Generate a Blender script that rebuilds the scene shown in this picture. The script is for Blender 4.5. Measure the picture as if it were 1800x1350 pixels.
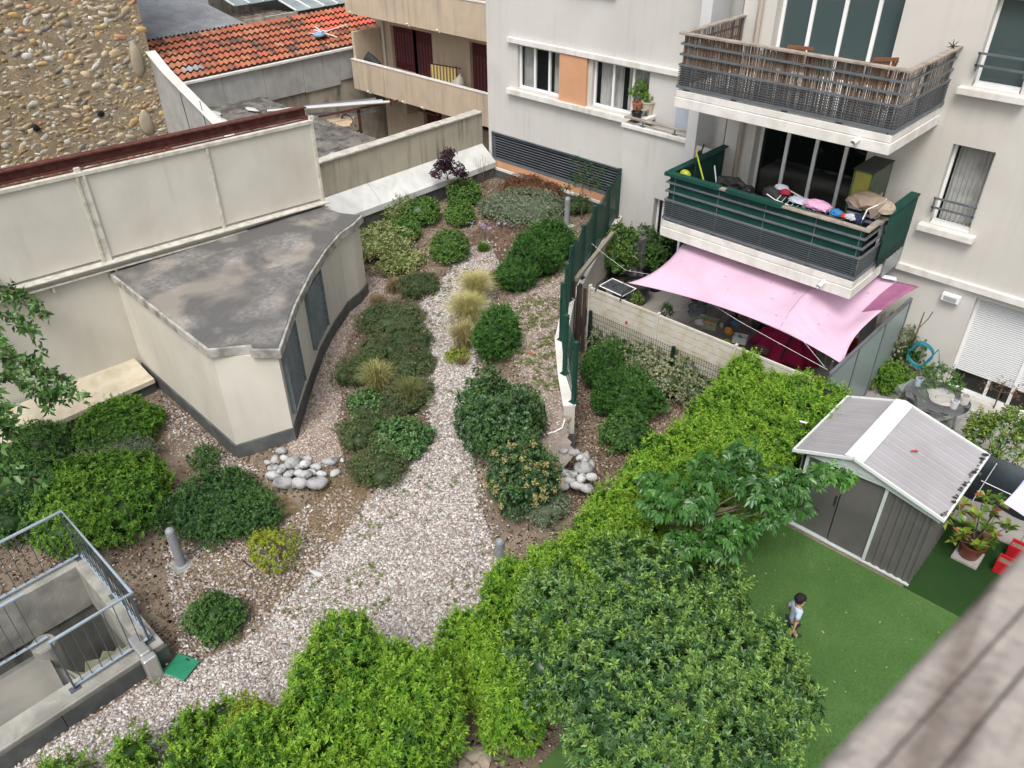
import bpy, math, random
import numpy as np
from mathutils import Vector, Matrix
rnd = random.Random(7); rng = np.random.default_rng(7)
for o in list(bpy.data.objects): bpy.data.objects.remove(o)
SC = bpy.context.scene; COL = SC.collection
# ---------------------------------------------------------------- camera, sky, sun, exposure
CAMZ = 9.93; CAM = np.array([0, 0, CAMZ]); FPX = 1406.387
def rotm(a, b, c):
    ca, sa, cb, sb, cc, sc = math.cos(a), math.sin(a), math.cos(b), math.sin(b), math.cos(c), math.sin(c)
    return np.array([[ca, -sa, 0], [sa, ca, 0], [0, 0, 1]]) @ np.array([[1, 0, 0], [0, cb, -sb], [0, sb, cb]]) @ np.array([[cc, -sc, 0], [sc, cc, 0], [0, 0, 1]])
RC = rotm(*np.radians([43.4525, 54.9084, -.4794]))
cd = bpy.data.cameras.new('camera'); cam = bpy.data.objects.new('camera', cd); COL.objects.link(cam)
cd.sensor_width = 36; cd.lens = FPX / 1800 * 36; cd.clip_start = .02; cd.clip_end = 400
M4 = Matrix([list(RC[i]) + [CAM[i]] for i in range(3)] + [[0, 0, 0, 1]]); cam.matrix_world = M4
cd.dof.use_dof = True; cd.dof.focus_distance = 14; cd.dof.aperture_fstop = 6.5
SC.camera = cam
W = bpy.data.worlds.new("World"); SC.world = W; W.use_nodes = True
nt = W.node_tree; bg = nt.nodes['Background']; sky = nt.nodes.new('ShaderNodeTexSky')
sky.sky_type = 'NISHITA'; sky.sun_disc = False; sky.sun_elevation = math.radians(58); sky.sun_rotation = math.radians(152)
sky.air_density = 1.0; sky.dust_density = 4.0; sky.ozone_density = 1.0
hs = nt.nodes.new('ShaderNodeHueSaturation'); hs.inputs['Saturation'].default_value = .42
nt.links.new(sky.outputs[0], hs.inputs['Color']); nt.links.new(hs.outputs[0], bg.inputs[0]); bg.inputs[1].default_value = .15
sd = bpy.data.lights.new('sun', 'SUN'); sd.energy = 1.4; sd.angle = math.radians(24); sd.color = (1, .97, .93)
so = bpy.data.objects.new('sun', sd); COL.objects.link(so)
el, az = math.radians(58), math.radians(152)   # azimuth clockwise from +y
sv = Vector((math.sin(az) * math.cos(el), math.cos(az) * math.cos(el), math.sin(el)))
so.rotation_euler = sv.to_track_quat('Z', 'Y').to_euler()
SC.view_settings.view_transform = 'Standard'; SC.view_settings.look = 'None'; SC.view_settings.gamma = 1; SC.view_settings.exposure = .52
SC.render.resolution_x = 1024; SC.render.resolution_y = 768
# ---------------------------------------------------------------- pixel (1800x1350 photo) -> real points on known planes
def ray(x, y): return RC @ np.array([(x - 900) / FPX, -(y - 675) / FPX, -1.0])
def P(x, y, z=0.):
    d = ray(x, y); return CAM + d * ((z - CAMZ) / d[2])
def PY(x, y, Y):
    d = ray(x, y); return CAM + d * (Y / d[1])
def PX(x, y, X):
    d = ray(x, y); return CAM + d * (X / d[0])
# terrain of the planted garden
TP = np.array([(-12, 4.9, 0), (-15.3, 4.9, -.02), (-10.8, 5.6, .5), (-12.9, 7.8, .5), (-14.7, 10.2, .5), (-10, 2.8, 0), (-8.5, 1.8, 0), (-8.6, -.6, 0), (-6, 3, 0), (-7, 5, .12),
  (-7.1, 8.3, .4), (-8.5, 8, .6), (-7.5, 9.3, 1.0), (-8.8, 10.9, 1.05), (-11.3, 15.8, 1.0), (-12.5, 15, 1.0), (-14, 12.5, .85), (-17, 17, .93), (-10.5, 10, .9), (-11, 8, .62),
  (-15.5, 13, .85), (-13.4, 10, .6), (-8.5, 5, .15), (-9.6, 6, .36), (-5, 7, .0), (-6, 7, .12), (-5.5, 9, .0), (-12, 3, 0), (-15, 2, 0), (-11, 1, 0), (-9, -3, 0), (-15, -3, 0), (-4, 3, 0)])
def _rbf():
    n = len(TP); d = np.hypot(TP[:, None, 0] - TP[None, :, 0], TP[:, None, 1] - TP[None, :, 1])
    A = np.zeros((n + 3, n + 3)); A[:n, :n] = -d - np.eye(n) * .15; A[:n, n] = 1; A[:n, n + 1:] = TP[:, :2]; A[n:, :n] = A[:n, n:].T
    return np.linalg.solve(A, np.concatenate([TP[:, 2], [0, 0, 0]]))
_w = _rbf()
def T(x, y):
    x = np.asarray(x, float); y = np.asarray(y, float)
    d = np.sqrt((x[..., None] - TP[:, 0]) ** 2 + (y[..., None] - TP[:, 1]) ** 2 + .05)
    z = (-d) @ _w[:len(TP)] + _w[len(TP)] + _w[len(TP) + 1] * x + _w[len(TP) + 2] * y
    return z + .012 * np.sin(x * 3.1 + y * 1.7) + .01 * np.sin(y * 4.3 - x * 2.2)
def PT(x, y, dz=0.):
    z = .4
    for _ in range(14):
        p = P(x, y, z + dz); z = .5 * z + .5 * float(T(p[0], p[1]))
    return P(x, y, z + dz) - np.array([0, 0, dz])
def dist(p): return float(np.dot(RC[:, 2], CAM - np.asarray(p)))   # depth along the view axis
# ---------------------------------------------------------------- mesh helpers
MATS = {}
class MB:
    def __init__(s): s.v = []; s.f = []; s.c = []; s.has = False; s.mi = []
    def add(s, V, F, c=None, mi=0):
        n = len(s.v); s.v += [tuple(map(float, p)) for p in V]; s.f += [tuple(i + n for i in f) for f in F]
        if c is not None: s.has = True
        s.c += [tuple(c) if c is not None else (1, 1, 1)] * len(V); s.mi += [mi] * len(F); return s
    def box(s, x0, x1, y0, y1, z0, z1, c=None, mi=0):
        V = [(x, y, z) for z in (z0, z1) for y in (y0, y1) for x in (x0, x1)]
        return s.add(V, [(0, 2, 3, 1), (4, 5, 7, 6), (0, 1, 5, 4), (2, 6, 7, 3), (0, 4, 6, 2), (1, 3, 7, 5)], c, mi)
    def obox(s, c0, ax, ay, az, c=None, mi=0):
        c0, ax, ay, az = map(lambda q: np.array(q, float), (c0, ax, ay, az))
        V = [c0 + i * ax + j * ay + k * az for k in (-1, 1) for j in (-1, 1) for i in (-1, 1)]
        return s.add(V, [(0, 2, 3, 1), (4, 5, 7, 6), (0, 1, 5, 4), (2, 6, 7, 3), (0, 4, 6, 2), (1, 3, 7, 5)], c, mi)
    def bar(s, p, q, w, h=None, up=(0, 0, 1), c=None):
        p = np.array(p, float); q = np.array(q, float); d = q - p; L = np.linalg.norm(d); d = d / L
        sd_ = np.cross(d, up); 
        if np.linalg.norm(sd_) < 1e-3: sd_ = np.cross(d, (0, 1, 0))
        sd_ /= np.linalg.norm(sd_); u = np.cross(sd_, d)
        return s.obox((p + q) / 2, d * L / 2, sd_ * w / 2, u * (h or w) / 2, c)
    def quad(s, *p, c=None, mi=0): return s.add(p, [tuple(range(len(p)))], c, mi)
    def tube(s, pts, r, n=8, c=None, cap=True):
        pts = [np.array(p, float) for p in pts]; R = r if isinstance(r, (list, tuple)) else [r] * len(pts); V = []; F = []
        u = None
        for i, p in enumerate(pts):
            d = pts[min(i + 1, len(pts) - 1)] - pts[max(i - 1, 0)]; d = d / (np.linalg.norm(d) + 1e-9)
            if u is None:
                u = np.cross(d, (0, 0, 1)); 
                if np.linalg.norm(u) < .05: u = np.cross(d, (0, 1, 0))
            u = u - d * np.dot(u, d); u = u / (np.linalg.norm(u) + 1e-9); w = np.cross(d, u)
            V += [p + R[i] * (math.cos(a) * u + math.sin(a) * w) for a in [2 * math.pi * k / n for k in range(n)]]
        for i in range(len(pts) - 1):
            F += [(i * n + k, i * n + (k + 1) % n, (i + 1) * n + (k + 1) % n, (i + 1) * n + k) for k in range(n)]
        if cap: F += [tuple(range(n - 1, -1, -1)), tuple(range((len(pts) - 1) * n, len(pts) * n))]
        return s.add(V, F, c)
    def lathe(s, prof, c0, n=20, c=None, sx=1, sy=1, mi=0):
        V = [(c0[0] + r * sx * math.cos(2 * math.pi * k / n), c0[1] + r * sy * math.sin(2 * math.pi * k / n), c0[2] + z) for r, z in prof for k in range(n)]
        F = [(i * n + k, i * n + (k + 1) % n, (i + 1) * n + (k + 1) % n, (i + 1) * n + k) for i in range(len(prof) - 1) for k in range(n)]
        return s.add(V, F, c, mi)
    def prism(s, poly, z0, z1, c=None, mi=0):
        n = len(poly); f0 = z0 if callable(z0) else (lambda x, y: z0); f1 = z1 if callable(z1) else (lambda x, y: z1)
        A = sum(poly[i][0] * poly[(i + 1) % n][1] - poly[(i + 1) % n][0] * poly[i][1] for i in range(n))
        if A < 0: poly = poly[::-1]
        V = [(p[0], p[1], float(f0(p[0], p[1]))) for p in poly] + [(p[0], p[1], float(f1(p[0], p[1]))) for p in poly]
        return s.add(V, [tuple(range(n - 1, -1, -1)), tuple(range(n, 2 * n))] + [(i, (i + 1) % n, n + (i + 1) % n, n + i) for i in range(n)], c, mi)
    def blob(s, c0, r, seed=0, sub=1, amp=.12, c=None, rz=0.):
        V, F = ICO[sub]; R = np.random.default_rng(seed); V = V.copy()
        k = R.normal(size=(4, 3)); ph = R.uniform(0, 6, 4)
        V *= (1 + amp * np.sin(V @ k.T * 1.8 + ph).sum(1) / 2)[:, None]; V = V * np.array(r if hasattr(r, '__len__') else (r, r, r))
        ca, sa = math.cos(rz), math.sin(rz); V = np.stack([V[:, 0] * ca - V[:, 1] * sa, V[:, 0] * sa + V[:, 1] * ca, V[:, 2]], 1)
        return s.add(V + np.array(c0), [tuple(f) for f in F], c)
def _ico(sub):
    import bmesh
    bm = bmesh.new(); bmesh.ops.create_icosphere(bm, subdivisions=sub, radius=1); V = np.array([v.co[:] for v in bm.verts]); F = [[v.index for v in f.verts] for f in bm.faces]; bm.free(); return V, F
ICO = {k: _ico(k) for k in (1, 2, 3)}
ROOT = {}
def link(name, me, mat, parent):
    for m in (mat if isinstance(mat, (list, tuple)) else [mat]): me.materials.append(m)
    o = bpy.data.objects.new(name, me); COL.objects.link(o)
    if parent is not None: o.parent = parent; ROOT[o.name] = ROOT.get(parent.name, np.zeros(3))
    return o
def obj(name, mb, mat, parent=None, smooth=False, bevel=0, seg=2):
    off = ROOT.get(parent.name, np.zeros(3)) if parent is not None else np.zeros(3)
    me = bpy.data.meshes.new(name); me.from_pydata([(v[0] - off[0], v[1] - off[1], v[2] - off[2]) for v in mb.v], [], mb.f); 
    if mb.has:
        a = me.color_attributes.new('c', 'FLOAT_COLOR', 'POINT'); a.data.foreach_set('color', np.concatenate([np.array(mb.c), np.ones((len(mb.c), 1))], 1).ravel())
    if any(mb.mi): me.polygons.foreach_set('material_index', mb.mi)
    if smooth: me.polygons.foreach_set('use_smooth', [True] * len(me.polygons))
    me.update(); o = link(name, me, mat, parent)
    if bevel:
        b = o.modifiers.new('bevel', 'BEVEL'); b.width = bevel; b.segments = seg; b.limit_method = 'ANGLE'; b.angle_limit = math.radians(40)
        if smooth is False: pass
    return o
def npobj(name, V, F, C, mat, parent=None, smooth=False):
    off = ROOT.get(parent.name, np.zeros(3)) if parent is not None else np.zeros(3)
    V = np.asarray(V, np.float32) - off.astype(np.float32); F = np.asarray(F, np.int32); k = F.shape[1]
    me = bpy.data.meshes.new(name); me.vertices.add(len(V)); me.vertices.foreach_set('co', V.ravel()); me.loops.add(F.size); me.polygons.add(len(F))
    me.loops.foreach_set('vertex_index', F.ravel()); me.polygons.foreach_set('loop_start', np.arange(0, F.size, k, dtype=np.int32)); 
    me.polygons.foreach_set('loop_total', np.full(len(F), k, np.int32)) if False else None
    me.update(calc_edges=True)
    if C is not None:
        a = me.color_attributes.new('c', 'FLOAT_COLOR', 'POINT'); a.data.foreach_set('color', np.concatenate([C, np.ones((len(C), 1))], 1).astype(np.float32).ravel())
    if smooth: me.polygons.foreach_set('use_smooth', [True] * len(F))
    return link(name, me, mat, parent)
def tag(o, label, cat, group=None, kind=None):
    if label: o['label'] = label
    if cat: o['category'] = cat
    if group: o['group'] = group
    if kind: o['kind'] = kind
    return o
def thing(name, label, cat, loc, group=None):
    o = bpy.data.objects.new(name, None); COL.objects.link(o); o.location = tuple(map(float, loc)); o.empty_display_size = .2
    ROOT[o.name] = np.array(loc, float); return tag(o, label, cat, group)
def struct(o): o['kind'] = 'structure'; return o
def copy_tree(o, d, rz=0, label=None, parent=None):
    c = o.copy(); COL.objects.link(c)
    if parent is None:
        c.location = o.location + Vector(tuple(map(float, d))); c.rotation_euler[2] += rz; ROOT[c.name] = np.array(c.location)
    else: c.parent = parent
    if label: c['label'] = label
    for ch in list(o.children): copy_tree(ch, 0, 0, None, c)
    return c
# ---------------------------------------------------------------- materials
def M(name, c1, c2=None, sc=2., rough=.85, bump=0., bsc=60., streak=0., stc=(.12, .11, .1), metal=0., spec=.3, lo=.38, hi=.66, ssc=(3., 3., .35), attr=False, speck=0., alpha=1., dist_=.4, fine=0.):
    if name in MATS: return MATS[name]
    m = bpy.data.materials.new(name); m.use_nodes = True; t = m.node_tree; N = t.nodes; L = t.links; b = N['Principled BSDF']
    tc = N.new('ShaderNodeTexCoord'); src = None
    def noise(scale, det=6, vec=None, dis=0):
        n = N.new('ShaderNodeTexNoise'); n.inputs['Scale'].default_value = scale; n.inputs['Detail'].default_value = det; n.inputs['Distortion'].default_value = dis
        L.new(vec or tc.outputs['Object'], n.inputs['Vector']); return n.outputs['Fac']
    def ramp(f, a, b_):
        r = N.new('ShaderNodeMapRange'); r.inputs[1].default_value = a; r.inputs[2].default_value = b_; r.clamp = True; L.new(f, r.inputs[0]); return r.outputs[0]
    def mix(f, A, B, typ='MIX'):
        x = N.new('ShaderNodeMix'); x.data_type = 'RGBA'; x.blend_type = typ
        for s_, v in ((x.inputs[0], f), (x.inputs[6], A), (x.inputs[7], B)):
            if isinstance(v, (int, float)): s_.default_value = v
            elif isinstance(v, tuple): s_.default_value = (*v, 1)
            else: L.new(v, s_)
        return x.outputs[2]
    col = c1
    if attr:
        at = N.new('ShaderNodeAttribute'); at.attribute_name = 'c'; col = at.outputs['Color']
        if c1 != (1, 1, 1): col = mix(1., col, c1, 'MULTIPLY')
    if c2 is not None: col = mix(ramp(noise(sc, 8, dis=dist_), lo, hi), col, c2)
    if fine: 
        col = mix(ramp(noise(bsc * .7, 3), .3, .7), col, mix(fine, col, (0, 0, 0)))
    if streak:
        mp = N.new('ShaderNodeMapping'); mp.inputs['Scale'].default_value = ssc; L.new(tc.outputs['Object'], mp.inputs[0])
        f = ramp(noise(1.6, 7, mp.outputs[0]), .5, .78); g = ramp(noise(.7, 4), .35, .65)
        mm = N.new('ShaderNodeMath'); mm.operation = 'MULTIPLY'; L.new(f, mm.inputs[0]); L.new(g, mm.inputs[1])
        m2 = N.new('ShaderNodeMath'); m2.operation = 'MULTIPLY'; L.new(mm.outputs[0], m2.inputs[0]); m2.inputs[1].default_value = streak
        col = mix(m2.outputs[0], col, stc)
    if speck: col = mix(ramp(noise(bsc * 2.2, 2), .72 - speck * .1, .75), col, (.75, .73, .7))
    if isinstance(col, tuple): b.inputs['Base Color'].default_value = (*col, 1)
    else: L.new(col, b.inputs['Base Color'])
    b.inputs['Roughness'].default_value = rough; b.inputs['Metallic'].default_value = metal; b.inputs['Specular IOR Level'].default_value = spec; b.inputs['Alpha'].default_value = alpha
    if bump:
        bp = N.new('ShaderNodeBump'); bp.inputs['Strength'].default_value = bump; bp.inputs['Distance'].default_value = .02; L.new(noise(bsc, 5), bp.inputs['Height']); L.new(bp.outputs[0], b.inputs['Normal'])
    MATS[name] = m; return m
def leafmat(name, rough=.5, trans=.25, spec=.35):
    m = bpy.data.materials.new(name); m.use_nodes = True; t = m.node_tree; N = t.nodes; L = t.links; b = N['Principled BSDF']; out = N['Material Output']
    at = N.new('ShaderNodeAttribute'); at.attribute_name = 'c'; L.new(at.outputs['Color'], b.inputs['Base Color']); b.inputs['Roughness'].default_value = rough; b.inputs['Specular IOR Level'].default_value = spec
    tr = N.new('ShaderNodeBsdfTranslucent'); L.new(at.outputs['Color'], tr.inputs[0]); mx = N.new('ShaderNodeMixShader'); mx.inputs[0].default_value = trans
    L.new(b.outputs[0], mx.inputs[1]); L.new(tr.outputs[0], mx.inputs[2]); L.new(mx.outputs[0], out.inputs[0]); MATS[name] = m; return m
def glassmat(name, tint=(.5, .55, .55), a=.25, rough=.03):
    m = bpy.data.materials.new(name); m.use_nodes = True; t = m.node_tree; N = t.nodes; L = t.links; out = N['Material Output']; b = N['Principled BSDF']
    b.inputs['Base Color'].default_value = (*tint, 1); b.inputs['Roughness'].default_value = rough; b.inputs['Specular IOR Level'].default_value = .6
    tr = N.new('ShaderNodeBsdfTransparent'); mx = N.new('ShaderNodeMixShader'); mx.inputs[0].default_value = a; L.new(tr.outputs[0], mx.inputs[1]); L.new(b.outputs[0], mx.inputs[2]); L.new(mx.outputs[0], out.inputs[0]); return m
m_leaf = leafmat('leaf', .5, .22, .3); m_gloss = leafmat('glossy_leaf', .33, .15, .5); m_dry = leafmat('dry_blade', .7, .3, .2)
m_col = M('painted', (1, 1, 1), attr=True, rough=.7, spec=.3)
m_colg = M('plastic', (1, 1, 1), attr=True, rough=.35, spec=.5)
m_stone = M('stone_chips', (1, 1, 1), attr=True, rough=.9, spec=.2)
m_facade = M('facade_render', (.60, .575, .53), (.54, .515, .47), sc=.6, rough=.92, bump=.25, bsc=90, streak=.35, stc=(.36, .335, .29), ssc=(4, 4, .25), fine=.05)
m_facade2 = M('facade_render_grey', (.60, .585, .555), (.55, .535, .505), sc=.7, rough=.92, bump=.25, bsc=90, streak=.4, stc=(.36, .34, .3), ssc=(4, 4, .25), fine=.05)
m_white = M('white_concrete', (.72, .70, .66), (.60, .58, .53), sc=3, rough=.85, bump=.2, bsc=60, streak=.5, stc=(.32, .3, .26))
m_alu = M('white_frame', (.78, .78, .77), rough=.4, spec=.5)
m_peach = M('peach_render', (.60, .33, .19), (.55, .30, .17), sc=2, rough=.9, bump=.2, bsc=80)
m_louver = M('grey_louver_metal', (.17, .19, .21), (.13, .15, .17), sc=3, rough=.5, metal=.2)
m_railmet = M('grey_rail_paint', (.13, .145, .16), (.10, .11, .12), sc=5, rough=.5, spec=.5)
m_glass = glassmat('window_glass', (.02, .03, .03), .28)
m_glassd = glassmat('dark_door_glass', (.006, .008, .008), .9)
m_glassg = glassmat('green_grey_glass', (.06, .09, .09), .93, .12)
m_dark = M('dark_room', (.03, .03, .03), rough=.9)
m_curt = M('curtain', (.78, .78, .75), (.6, .6, .58), sc=3, rough=.9, streak=.5, stc=(.2, .2, .2), ssc=(14, 14, .1))
m_plinth = M('dark_plinth', (.07, .075, .075), (.11, .115, .11), sc=3, rough=.85, bump=.3, bsc=30, streak=.35, stc=(.2, .2, .19))
m_cream = M('cream_panel', (.61, .58, .505), (.54, .51, .44), sc=.9, rough=.75, bump=.1, bsc=50, streak=.38, stc=(.36, .33, .24), fine=.03)
m_creamd = M('cream_frame', (.60, .585, .52), (.44, .41, .33), sc=6, rough=.65, bump=.15, bsc=50, streak=.12, stc=(.3, .2, .1))
# ================================================================ GROUND
def inpoly(px, py, poly):
    px = np.asarray(px); py = np.asarray(py); r = np.zeros(px.shape, bool); n = len(poly)
    for i in range(n):
        x1, y1 = poly[i][:2]; x2, y2 = poly[(i + 1) % n][:2]
        c = ((y1 > py) != (y2 > py)) & (px < (x2 - x1) * (py - y1) / (y2 - y1 + 1e-12) + x1); r ^= c
    return r
WALLX = [(-7.22, 8.62), (-7.34, 9.3), (-8.05, 9.98), (-8.85, 10.82), (-9.7, 12.1), (-10.5, 13.9), (-11.36, 16.06)]   # low wall under the green fence
def gridmesh(poly, step, zf, holes=()):
    xs = np.arange(min(p[0] for p in poly), max(p[0] for p in poly) + step, step); ys = np.arange(min(p[1] for p in poly), max(p[1] for p in poly) + step, step)
    X, Y = np.meshgrid(xs, ys); V = np.stack([X, Y, zf(X, Y)], -1).reshape(-1, 3); nx = len(xs)
    cx = (X[:-1, :-1] + step / 2); cy = (Y[:-1, :-1] + step / 2); ok = inpoly(cx, cy, poly)
    for h in holes: ok &= ~inpoly(cx, cy, h)
    j, i = np.nonzero(ok); a = j * nx + i; F = np.stack([a, a + 1, a + nx + 1, a + nx], 1)
    used = np.unique(F); mp = np.full(len(V), -1); mp[used] = np.arange(len(used)); return V[used], mp[F]
GARDEN = [(-17.3, -8), (-17.3, 17.3), (-11.3, 17.3)] + [(x, y) for x, y in WALLX[::-1]] + [(-6.9, 8.2), (-5.2, 7.6), (-3.2, 5), (-3.2, -8)]
PIT = [(-11.15, -6), (-11.15, 1.72), (-8.68, 1.72), (-8.68, -6)]
m_soil = M('garden_soil', (.175, .135, .095), (.32, .255, .185), sc=1.3, rough=.95, bump=.9, bsc=45, speck=.25, fine=.35)
m_gravel = M('gravel_bed', (.38, .32, .28), (.28, .235, .205), sc=5, rough=.95, bump=1., bsc=70, fine=.4, speck=.4)
V, F = gridmesh(GARDEN, .1, lambda x, y: T(x, y), [PIT])
g = npobj('garden_ground', V, F, None, m_soil, smooth=True); struct(g)
tag(g, 'brown mulched soil of the raised planted garden', 'ground')
# low-lying ground sheet to the far distance, with a hole under the stair pit
mb = MB(); Z0 = -.02
for x0, x1, y0, y1 in ((-150, -11.3, -150, 150), (-8.5, 150, -150, 150), (-11.3, -8.5, 1.9, 150), (-11.3, -8.5, -150, -6.2)): mb.box(x0, x1, y0, y1, -3.6 if 0 else Z0 - .3, Z0)
mb2 = MB()
for x0, x1, y0, y1 in ((-17.2, -11.3, -60, 17.4), (-8.5, 60, -60, 17.4), (-11.3, -8.5, 1.9, 17.4), (-11.3, -8.5, -60, -6.2)): mb2.quad((x0, y0, Z0), (x1, y0, Z0), (x1, y1, Z0), (x0, y1, Z0))
tag(struct(obj('yard_ground', mb2, m_soil)), 'bare brown soil strip of the private gardens', 'ground')
m_far = M('neighbour_ground', (.2, .19, .18), (.14, .13, .12), sc=1.5, rough=.95, bump=.4)
tag(struct(obj('ground', MB().quad((-200, -200, -3.2), (200, -200, -3.2), (200, 200, -3.2), (-200, 200, -3.2)), m_far)), 'lower ground of the neighbouring yards', 'ground')
# gravel paths
def pxpoly(pts, f=PT): return [tuple(f(*p)[:2]) for p in pts]
G1 = pxpoly([(-80, 1420), (40, 1340), (200, 1240), (300, 1170), (350, 1165), (430, 1130), (480, 1085), (540, 1020), (590, 960), (625, 915), (665, 860), (715, 815), (762, 780), (755, 720), (738, 640), (732, 570), (745, 520), (790, 480), (815, 440), (860, 425), (880, 470), (865, 520),
             (848, 570), (838, 620), (835, 680), (835, 760), (835, 830), (845, 890), (862, 940), (880, 1000), (850, 1060), (800, 1180), (560, 1400), (200, 1500)])
G2 = pxpoly([(1004, 420), (1000, 520), (995, 600), (992, 700), (1000, 770), (1010, 800), (985, 830), (950, 800), (940, 740), (935, 680), (905, 640), (898, 580), (900, 530), (940, 500), (970, 460)])
G3 = pxpoly([(630, 485), (680, 490), (672, 520), (640, 560), (612, 600), (598, 650), (600, 700), (595, 760), (603, 800), (560, 830), (500, 800), (512, 770), (527, 700), (560, 620), (600, 560)])
m_grav = [m_gravel]
for nme, G, lb in (('gravel_path', G1, 'wide pale pebble path winding through the garden beds'), ('gravel_path', G2, 'thin gravel strip between the green fence and the dark shrubs'), ('gravel_path', G3, 'pinkish gravel strip along the concrete hut')):
    V, F = gridmesh(G, .06, lambda x, y: T(x, y) + .012); o = npobj(nme, V, F, None, m_gravel, smooth=True); struct(o); tag(o, lb, 'path')
CUBE = np.array([(x, y, z) for z in (-1, 1) for y in (-1, 1) for x in (-1, 1)], float); CF = np.array([(0, 2, 3, 1), (4, 5, 7, 6), (0, 1, 5, 4), (2, 6, 7, 3), (0, 4, 6, 2), (1, 3, 7, 5)])
def stones(name, pts, size, col, mat, flat=.55, jit=.28, seed=1, lift=.2):
    R = np.random.default_rng(seed); n = len(pts); s = np.asarray(size)[:, None, None] if hasattr(size, '__len__') else np.full((n, 1, 1), size)
    V = CUBE[None] * .62 + R.normal(0, jit, (n, 8, 3)); V[..., 2] *= flat; V[:, :, 0] *= R.uniform(.8, 1.35, (n, 1))
    a = R.uniform(0, 6.28, n)[:, None]; t = R.normal(0, .3, n)[:, None]
    x = V[..., 0] * np.cos(a) - V[..., 1] * np.sin(a); y = V[..., 0] * np.sin(a) + V[..., 1] * np.cos(a); z = V[..., 2] + x * np.sin(t)
    V = np.stack([x, y, z], -1) * s + pts[:, None, :]; V[..., 2] += s[..., 0] * lift
    F = (CF[None] + np.arange(n)[:, None, None] * 8).reshape(-1, 4); C = np.repeat(col, 8, 0)
    return npobj(name, V.reshape(-1, 3), F, C, mat)
def scatter(poly, n, seed=3, dz=.0, keep=None):
    R = np.random.default_rng(seed); bx = [min(p[0] for p in poly), max(p[0] for p in poly), min(p[1] for p in poly), max(p[1] for p in poly)]
    x = R.uniform(bx[0], bx[1], n * 4); y = R.uniform(bx[2], bx[3], n * 4); k = inpoly(x, y, poly) & ~inpoly(x, y, PIT)
    if keep is not None: k &= keep(x, y)
    x, y = x[k][:n], y[k][:n]; return np.stack([x, y, T(x, y) + dz], 1)
def fuzz(poly, s, seed=0):
    R = random.Random(seed); return poly
def inview(x, y): 
    v = (np.stack([x, y, np.zeros_like(x)], -1) - CAM) @ RC; u = 900 - FPX * v[..., 0] / v[..., 2]; w = 675 + FPX * v[..., 1] / v[..., 2]; return (u > -420) & (u < 1860) & (w > -60) & (w < 1600)
def spill(p, frac, s, seed):
    R = np.random.default_rng(seed); k = R.random(len(p)) < frac; p = p.copy(); p[k, :2] += R.normal(0, s, (k.sum(), 2)); p = p[~inpoly(p[:, 0], p[:, 1], PIT) & inpoly(p[:, 0], p[:, 1], GARDEN)]; p[:, 2] = T(p[:, 0], p[:, 1]) + .01; return p
pa = spill(scatter(G1, 54000, 5, .012, inview), .35, .13, 2); R = np.random.default_rng(8); n = len(pa)
base = np.array([(.58, .54, .50), (.46, .40, .36), (.70, .67, .64), (.38, .29, .24), (.40, .37, .35), (.52, .42, .36)]); idx = R.choice(6, n, p=[.3, .18, .25, .07, .1, .1])
tag(stones('path_pebbles', pa, R.uniform(.014, .031, n), base[idx] * R.uniform(.58, 1.08, (n, 1)), m_stone), 'loose white and pinkish pebbles covering the main path', 'pebbles', kind='stuff')
pb = spill(np.concatenate([scatter(G2, 9500, 6, .012), scatter(G3, 13000, 7, .012)]), .35, .12, 3); n = len(pb); idx = R.choice(6, n, p=[.2, .3, .15, .15, .08, .12])
tag(stones('side_pebbles', pb, R.uniform(.012, .024, n), base[idx] * np.array([.98, .90, .84]) * R.uniform(.62, 1.08, (n, 1)), m_stone), 'fine pinkish gravel of the two narrow side strips', 'gravel', kind='stuff')
# mulch chips, twigs and stray stones on the beds
def notpath(x, y): return ~(inpoly(x, y, G1) | inpoly(x, y, G2) | inpoly(x, y, G3)) & inview(x, y)
pc = scatter(GARDEN, 30000, 9, .004, notpath); n = len(pc); cb = np.array([(.19, .12, .085), (.13, .085, .06), (.29, .22, .16), (.38, .31, .24), (.09, .065, .05)]); idx = R.choice(5, n, p=[.28, .24, .22, .12, .14])
tag(stones('mulch_chips', pc, R.uniform(.012, .03, n), cb[idx] * R.uniform(.7, 1.3, (n, 1)), m_stone, flat=.2, jit=.4), 'brown bark chips and dry litter on the planting beds', 'mulch', kind='stuff')
SB = pxpoly([(285, 960), (320, 1170), (480, 1085), (560, 1000), (640, 890), (610, 850), (470, 930), (380, 960)])
pd = np.concatenate([scatter(SB, 3400, 11, .008, notpath), scatter(pxpoly([(285, 700), (300, 800), (430, 830), (470, 830), (420, 810), (290, 700)]), 900, 13, .008, notpath), scatter(GARDEN, 4200, 12, .006, notpath)]); n = len(pd); idx = R.choice(6, n)
tag(stones('stray_stones', pd, R.uniform(.012, .03, n), base[idx] * R.uniform(.6, 1.05, (n, 1)), m_stone), 'small pale stones strewn over the brown beds', 'stones', kind='stuff')
SR = [(-7.0, 8.3), (-5.6, 9), (-8.8, 12.3), (-9.4, 12.3), (-7.2, 9.4)]
xy = scatter([(-7.1, 7.6), (-5.2, 7.6), (-6.6, 12.3), (-9.6, 12.4), (-8, 10.2)], 7000, 14); xy[:, 2] = Z0 + .006; n = len(xy); idx = R.choice(5, n)
tag(stones('strip_chips', xy, R.uniform(.012, .026, n), cb[idx] * R.uniform(.8, 1.8, (n, 1)), m_stone, flat=.3, jit=.4), 'brown chips covering the strip between low wall and hedges', 'mulch', kind='stuff')
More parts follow.
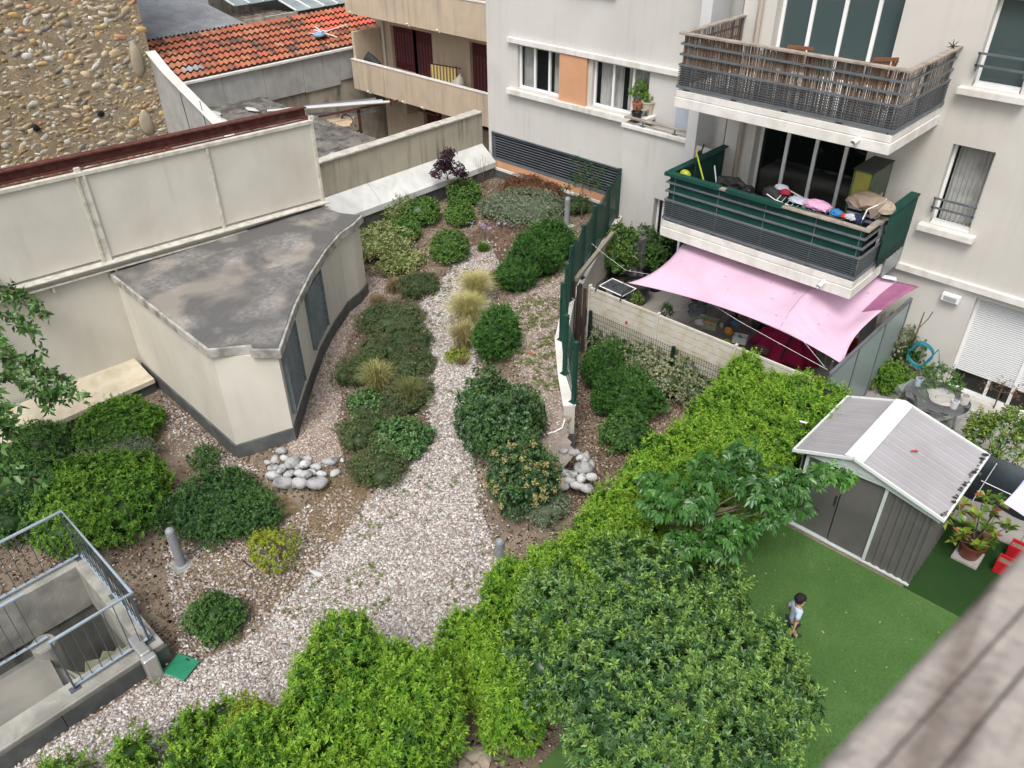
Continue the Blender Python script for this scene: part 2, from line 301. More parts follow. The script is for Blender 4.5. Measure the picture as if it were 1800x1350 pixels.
# terrace paving, lawns
m_pave = M('terrace_slabs', (.33, .31, .285), (.27, .255, .235), sc=2, rough=.85, bump=.15, bsc=60, fine=.06)
mb = MB()
for i in range(28):
    for j in range(8):
        x, y = -11.3 + i * .5, 12.45 + j * .5
        if y < 16.1: mb.box(x + .004, x + .496, y + .004, min(y + .496, 16.15), Z0 + .003, .02 + .001 * ((i * 7 + j * 3) % 3))
tag(struct(obj('terrace', mb, m_pave)), 'square grey paving slabs of the ground floor terraces', 'terrace')
m_lawn = M('artificial_grass', (.095, .195, .052), (.125, .24, .07), sc=1.3, rough=.95, bump=.8, bsc=260, spec=.15, fine=.25)
m_lawn2 = M('artificial_grass_dark', (.035, .10, .025), (.05, .125, .032), sc=.9, rough=.95, bump=1.2, bsc=260, spec=.15, fine=.4)
tag(struct(obj('lawn', MB().quad((-3.62, -4, .012), (3, -4, .012), (3, 10.36, .012), (-3.62, 10.36, .012)), m_lawn)), 'light green artificial turf in front of the metal shed', 'lawn')
tag(struct(obj('lawn_strip', MB().quad((-1.36, 10.36, .004), (3, 10.36, .004), (3, 13.15, .004), (-1.36, 13.15, .004)).quad((-4.1, 5.5, .005), (-3.62, 5.5, .005), (-3.62, 10.9, .005), (-4.1, 10.9, .005)), m_lawn2)), 'darker green artificial turf beside the metal shed', 'lawn')
# short turf blades as tufts
n = 130000; x = R.uniform(-3.6, .3, n); y = R.uniform(5, 10.34, n); V = []; a = R.uniform(0, 6.28, n); h = R.uniform(.012, .024, n); w = .004
b0 = np.stack([x, y, np.full(n, .012)], 1); d = np.stack([np.cos(a), np.sin(a), np.zeros(n)], 1); l = np.stack([R.normal(0, .008, n), R.normal(0, .008, n), h], 1)
V = np.stack([b0 - d * w, b0 + d * w, b0 + l], 1).reshape(-1, 3); F = np.arange(n * 3).reshape(-1, 3)
C = np.repeat(np.array([(.13, .265, .075)]) * R.uniform(.75, 1.3, (n, 1)), 3, 0)
R2 = np.random.default_rng(6); lm_ = MB()
for i in range(46): q_ = (R2.uniform(-3.3, -.6), R2.uniform(6.2, 10.2), .032); lm_.blob(q_, (R2.uniform(.012, .03), .009, .003), i, 1, .3, [(.42, .38, .22), (.3, .2, .1), (.2, .3, .1)][i % 3], R2.uniform(0, 3))
tag(obj('fallen_leaves', lm_, m_col), 'few tiny dry leaves scattered over the artificial turf', 'leaves', kind='stuff')
tag(npobj('turf_blades', V, F, C, m_dry), 'short green blades of the artificial turf', 'grass', kind='stuff')

# ================================================================ PALE APARTMENT BUILDING
ab = thing('apartment_building', 'pale grey apartment block with balconies, white window bands and grey louvers', 'building', (-8, 16.2, 0))
def wallgrid(mb, Y, x0, x1, z0, z1, holes, dep=.3):
    xs = sorted({x0, x1, *[h[0] for h in holes], *[h[1] for h in holes]}); zs = sorted({z0, z1, *[h[2] for h in holes], *[h[3] for h in holes]})
    for i in range(len(xs) - 1):
        for j in range(len(zs) - 1):
            cx, cz = (xs[i] + xs[i + 1]) / 2, (zs[j] + zs[j + 1]) / 2
            if not (x0 < cx < x1 and z0 < cz < z1) or any(h[0] < cx < h[1] and h[2] < cz < h[3] for h in holes): continue
            mb.quad((xs[i], Y, zs[j]), (xs[i + 1], Y, zs[j]), (xs[i + 1], Y, zs[j + 1]), (xs[i], Y, zs[j + 1]))
    for a, b, c, d in holes:
        D = Y + dep
        mb.quad((a, Y, c), (a, D, c), (a, D, d), (a, Y, d)); mb.quad((b, Y, c), (b, Y, d), (b, D, d), (b, D, c)); mb.quad((a, Y, d), (a, D, d), (b, D, d), (b, Y, d)); mb.quad((a, Y, c), (b, Y, c), (b, D, c), (a, D, c))
    return mb
LW1 = (-15.88, -14.32, 3.78, 4.95); LW2 = (-13.24, -11.47, 3.78, 4.95); LOUV = (-16.93, -11.6, 1.5, 2.34)
Yl = 17.1
obj('left_wall', wallgrid(MB(), Yl, -17.08, -10.62, .0, 13, [LW1, LW2, LOUV], .22), m_facade2, ab)
# recessed loggia behind the parapet, dark returns
mb = MB(); mb.quad((-10.62, 17.1, 2.8), (-8.75, 17.1, 2.8), (-8.75, 17.1, 13), (-10.62, 17.1, 13)); mb.quad((-11.42, 16.1, 2.8), (-8.72, 16.1, 2.8), (-8.72, 17.1, 2.8), (-11.42, 17.1, 2.8))
mb.quad((-8.75, 16.2, 2.8), (-8.75, 17.1, 2.8), (-8.75, 17.1, 13), (-8.75, 16.2, 13)); obj('loggia_wall', mb, m_facade2, ab)
RW = {}
D1 = (-8.02, -5.58, 2.86, 5.0); D2 = (-8.02, -5.58, 5.62, 7.8); WR1 = (-4.09, -3.35, 3.46, 5.02); WR2 = (-4.10, -3.30, 6.05, 7.5); SH = (-2.84, .6, .06, 2.25); TD = (-10.35, -8.9, .06, 2.3); TD2 = (-8.0, -5.4, .06, 2.25)
obj('front_wall', wallgrid(MB(), 16.1, -11.42, -8.73, 0, 3.84, [TD], .25), m_facade2, ab)
obj('right_wall', wallgrid(wallgrid(MB(), 16.2, -8.73, 6, 2.5, 13, [D1, D2, WR1, WR2], .32), 16.23, -8.73, 6, 0, 2.4, [SH, TD2], .3), m_facade, ab)
obj('left_wall_edge', MB().quad((-17.08, 17.1, 0), (-17.08, 26, 0), (-17.08, 26, 13), (-17.08, 17.1, 13)).quad((-11.42, 16.1, 0), (-11.42, 17.1, 0), (-11.42, 17.1, 3.84), (-11.42, 16.1, 3.84)), m_facade2, ab)
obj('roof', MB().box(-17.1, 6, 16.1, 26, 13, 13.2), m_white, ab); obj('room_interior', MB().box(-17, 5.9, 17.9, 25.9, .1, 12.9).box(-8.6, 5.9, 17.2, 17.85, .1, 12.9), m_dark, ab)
# bands, sills and coping
mb = MB(); mb.box(-16.2, -10.55, 16.98, 17.1, 4.97, 5.10); obj('window_band', mb, m_white, ab, bevel=.006)
obj('window_band', MB().box(-16.2, -11.44, 16.94, 17.1, 3.60, 3.74), m_white, ab, bevel=.006)
obj('sill', MB().box(-14.2, -12.6, 16.98, 17.1, 6.5, 6.62), m_white, ab, bevel=.005)
obj('string_course', MB().box(-4.44, 6, 16.12, 16.24, 2.38, 2.52), m_white, ab, bevel=.008)
obj('string_course', MB().box(-17.05, -11.44, 17.04, 17.12, 1.19, 1.27), m_white, ab, bevel=.006)
cp = MB(); cp.box(-11.46, -9.62, 16.03, 16.3, 3.84, 3.93); cp.box(-11.46, -11.18, 16.303, 17.1, 3.84, 3.93); obj('parapet_coping', cp, m_white, ab, bevel=.008)
obj('parapet_inside', MB().box(-11.2, -9.62, 16.22, 16.28, 2.8, 3.838), m_facade, ab)
obj('orange_strip', MB().box(-16.98, -11.44, 17.07, 17.098, 1.275, 1.49), m_peach, ab)
obj('base_course', MB().box(-17.0, -11.44, 17.05, 17.098, .5, 1.185), m_plinth, ab)
obj('orange_panel', MB().box(LW1[1] + .02, LW2[0] - .14, 17.02, 17.098, 3.742, 4.968), m_peach, ab)
mb = MB(); n = 11; x0, x1, z0, z1 = LOUV
for i in range(n):
    z = z0 + .05 + (z1 - z0 - .08) * i / (n - 1); mb.obox(((x0 + x1) / 2, 17.13, z), ((x1 - x0) / 2 - .03, 0, 0), (0, .03, -.022), (0, .004, .006))
lv = obj('louver_grille', mb, m_louver, ab)
obj('grille_frame', MB().box(x0, x1, 17.06, 17.12, z1 - .03, z1).box(x0, x0 + .03, 17.06, 17.12, z0, z1 - .03).box(x0 + .03, x1, 17.06, 17.12, z0, z0 + .03), m_louver, lv); obj('grille_back', MB().quad((x0, 17.22, z0), (x1, 17.22, z0), (x1, 17.22, z1), (x0, 17.22, z1)), m_dark, lv)
def window(h, Y, dep, parts, curtain=None, gl=m_glass, fr=.05, name='window', rollbox=0):
    a, b, c, d = h; y = Y + dep; f = MB()
    f.box(a, b, y - .03, y + .03, d - fr - rollbox, d).box(a, b, y - .03, y + .03, c, c + fr).box(a, a + fr, y - .03, y + .03, c + fr, d - fr).box(b - fr, b, y - .03, y + .03, c + fr, d - fr)
    for p in parts: x = a + (b - a) * p; f.box(x - fr * .55, x + fr * .55, y - .035, y + .035, c + fr, d - fr)
    w = obj(name, f, m_alu, ab, bevel=.004)
    obj('pane', MB().quad((a + fr, y, c + fr), (b - fr, y, c + fr), (b - fr, y, d - fr), (a + fr, y, d - fr)), gl, w)
    if curtain:
        for (u0, u1) in curtain:
            cm = MB()
            X0 = a + (b - a) * u0; X1 = a + (b - a) * u1; k = 40; z_t, z_b = d, c
            for i in range(k):
                xa = X0 + (X1 - X0) * i / k; xb = X0 + (X1 - X0) * (i + 1) / k; f0 = y + .16 + .03 * math.sin(i * 1.3); f1 = y + .16 + .03 * math.sin((i + 1) * 1.3); cm.quad((xa, f0, z_b), (xb, f1, z_b), (xb, f1, z_t), (xa, f0, z_t))
            obj('curtain', cm, m_curt, w)
    return w
window(LW1, Yl, .12, (.36, .70), [(0, .28), (.72, 1)], fr=.06)
window(LW2, Yl, .12, (.35, .7), [(.05, .45), (.55, .98)], fr=.06)
obj('door', MB().box(-10.58, -9.7, 17.03, 17.09, 2.82, 4.9), M('door_glass_reflection', (.42, .47, .52), (.36, .41, .46), sc=2, rough=.4), ab)  # pale blue colour stands in for the reflection in the door glass
d1 = window(D1, 16.2, .28, (.265, .53, .79), None, m_glassd, .07, 'balcony_door'); d2 = window(D2, 16.2, .28, (.265, .53, .79), None, m_glassg, .07, 'balcony_door')
window(TD, 16.1, .2, (.12, .5), None, m_glassd, .05, 'terrace_door'); window(TD2, 16.23, .25, (.33, .66), None, m_glassd, .06, 'terrace_door')
w1 = window(WR1, 16.2, .2, (), [(.08, 1)], m_glass, .05); w2 = window(WR2, 16.2, .2, (), None, m_glassg, .05)
def guard(w, h, zs):
    mb = MB()
    for z in zs: mb.bar((h[0] - .02, 16.1, z), (h[1] + .02, 16.1, z), .03, .035)
    for x in (h[0] + .01, h[1] - .01): mb.bar((x, 16.1, zs[-1] - .1), (x, 16.1, zs[0]), .03, .03).bar((x, 16.1, zs[-1] - .06), (x, 16.25, zs[-1] - .06), .02)
    obj('guard_rail', mb, m_railmet, w)
guard(w1, WR1, (4.0, 3.82)); guard(w2, WR2, (6.62, 6.42)) if 1 else None
obj('window_sill', MB().box(-4.24, -3.2, 16.02, 16.24, 3.33, 3.45), m_white, ab, bevel=.008); obj('window_sill', MB().box(-4.27, -3.15, 16.02, 16.24, 5.92, 6.04), m_white, ab, bevel=.008)
for zz in (3.455, 6.045): obj('sill_track', MB().box(-4.07, -3.33, 16.22, 16.4, zz, zz + .05).box(-4.07, -3.33, 16.26, 16.32, zz + .051, zz + .09), m_alu, ab)
# roller shutter bay at the right
f = MB(); a, b, c, d = SH
for x in (a + .03, a + 1.18, a + 2.34): f.box(x - .03, x + .03, 16.40, 16.47, c, d)
f.box(a, b, 16.39, 16.48, c, c + .07); f.box(a, b, 16.39, 16.48, d - .05, d); f.box(a + .7, a + .76, 16.44, 16.5, c, c + .5); f.box(a + 1.8, a + 1.86, 16.44, 16.5, c, c + .5)
sh = obj('shutter_door', f, m_alu, ab, bevel=.004)
def slats(mb, x0, x1, z0, z1, y, pitch=.045):
    z = z0
    while z < z1: mb.quad((x0, y, z), (x1, y, z), (x1, y - .012, z + pitch * .5), (x0, y - .012, z + pitch * .5)).quad((x0, y - .012, z + pitch * .5), (x1, y - .012, z + pitch * .5), (x1, y, z + pitch * .96), (x0, y, z + pitch * .96)); z += pitch
    return mb
m_shut = M('roller_shutter', (.60, .61, .61), rough=.5)
obj('roller_shutter', slats(MB(), a + .06, a + 1.15, .52, d - .05, 16.43), m_shut, sh); obj('roller_shutter', slats(MB(), a + 1.21, a + 2.31, .52, d - .05, 16.43), m_shut, sh)
obj('pane', MB().quad((a + .06, 16.46, c), (b, 16.46, c), (b, 16.46, .6), (a + .06, 16.46, .6)), m_glassd, sh)
obj('door_step', MB().box(a - .1, 3, 15.85, 16.225, .0, .058), M('stone_step', (.46, .44, .40), (.38, .36, .32), sc=4), ab, bevel=.01)
# pillar, pipes, lamp
obj('pillar', MB().box(-9.62, -9.36, 16.02, 16.78, 2.8, 13), M('pillar_paint', (.62, .62, .62), (.58, .58, .58), sc=1), ab, bevel=.01)
obj('drain_pipe', MB().tube([(-8.32, 16.12, 2.9), (-8.32, 16.12, 12.9)], .055, 12), M('beige_pipe', (.50, .44, .37), rough=.5), ab, smooth=True)
lp = PY(1672, 524, 16.17); L_ = MB(); L_.box(lp[0] - .17, lp[0] + .17, 16.10, 16.22, lp[2] - .07, lp[2] + .09)
lf = obj('wall_lamp', L_, m_alu, ab, bevel=.01); obj('lamp_lens', MB().box(lp[0] - .12, lp[0] + .12, 16.085, 16.10, lp[2] - .03, lp[2] + .05), M('frosted_lens', (.35, .36, .35), rough=.3), lf, bevel=.005)
# balconies
def balcony(zb, zt, name='balcony'):
    x0, x1, y0, y1 = -8.72, -4.45, 13.92, 16.2; h = zt - zb
    mb = MB(); mb.box(x0, x1, y0, y1, zb, zb + h * .58); mb.box(x0 + .02, x1 - .02, y0 + .02, y1, zb + h * .58 + .012, zt); mb.box(x0 + .04, x1 - .04, y0 + .04, y1, zb + h * .5, zb + h * .7)
    b = obj(name, mb, m_white, ab, bevel=.008)
    s = MB(); r = MB(); xa, xb, ya = x0 + .02, x1 - .02, y0 + .03
    def ring(z, w, hh, tgt, ins=0.):
        tgt.bar((xa - w / 2 + ins, ya + ins, z), (xb + w / 2 - ins, ya + ins, z), w, hh); tgt.bar((xa + ins, ya + w / 2 + ins, z), (xa + ins, y1, z), w, hh); tgt.bar((xb - ins, ya + w / 2 + ins, z), (xb - ins, y1, z), w, hh)
    for dz in (.47, .66, .85): ring(zt + dz, .035, .035, r)
    ring(zt + .07, .045, .05, r)
    for i in range(8): ring(zt + .125 + i * .043, .016, .017, s)
    for x in (xa + .18, xa + 1.22, xa + 2.25, xa + 3.28, xb - .1): r.box(x - .007, x + .007, ya + .02, ya + .05, zt, zt + 1.0)
    for y in (ya + 1.0, y1 - .06):
        for x in (xa + .03, xb - .03): r.box(x - .02, x + .02, y - .007, y + .007, zt, zt + 1.0)
    for x in (xa + .18, xa + 1.22, xa + 2.25, xa + 3.28): r.box(x - .05, x + .05, ya + .02, ya + .09, zt + .001, zt + .03)
    obj('railing', r, m_railmet, b); obj('slat_panel', s, M('dark_slat_paint', (.085, .095, .105), (.07, .08, .09), sc=5, rough=.5), b)
    hr = MB(); z = zt + 1.03; hr.box(xa - .06, xb + .06, ya - .05, ya + .07, z - .02, z + .02); hr.box(xa - .06, xa + .06, ya + .072, y1, z - .02, z + .02); hr.box(xb - .06, xb + .06, ya + .072, y1, z - .02, z + .02)
    obj('handrail', hr, m_wood, b, bevel=.006)
    sp = MB(); px_ = x0 + 3.72; sp.tube([(px_, y0 + .1, zb + h * .52), (px_, y0 - .22, zb + h * .45)], .042, 12, cap=False).tube([(px_, y0 + .1, zb + h * .52), (px_, y0 - .218, zb + h * .45)], .03, 12, cap=False)
    obj('drain_spout', sp, m_alu, b, smooth=True); return b
m_wood = M('weathered_wood', (.36, .31, .26), (.24, .20, .165), sc=6, rough=.85, bump=.5, bsc=30, streak=.3)
balcony(2.55, 2.90); balcony(5.30, 5.62)
# edge of the balcony rail seen at the top left of the pillar
rp = MB()
for z in (6.4, 6.55, 6.7, 6.85, 7.0): rp.bar((-10.9, 15.95, z), (-9.75, 15.95, z), .025, .02)
# planter handrail on the parapet
pr = MB(); pr.box(-11.42, -9.64, 16.06, 16.18, 4.06, 4.1); pr.box(-11.42, -11.3, 16.185, 16.95, 4.06, 4.1)
ph = obj('parapet_handrail', pr, m_wood, ab, bevel=.006)
for x, y in ((-11.36, 16.3), (-11.36, 16.9), (-10.9, 16.13), (-10.0, 16.13)): obj('rail_foot', MB().box(x - .012, x + .012, y - .012, y + .012, 3.931, 4.058).box(x - .06, x + .06, y - .04, y + .04, 3.931, 3.945), m_railmet, ph)
# hanging glass side sheet at the first balcony
obj('side_screen', MB().box(-4.42, -4.405, 15.3, 16.2, 2.5, 3.9), glassmat('frosted_sheet', (.30, .34, .34), .75, .25), ab)
# ================================================================ LOW WALL AND GREEN MESH FENCE
m_green = M('green_fence_paint', (.012, .06, .042), (.01, .05, .035), sc=4, rough=.45, spec=.4)
WT = lambda y: 1.15 + .41 * max(0, (y - 9.3)) / 6.8
lw = thing('low_wall', 'low cream garden wall with grey base carrying the green mesh fence', 'wall', (-9, 12, .5))
path = WALLX[1:]
def offs(p, q, d):
    n = np.array([-(q[1] - p[1]), q[0] - p[0]]); n = n / np.hypot(*n) * d; return n
def strip(mb, path, w0, w1, zb, zt, z_is_fn=True):
    n = len(path); L = []; Rr = []
    for i in range(n):
        a = path[max(i - 1, 0)]; b = path[min(i + 1, n - 1)]; nn = offs(a, b, 1.); L.append((path[i][0] + nn[0] * w0, path[i][1] + nn[1] * w0)); Rr.append((path[i][0] + nn[0] * w1, path[i][1] + nn[1] * w1))
    V = []; 
    for (lx, ly), (rx, ry), (px, py) in zip(L, Rr, path): V += [(lx, ly, zb(px, py)), (rx, ry, zb(px, py)), (rx, ry, zt(px, py)), (lx, ly, zt(px, py))]
    F = []
    for i in range(n - 1):
        a = i * 4; b = a + 4
        F += [(a, b, b + 1, a + 1), (a + 1, b + 1, b + 2, a + 2), (a + 2, b + 2, b + 3, a + 3), (a + 3, b + 3, b, a)]
    F += [(0, 1, 2, 3), ((n - 1) * 4 + 3, (n - 1) * 4 + 2, (n - 1) * 4 + 1, (n - 1) * 4)]
    return mb.add(V, F)
obj('wall', strip(MB(), path, -.09, .12, lambda x, y: .48, lambda x, y: WT(y) - .03), m_cream, lw)
obj('coping', strip(MB(), path, -.105, .135, lambda x, y: WT(y) - .028, lambda x, y: WT(y)), m_white, lw)
obj('wall_base', strip(MB(), path, -.12, .16, lambda x, y: -.1, lambda x, y: .478), m_plinth, lw)
fc = thing('mesh_fence', 'dark green mesh fence with square posts on the low garden wall', 'fence', (-9, 12, 1.2))
pts = []
for i in range(len(path) - 1):
    pts.append(path[i]); pts.append(((path[i][0] + path[i + 1][0]) / 2, (path[i][1] + path[i + 1][1]) / 2))
pts.append(path[-1]); pts = pts[:1] + pts[2::1] if 0 else [path[0], path[1], path[2], path[3], path[4], path[5], path[6 if len(path) > 6 else -1]] if 0 else list(path)
pts = [path[0], path[1], path[2], ((path[2][0] + path[3][0]) / 2 , (path[2][1] + path[3][1]) / 2), path[3], ((path[3][0] + path[4][0]) / 2, (path[3][1] + path[4][1]) / 2), path[4], ((path[4][0] + path[5][0]) / 2, (path[4][1] + path[5][1]) / 2), path[5]]
pts[0] = (pts[0][0] - .02, pts[0][1] + .12); pts[-1] = (pts[-1][0] + .03, pts[-1][1] - .12)
for x, y in pts:
    z = WT(y); mb = MB(); mb.box(x - .035, x + .035, y - .035, y + .035, z + .012, z + 1.28).box(x - .07, x + .07, y - .07, y + .07, z, z + .012).box(x - .04, x + .04, y - .04, y + .04, z + 1.28, z + 1.3); obj('post', mb, m_green, fc)
for i in range(len(pts) - 1):
    p = np.array(pts[i]); q = np.array(pts[i + 1]); d = (q - p); L = np.hypot(*d); d = d / L; za, zb = WT(p[1]), WT(q[1]); mb = MB(); k = int(L / .05)
    for j in range(1, k):
        u = p + d * L * j / k; z = za + (zb - za) * j / k; mb.bar((*u, z + .05), (*u, z + 1.22), .006, .006, up=(d[0], d[1], 0))
    for j in range(8):
        h = .06 + j * .165; mb.bar((*p, za + h), (*q, zb + h), .008, .012)
    obj('mesh_panel', mb, m_green, fc)
    if i >= 3:  # the upper stretch carries a green screen cloth
        nn = np.array([-d[1], d[0]]) * -.03; m_scr = glassmat('green_screen_cloth', (.012, .075, .05), .8, .8) if i == 3 else m_scr
        a = np.array([*(p + nn), za + .1]); b = np.array([*(q + nn), zb + .1]); obj('screen_cloth', MB().quad(a, b, b + [0, 0, 1.1], a + [0, 0, 1.1]), m_scr, fc)
# ================================================================ CONCRETE HUT
hut = thing('concrete_hut', 'flat roofed cream utility hut with stained roof and dark louvers', 'hut', (-13, 6.5, 0))
RT = [tuple(P(*p, 2.55)[:2]) for p in ((638, 377), (622, 393), (600, 408), (575, 437), (548, 478), (520, 535), (492.4, 614))] + [tuple(P(440, 614, 2.55)[:2]), tuple(P(436, 607, 2.55)[:2]), tuple(P(362.7, 614, 2.55)[:2]), (-16.05, 4.97), (-15.6, 9.9), tuple(P(600, 373, 2.55)[:2])]
m_hroof = M('hut_roof_bitumen', (.115, .112, .108), (.245, .22, .19), sc=.75, rough=.9, bump=.35, bsc=50, lo=.50, hi=.60, dist_=.5)
def patchy(m):   # pale lichen patches on top of the bitumen
    t = m.node_tree; N = t.nodes; L = t.links; b = N['Principled BSDF']; src = b.inputs['Base Color'].links[0].from_socket; tc = N.new('ShaderNodeTexCoord')
    n1 = N.new('ShaderNodeTexNoise'); n1.inputs['Scale'].default_value = 1.1; n1.inputs['Detail'].default_value = 3; n2 = N.new('ShaderNodeTexNoise'); n2.inputs['Scale'].default_value = 12; n2.inputs['Detail'].default_value = 8
    mp = N.new('ShaderNodeMapping'); mp.inputs['Location'].default_value = (3.1, 7.7, 0); L.new(tc.outputs['Object'], mp.inputs[0]); L.new(mp.outputs[0], n1.inputs[0]); L.new(tc.outputs['Object'], n2.inputs[0])
    r1 = N.new('ShaderNodeMapRange'); r1.inputs[1].default_value = .48; r1.inputs[2].default_value = .80; L.new(n1.outputs[0], r1.inputs[0]); r2 = N.new('ShaderNodeMapRange'); r2.inputs[1].default_value = .25; r2.inputs[2].default_value = .85; L.new(n2.outputs[0], r2.inputs[0])
    mm = N.new('ShaderNodeMath'); mm.operation = 'MULTIPLY'; L.new(r1.outputs[0], mm.inputs[0]); L.new(r2.outputs[0], mm.inputs[1]); x = N.new('ShaderNodeMix'); x.data_type = 'RGBA'; L.new(mm.outputs[0], x.inputs[0]); L.new(src, x.inputs[6]); x.inputs[7].default_value = (.46, .44, .41, 1); L.new(x.outputs[2], b.inputs['Base Color'])
patchy(m_hroof)
m_edge = M('lichen_concrete_edge', (.42, .41, .37), (.20, .19, .17), sc=4, rough=.9, bump=.4, bsc=40, streak=.8, stc=(.1, .095, .085), ssc=(7, 7, .5))
def scale_poly(poly, d):
    c = np.mean(poly, 0); out = []
    n = len(poly)
    A = sum(poly[i][0] * poly[(i + 1) % n][1] - poly[(i + 1) % n][0] * poly[i][1] for i in range(n)); sg = 1 if A > 0 else -1
    for i in range(n):
        p0 = np.array(poly[i - 1]); p = np.array(poly[i]); p1 = np.array(poly[(i + 1) % n]); a = p - p0; b = p1 - p; a /= np.hypot(*a); b /= np.hypot(*b)
        na = np.array([-a[1], a[0]]); nb = np.array([-b[1], b[0]]); m = na + nb; m = m / max(.35, (1 + na @ nb)); out.append(tuple(p + m * d * sg))
    return out
obj('roof_edge', MB().prism(RT, 2.36, 2.535), m_edge, hut, bevel=.012)
obj('roof', MB().prism(scale_poly(RT, .05), 2.5, 2.552), m_hroof, hut)
WP = scale_poly([p for i, p in enumerate(RT) if i not in (7, 8)], .09)
fr = WP[6]
obj('wall', MB().prism(WP, -.3, 2.358), m_cream, hut)
PLh = lambda x, y: float(T(x, y)) + .3
obj('plinth', MB().prism(scale_poly(WP, -.03), -.4, lambda x, y: min(.95, max(.28, PLh(x, y)))), m_plinth, hut, bevel=.008)
m_lou2 = M('slate_louver', (.14, .165, .17), (.10, .12, .125), sc=4, rough=.55)
def hut_louver(pa, pb, pz=(.98, 2.34)):
    a = np.array([*pa, 0]); b = np.array([*pb, 0]); d = (b - a); L = np.linalg.norm(d); d /= L; n = np.array([d[1], -d[0], 0]); 
    if n @ (np.array([-10, 9, 0]) - a) < 0: n = -n
    mb = MB(); bk = MB().quad(a + n * .01 + [0, 0, pz[0]], b + n * .01 + [0, 0, pz[0]], b + n * .01 + [0, 0, pz[1]], a + n * .01 + [0, 0, pz[1]]); z = pz[0] + .03
    while z < pz[1] - .03: mb.obox((a + b) / 2 + n * .04 + [0, 0, z], d * L / 2, n * .024 + np.array([0, 0, -.020]), (0, 0, .005)); z += .10
    lo = obj('louver_panel', mb, m_lou2, hut); obj('louver_back', bk, m_dark, lo); f = MB()
    for s_, e_ in ((a, a + d * .03), (b - d * .03, b)): obj('louver_frame', MB().obox((s_ + e_) / 2 + n * .045 + [0, 0, (pz[0] + pz[1]) / 2], d * .015, n * .045, (0, 0, (pz[1] - pz[0]) / 2)), m_lou2, lo)
def lerp(a, b, t): return tuple(np.array(a) + (np.array(b) - np.array(a)) * t)
hut_louver(lerp(WP[6], WP[5], .1), lerp(WP[6], WP[5], .85)); hut_louver(lerp(WP[5], WP[4], .62), lerp(WP[4], WP[3], .5), (1.0, 2.34))
# ================================================================ BOUNDARY WALL WITH PANELS, LEDGE AND CAP
bw = thing('panel_wall', 'tall cream panelled boundary wall with flanged beam and rusty stains', 'wall', (-16, 4, 0))
xf = lambda y: -16.02 + (y - 3.5) * .07
def vbox(mb, y0, y1, z0, z1, d0, d1):  # slab following the fence plane; d: offset towards the garden
    V = [(xf(y) + d, y, z(y) if callable(z) else z) for z in (z0, z1) for d in (d0, d1) for y in (y0, y1)]
    return mb.add(V, [(0, 2, 3, 1), (4, 5, 7, 6), (0, 1, 5, 4), (2, 6, 7, 3), (0, 4, 6, 2), (1, 3, 7, 5)])
ZF = lambda y: 2.80 - (y - 4.2) * .028; ZT = lambda y: 4.63 - (y - 3.6) * .016; yE = 10.03
vb = MB(); vbox(vb, -9, yE, -.2, lambda y: ZF(y) - .1, -.2, 0); obj('lower_wall', vb, m_cream, bw)
def at_y(px, py):   # y along the fence plane seen at this pixel
    n = np.array([1, -.07, 0]); p0 = np.array([-16.02, 3.5, 0]); d = ray(px, py); t = n @ (p0 - CAM) / (n @ d); return (CAM + d * t)[1]
ya, yb, yc = at_y(163, 380), at_y(378, 328), yE
for y0, y1 in ((-9, -3.2), (-3.2 + .06, ya - .06), (ya + .06, yb - .03), (yb + .03, yc - .03)): obj('cream_sheet', vbox(MB(), y0, y1, lambda y: ZF(y) + .06, lambda y: ZT(y) - .07, -.05, -.02), m_cream, bw)
b1 = MB(); vbox(b1, -9, yE, lambda y: ZF(y) - .1, lambda y: ZF(y) - .03, -.2, .02); vbox(b1, -9, yE + .05, lambda y: ZF(y) - .028, lambda y: ZF(y) + .0, -.1, .16); vbox(b1, -9, yE + .05, lambda y: ZF(y) - .17, lambda y: ZF(y) - .142, .022, .13)
obj('flanged_beam', b1, m_creamd, bw, bevel=.004)
b1 = MB(); vbox(b1, -9, yE, lambda y: ZT(y) - .07, lambda y: ZT(y), -.08, .03); obj('top_rail', b1, m_creamd, bw, bevel=.004)
for y0, y1 in ((ya - .09, ya - .04), (ya + .03, ya + .09), (yb - .025, yb + .025), (yE - .06, yE)): obj('mullion', vbox(MB(), y0, y1, lambda y: ZF(y) + .002, lambda y: ZT(y) - .072, -.06, .02), m_creamd, bw)
obj('mullion_plate', vbox(MB(), ya - .038, ya + .028, lambda y: ZF(y) + .003, lambda y: ZT(y) - .074, -.06, -.01), m_creamd, bw)
for y in (3.9, 5.1, 8.6, 9.9): obj('bracket', vbox(MB(), y - .02, y + .02, lambda y: ZF(y) - .3, lambda y: ZF(y) - .172, .002, .1), m_creamd, bw)
m_red = M('red_oxide_steel', (.085, .022, .018), (.13, .05, .035), sc=7, rough=.7, streak=.2)
rb = MB(); vbox(rb, -9, 10.2, lambda y: ZT(y) + .14, lambda y: ZT(y) + .17, -.62, -.44); vbox(rb, -9, 10.2, lambda y: ZT(y) - .06, lambda y: ZT(y) - .03, -.62, -.44); vbox(rb, -9, 10.2, lambda y: ZT(y) - .028, lambda y: ZT(y) + .138, -.535, -.525)
vbox(rb, -9, 10.0, lambda y: ZT(y) - .02, lambda y: ZT(y) + .015, -.13, -.081); 
rs = tag(obj('steel_beam', rb, m_red), 'long dark red steel beam along the top of the panelled wall', 'beam')
ob = MB()
for y in (-4, -.5, 3.4, 6.9, 10.05): vbox(ob, y - .03, y + .03, lambda y: ZT(y) - .06, lambda y: ZT(y) - .02, -.45, -.08)
obj('cross_tie', ob, m_red, rs)
for y in (ya, yE):
    obj('post_cap', vbox(MB(), y - .05, y + .05, lambda y: ZT(y) + .001, lambda y: ZT(y) + .08, -.07, .0), m_creamd, bw)
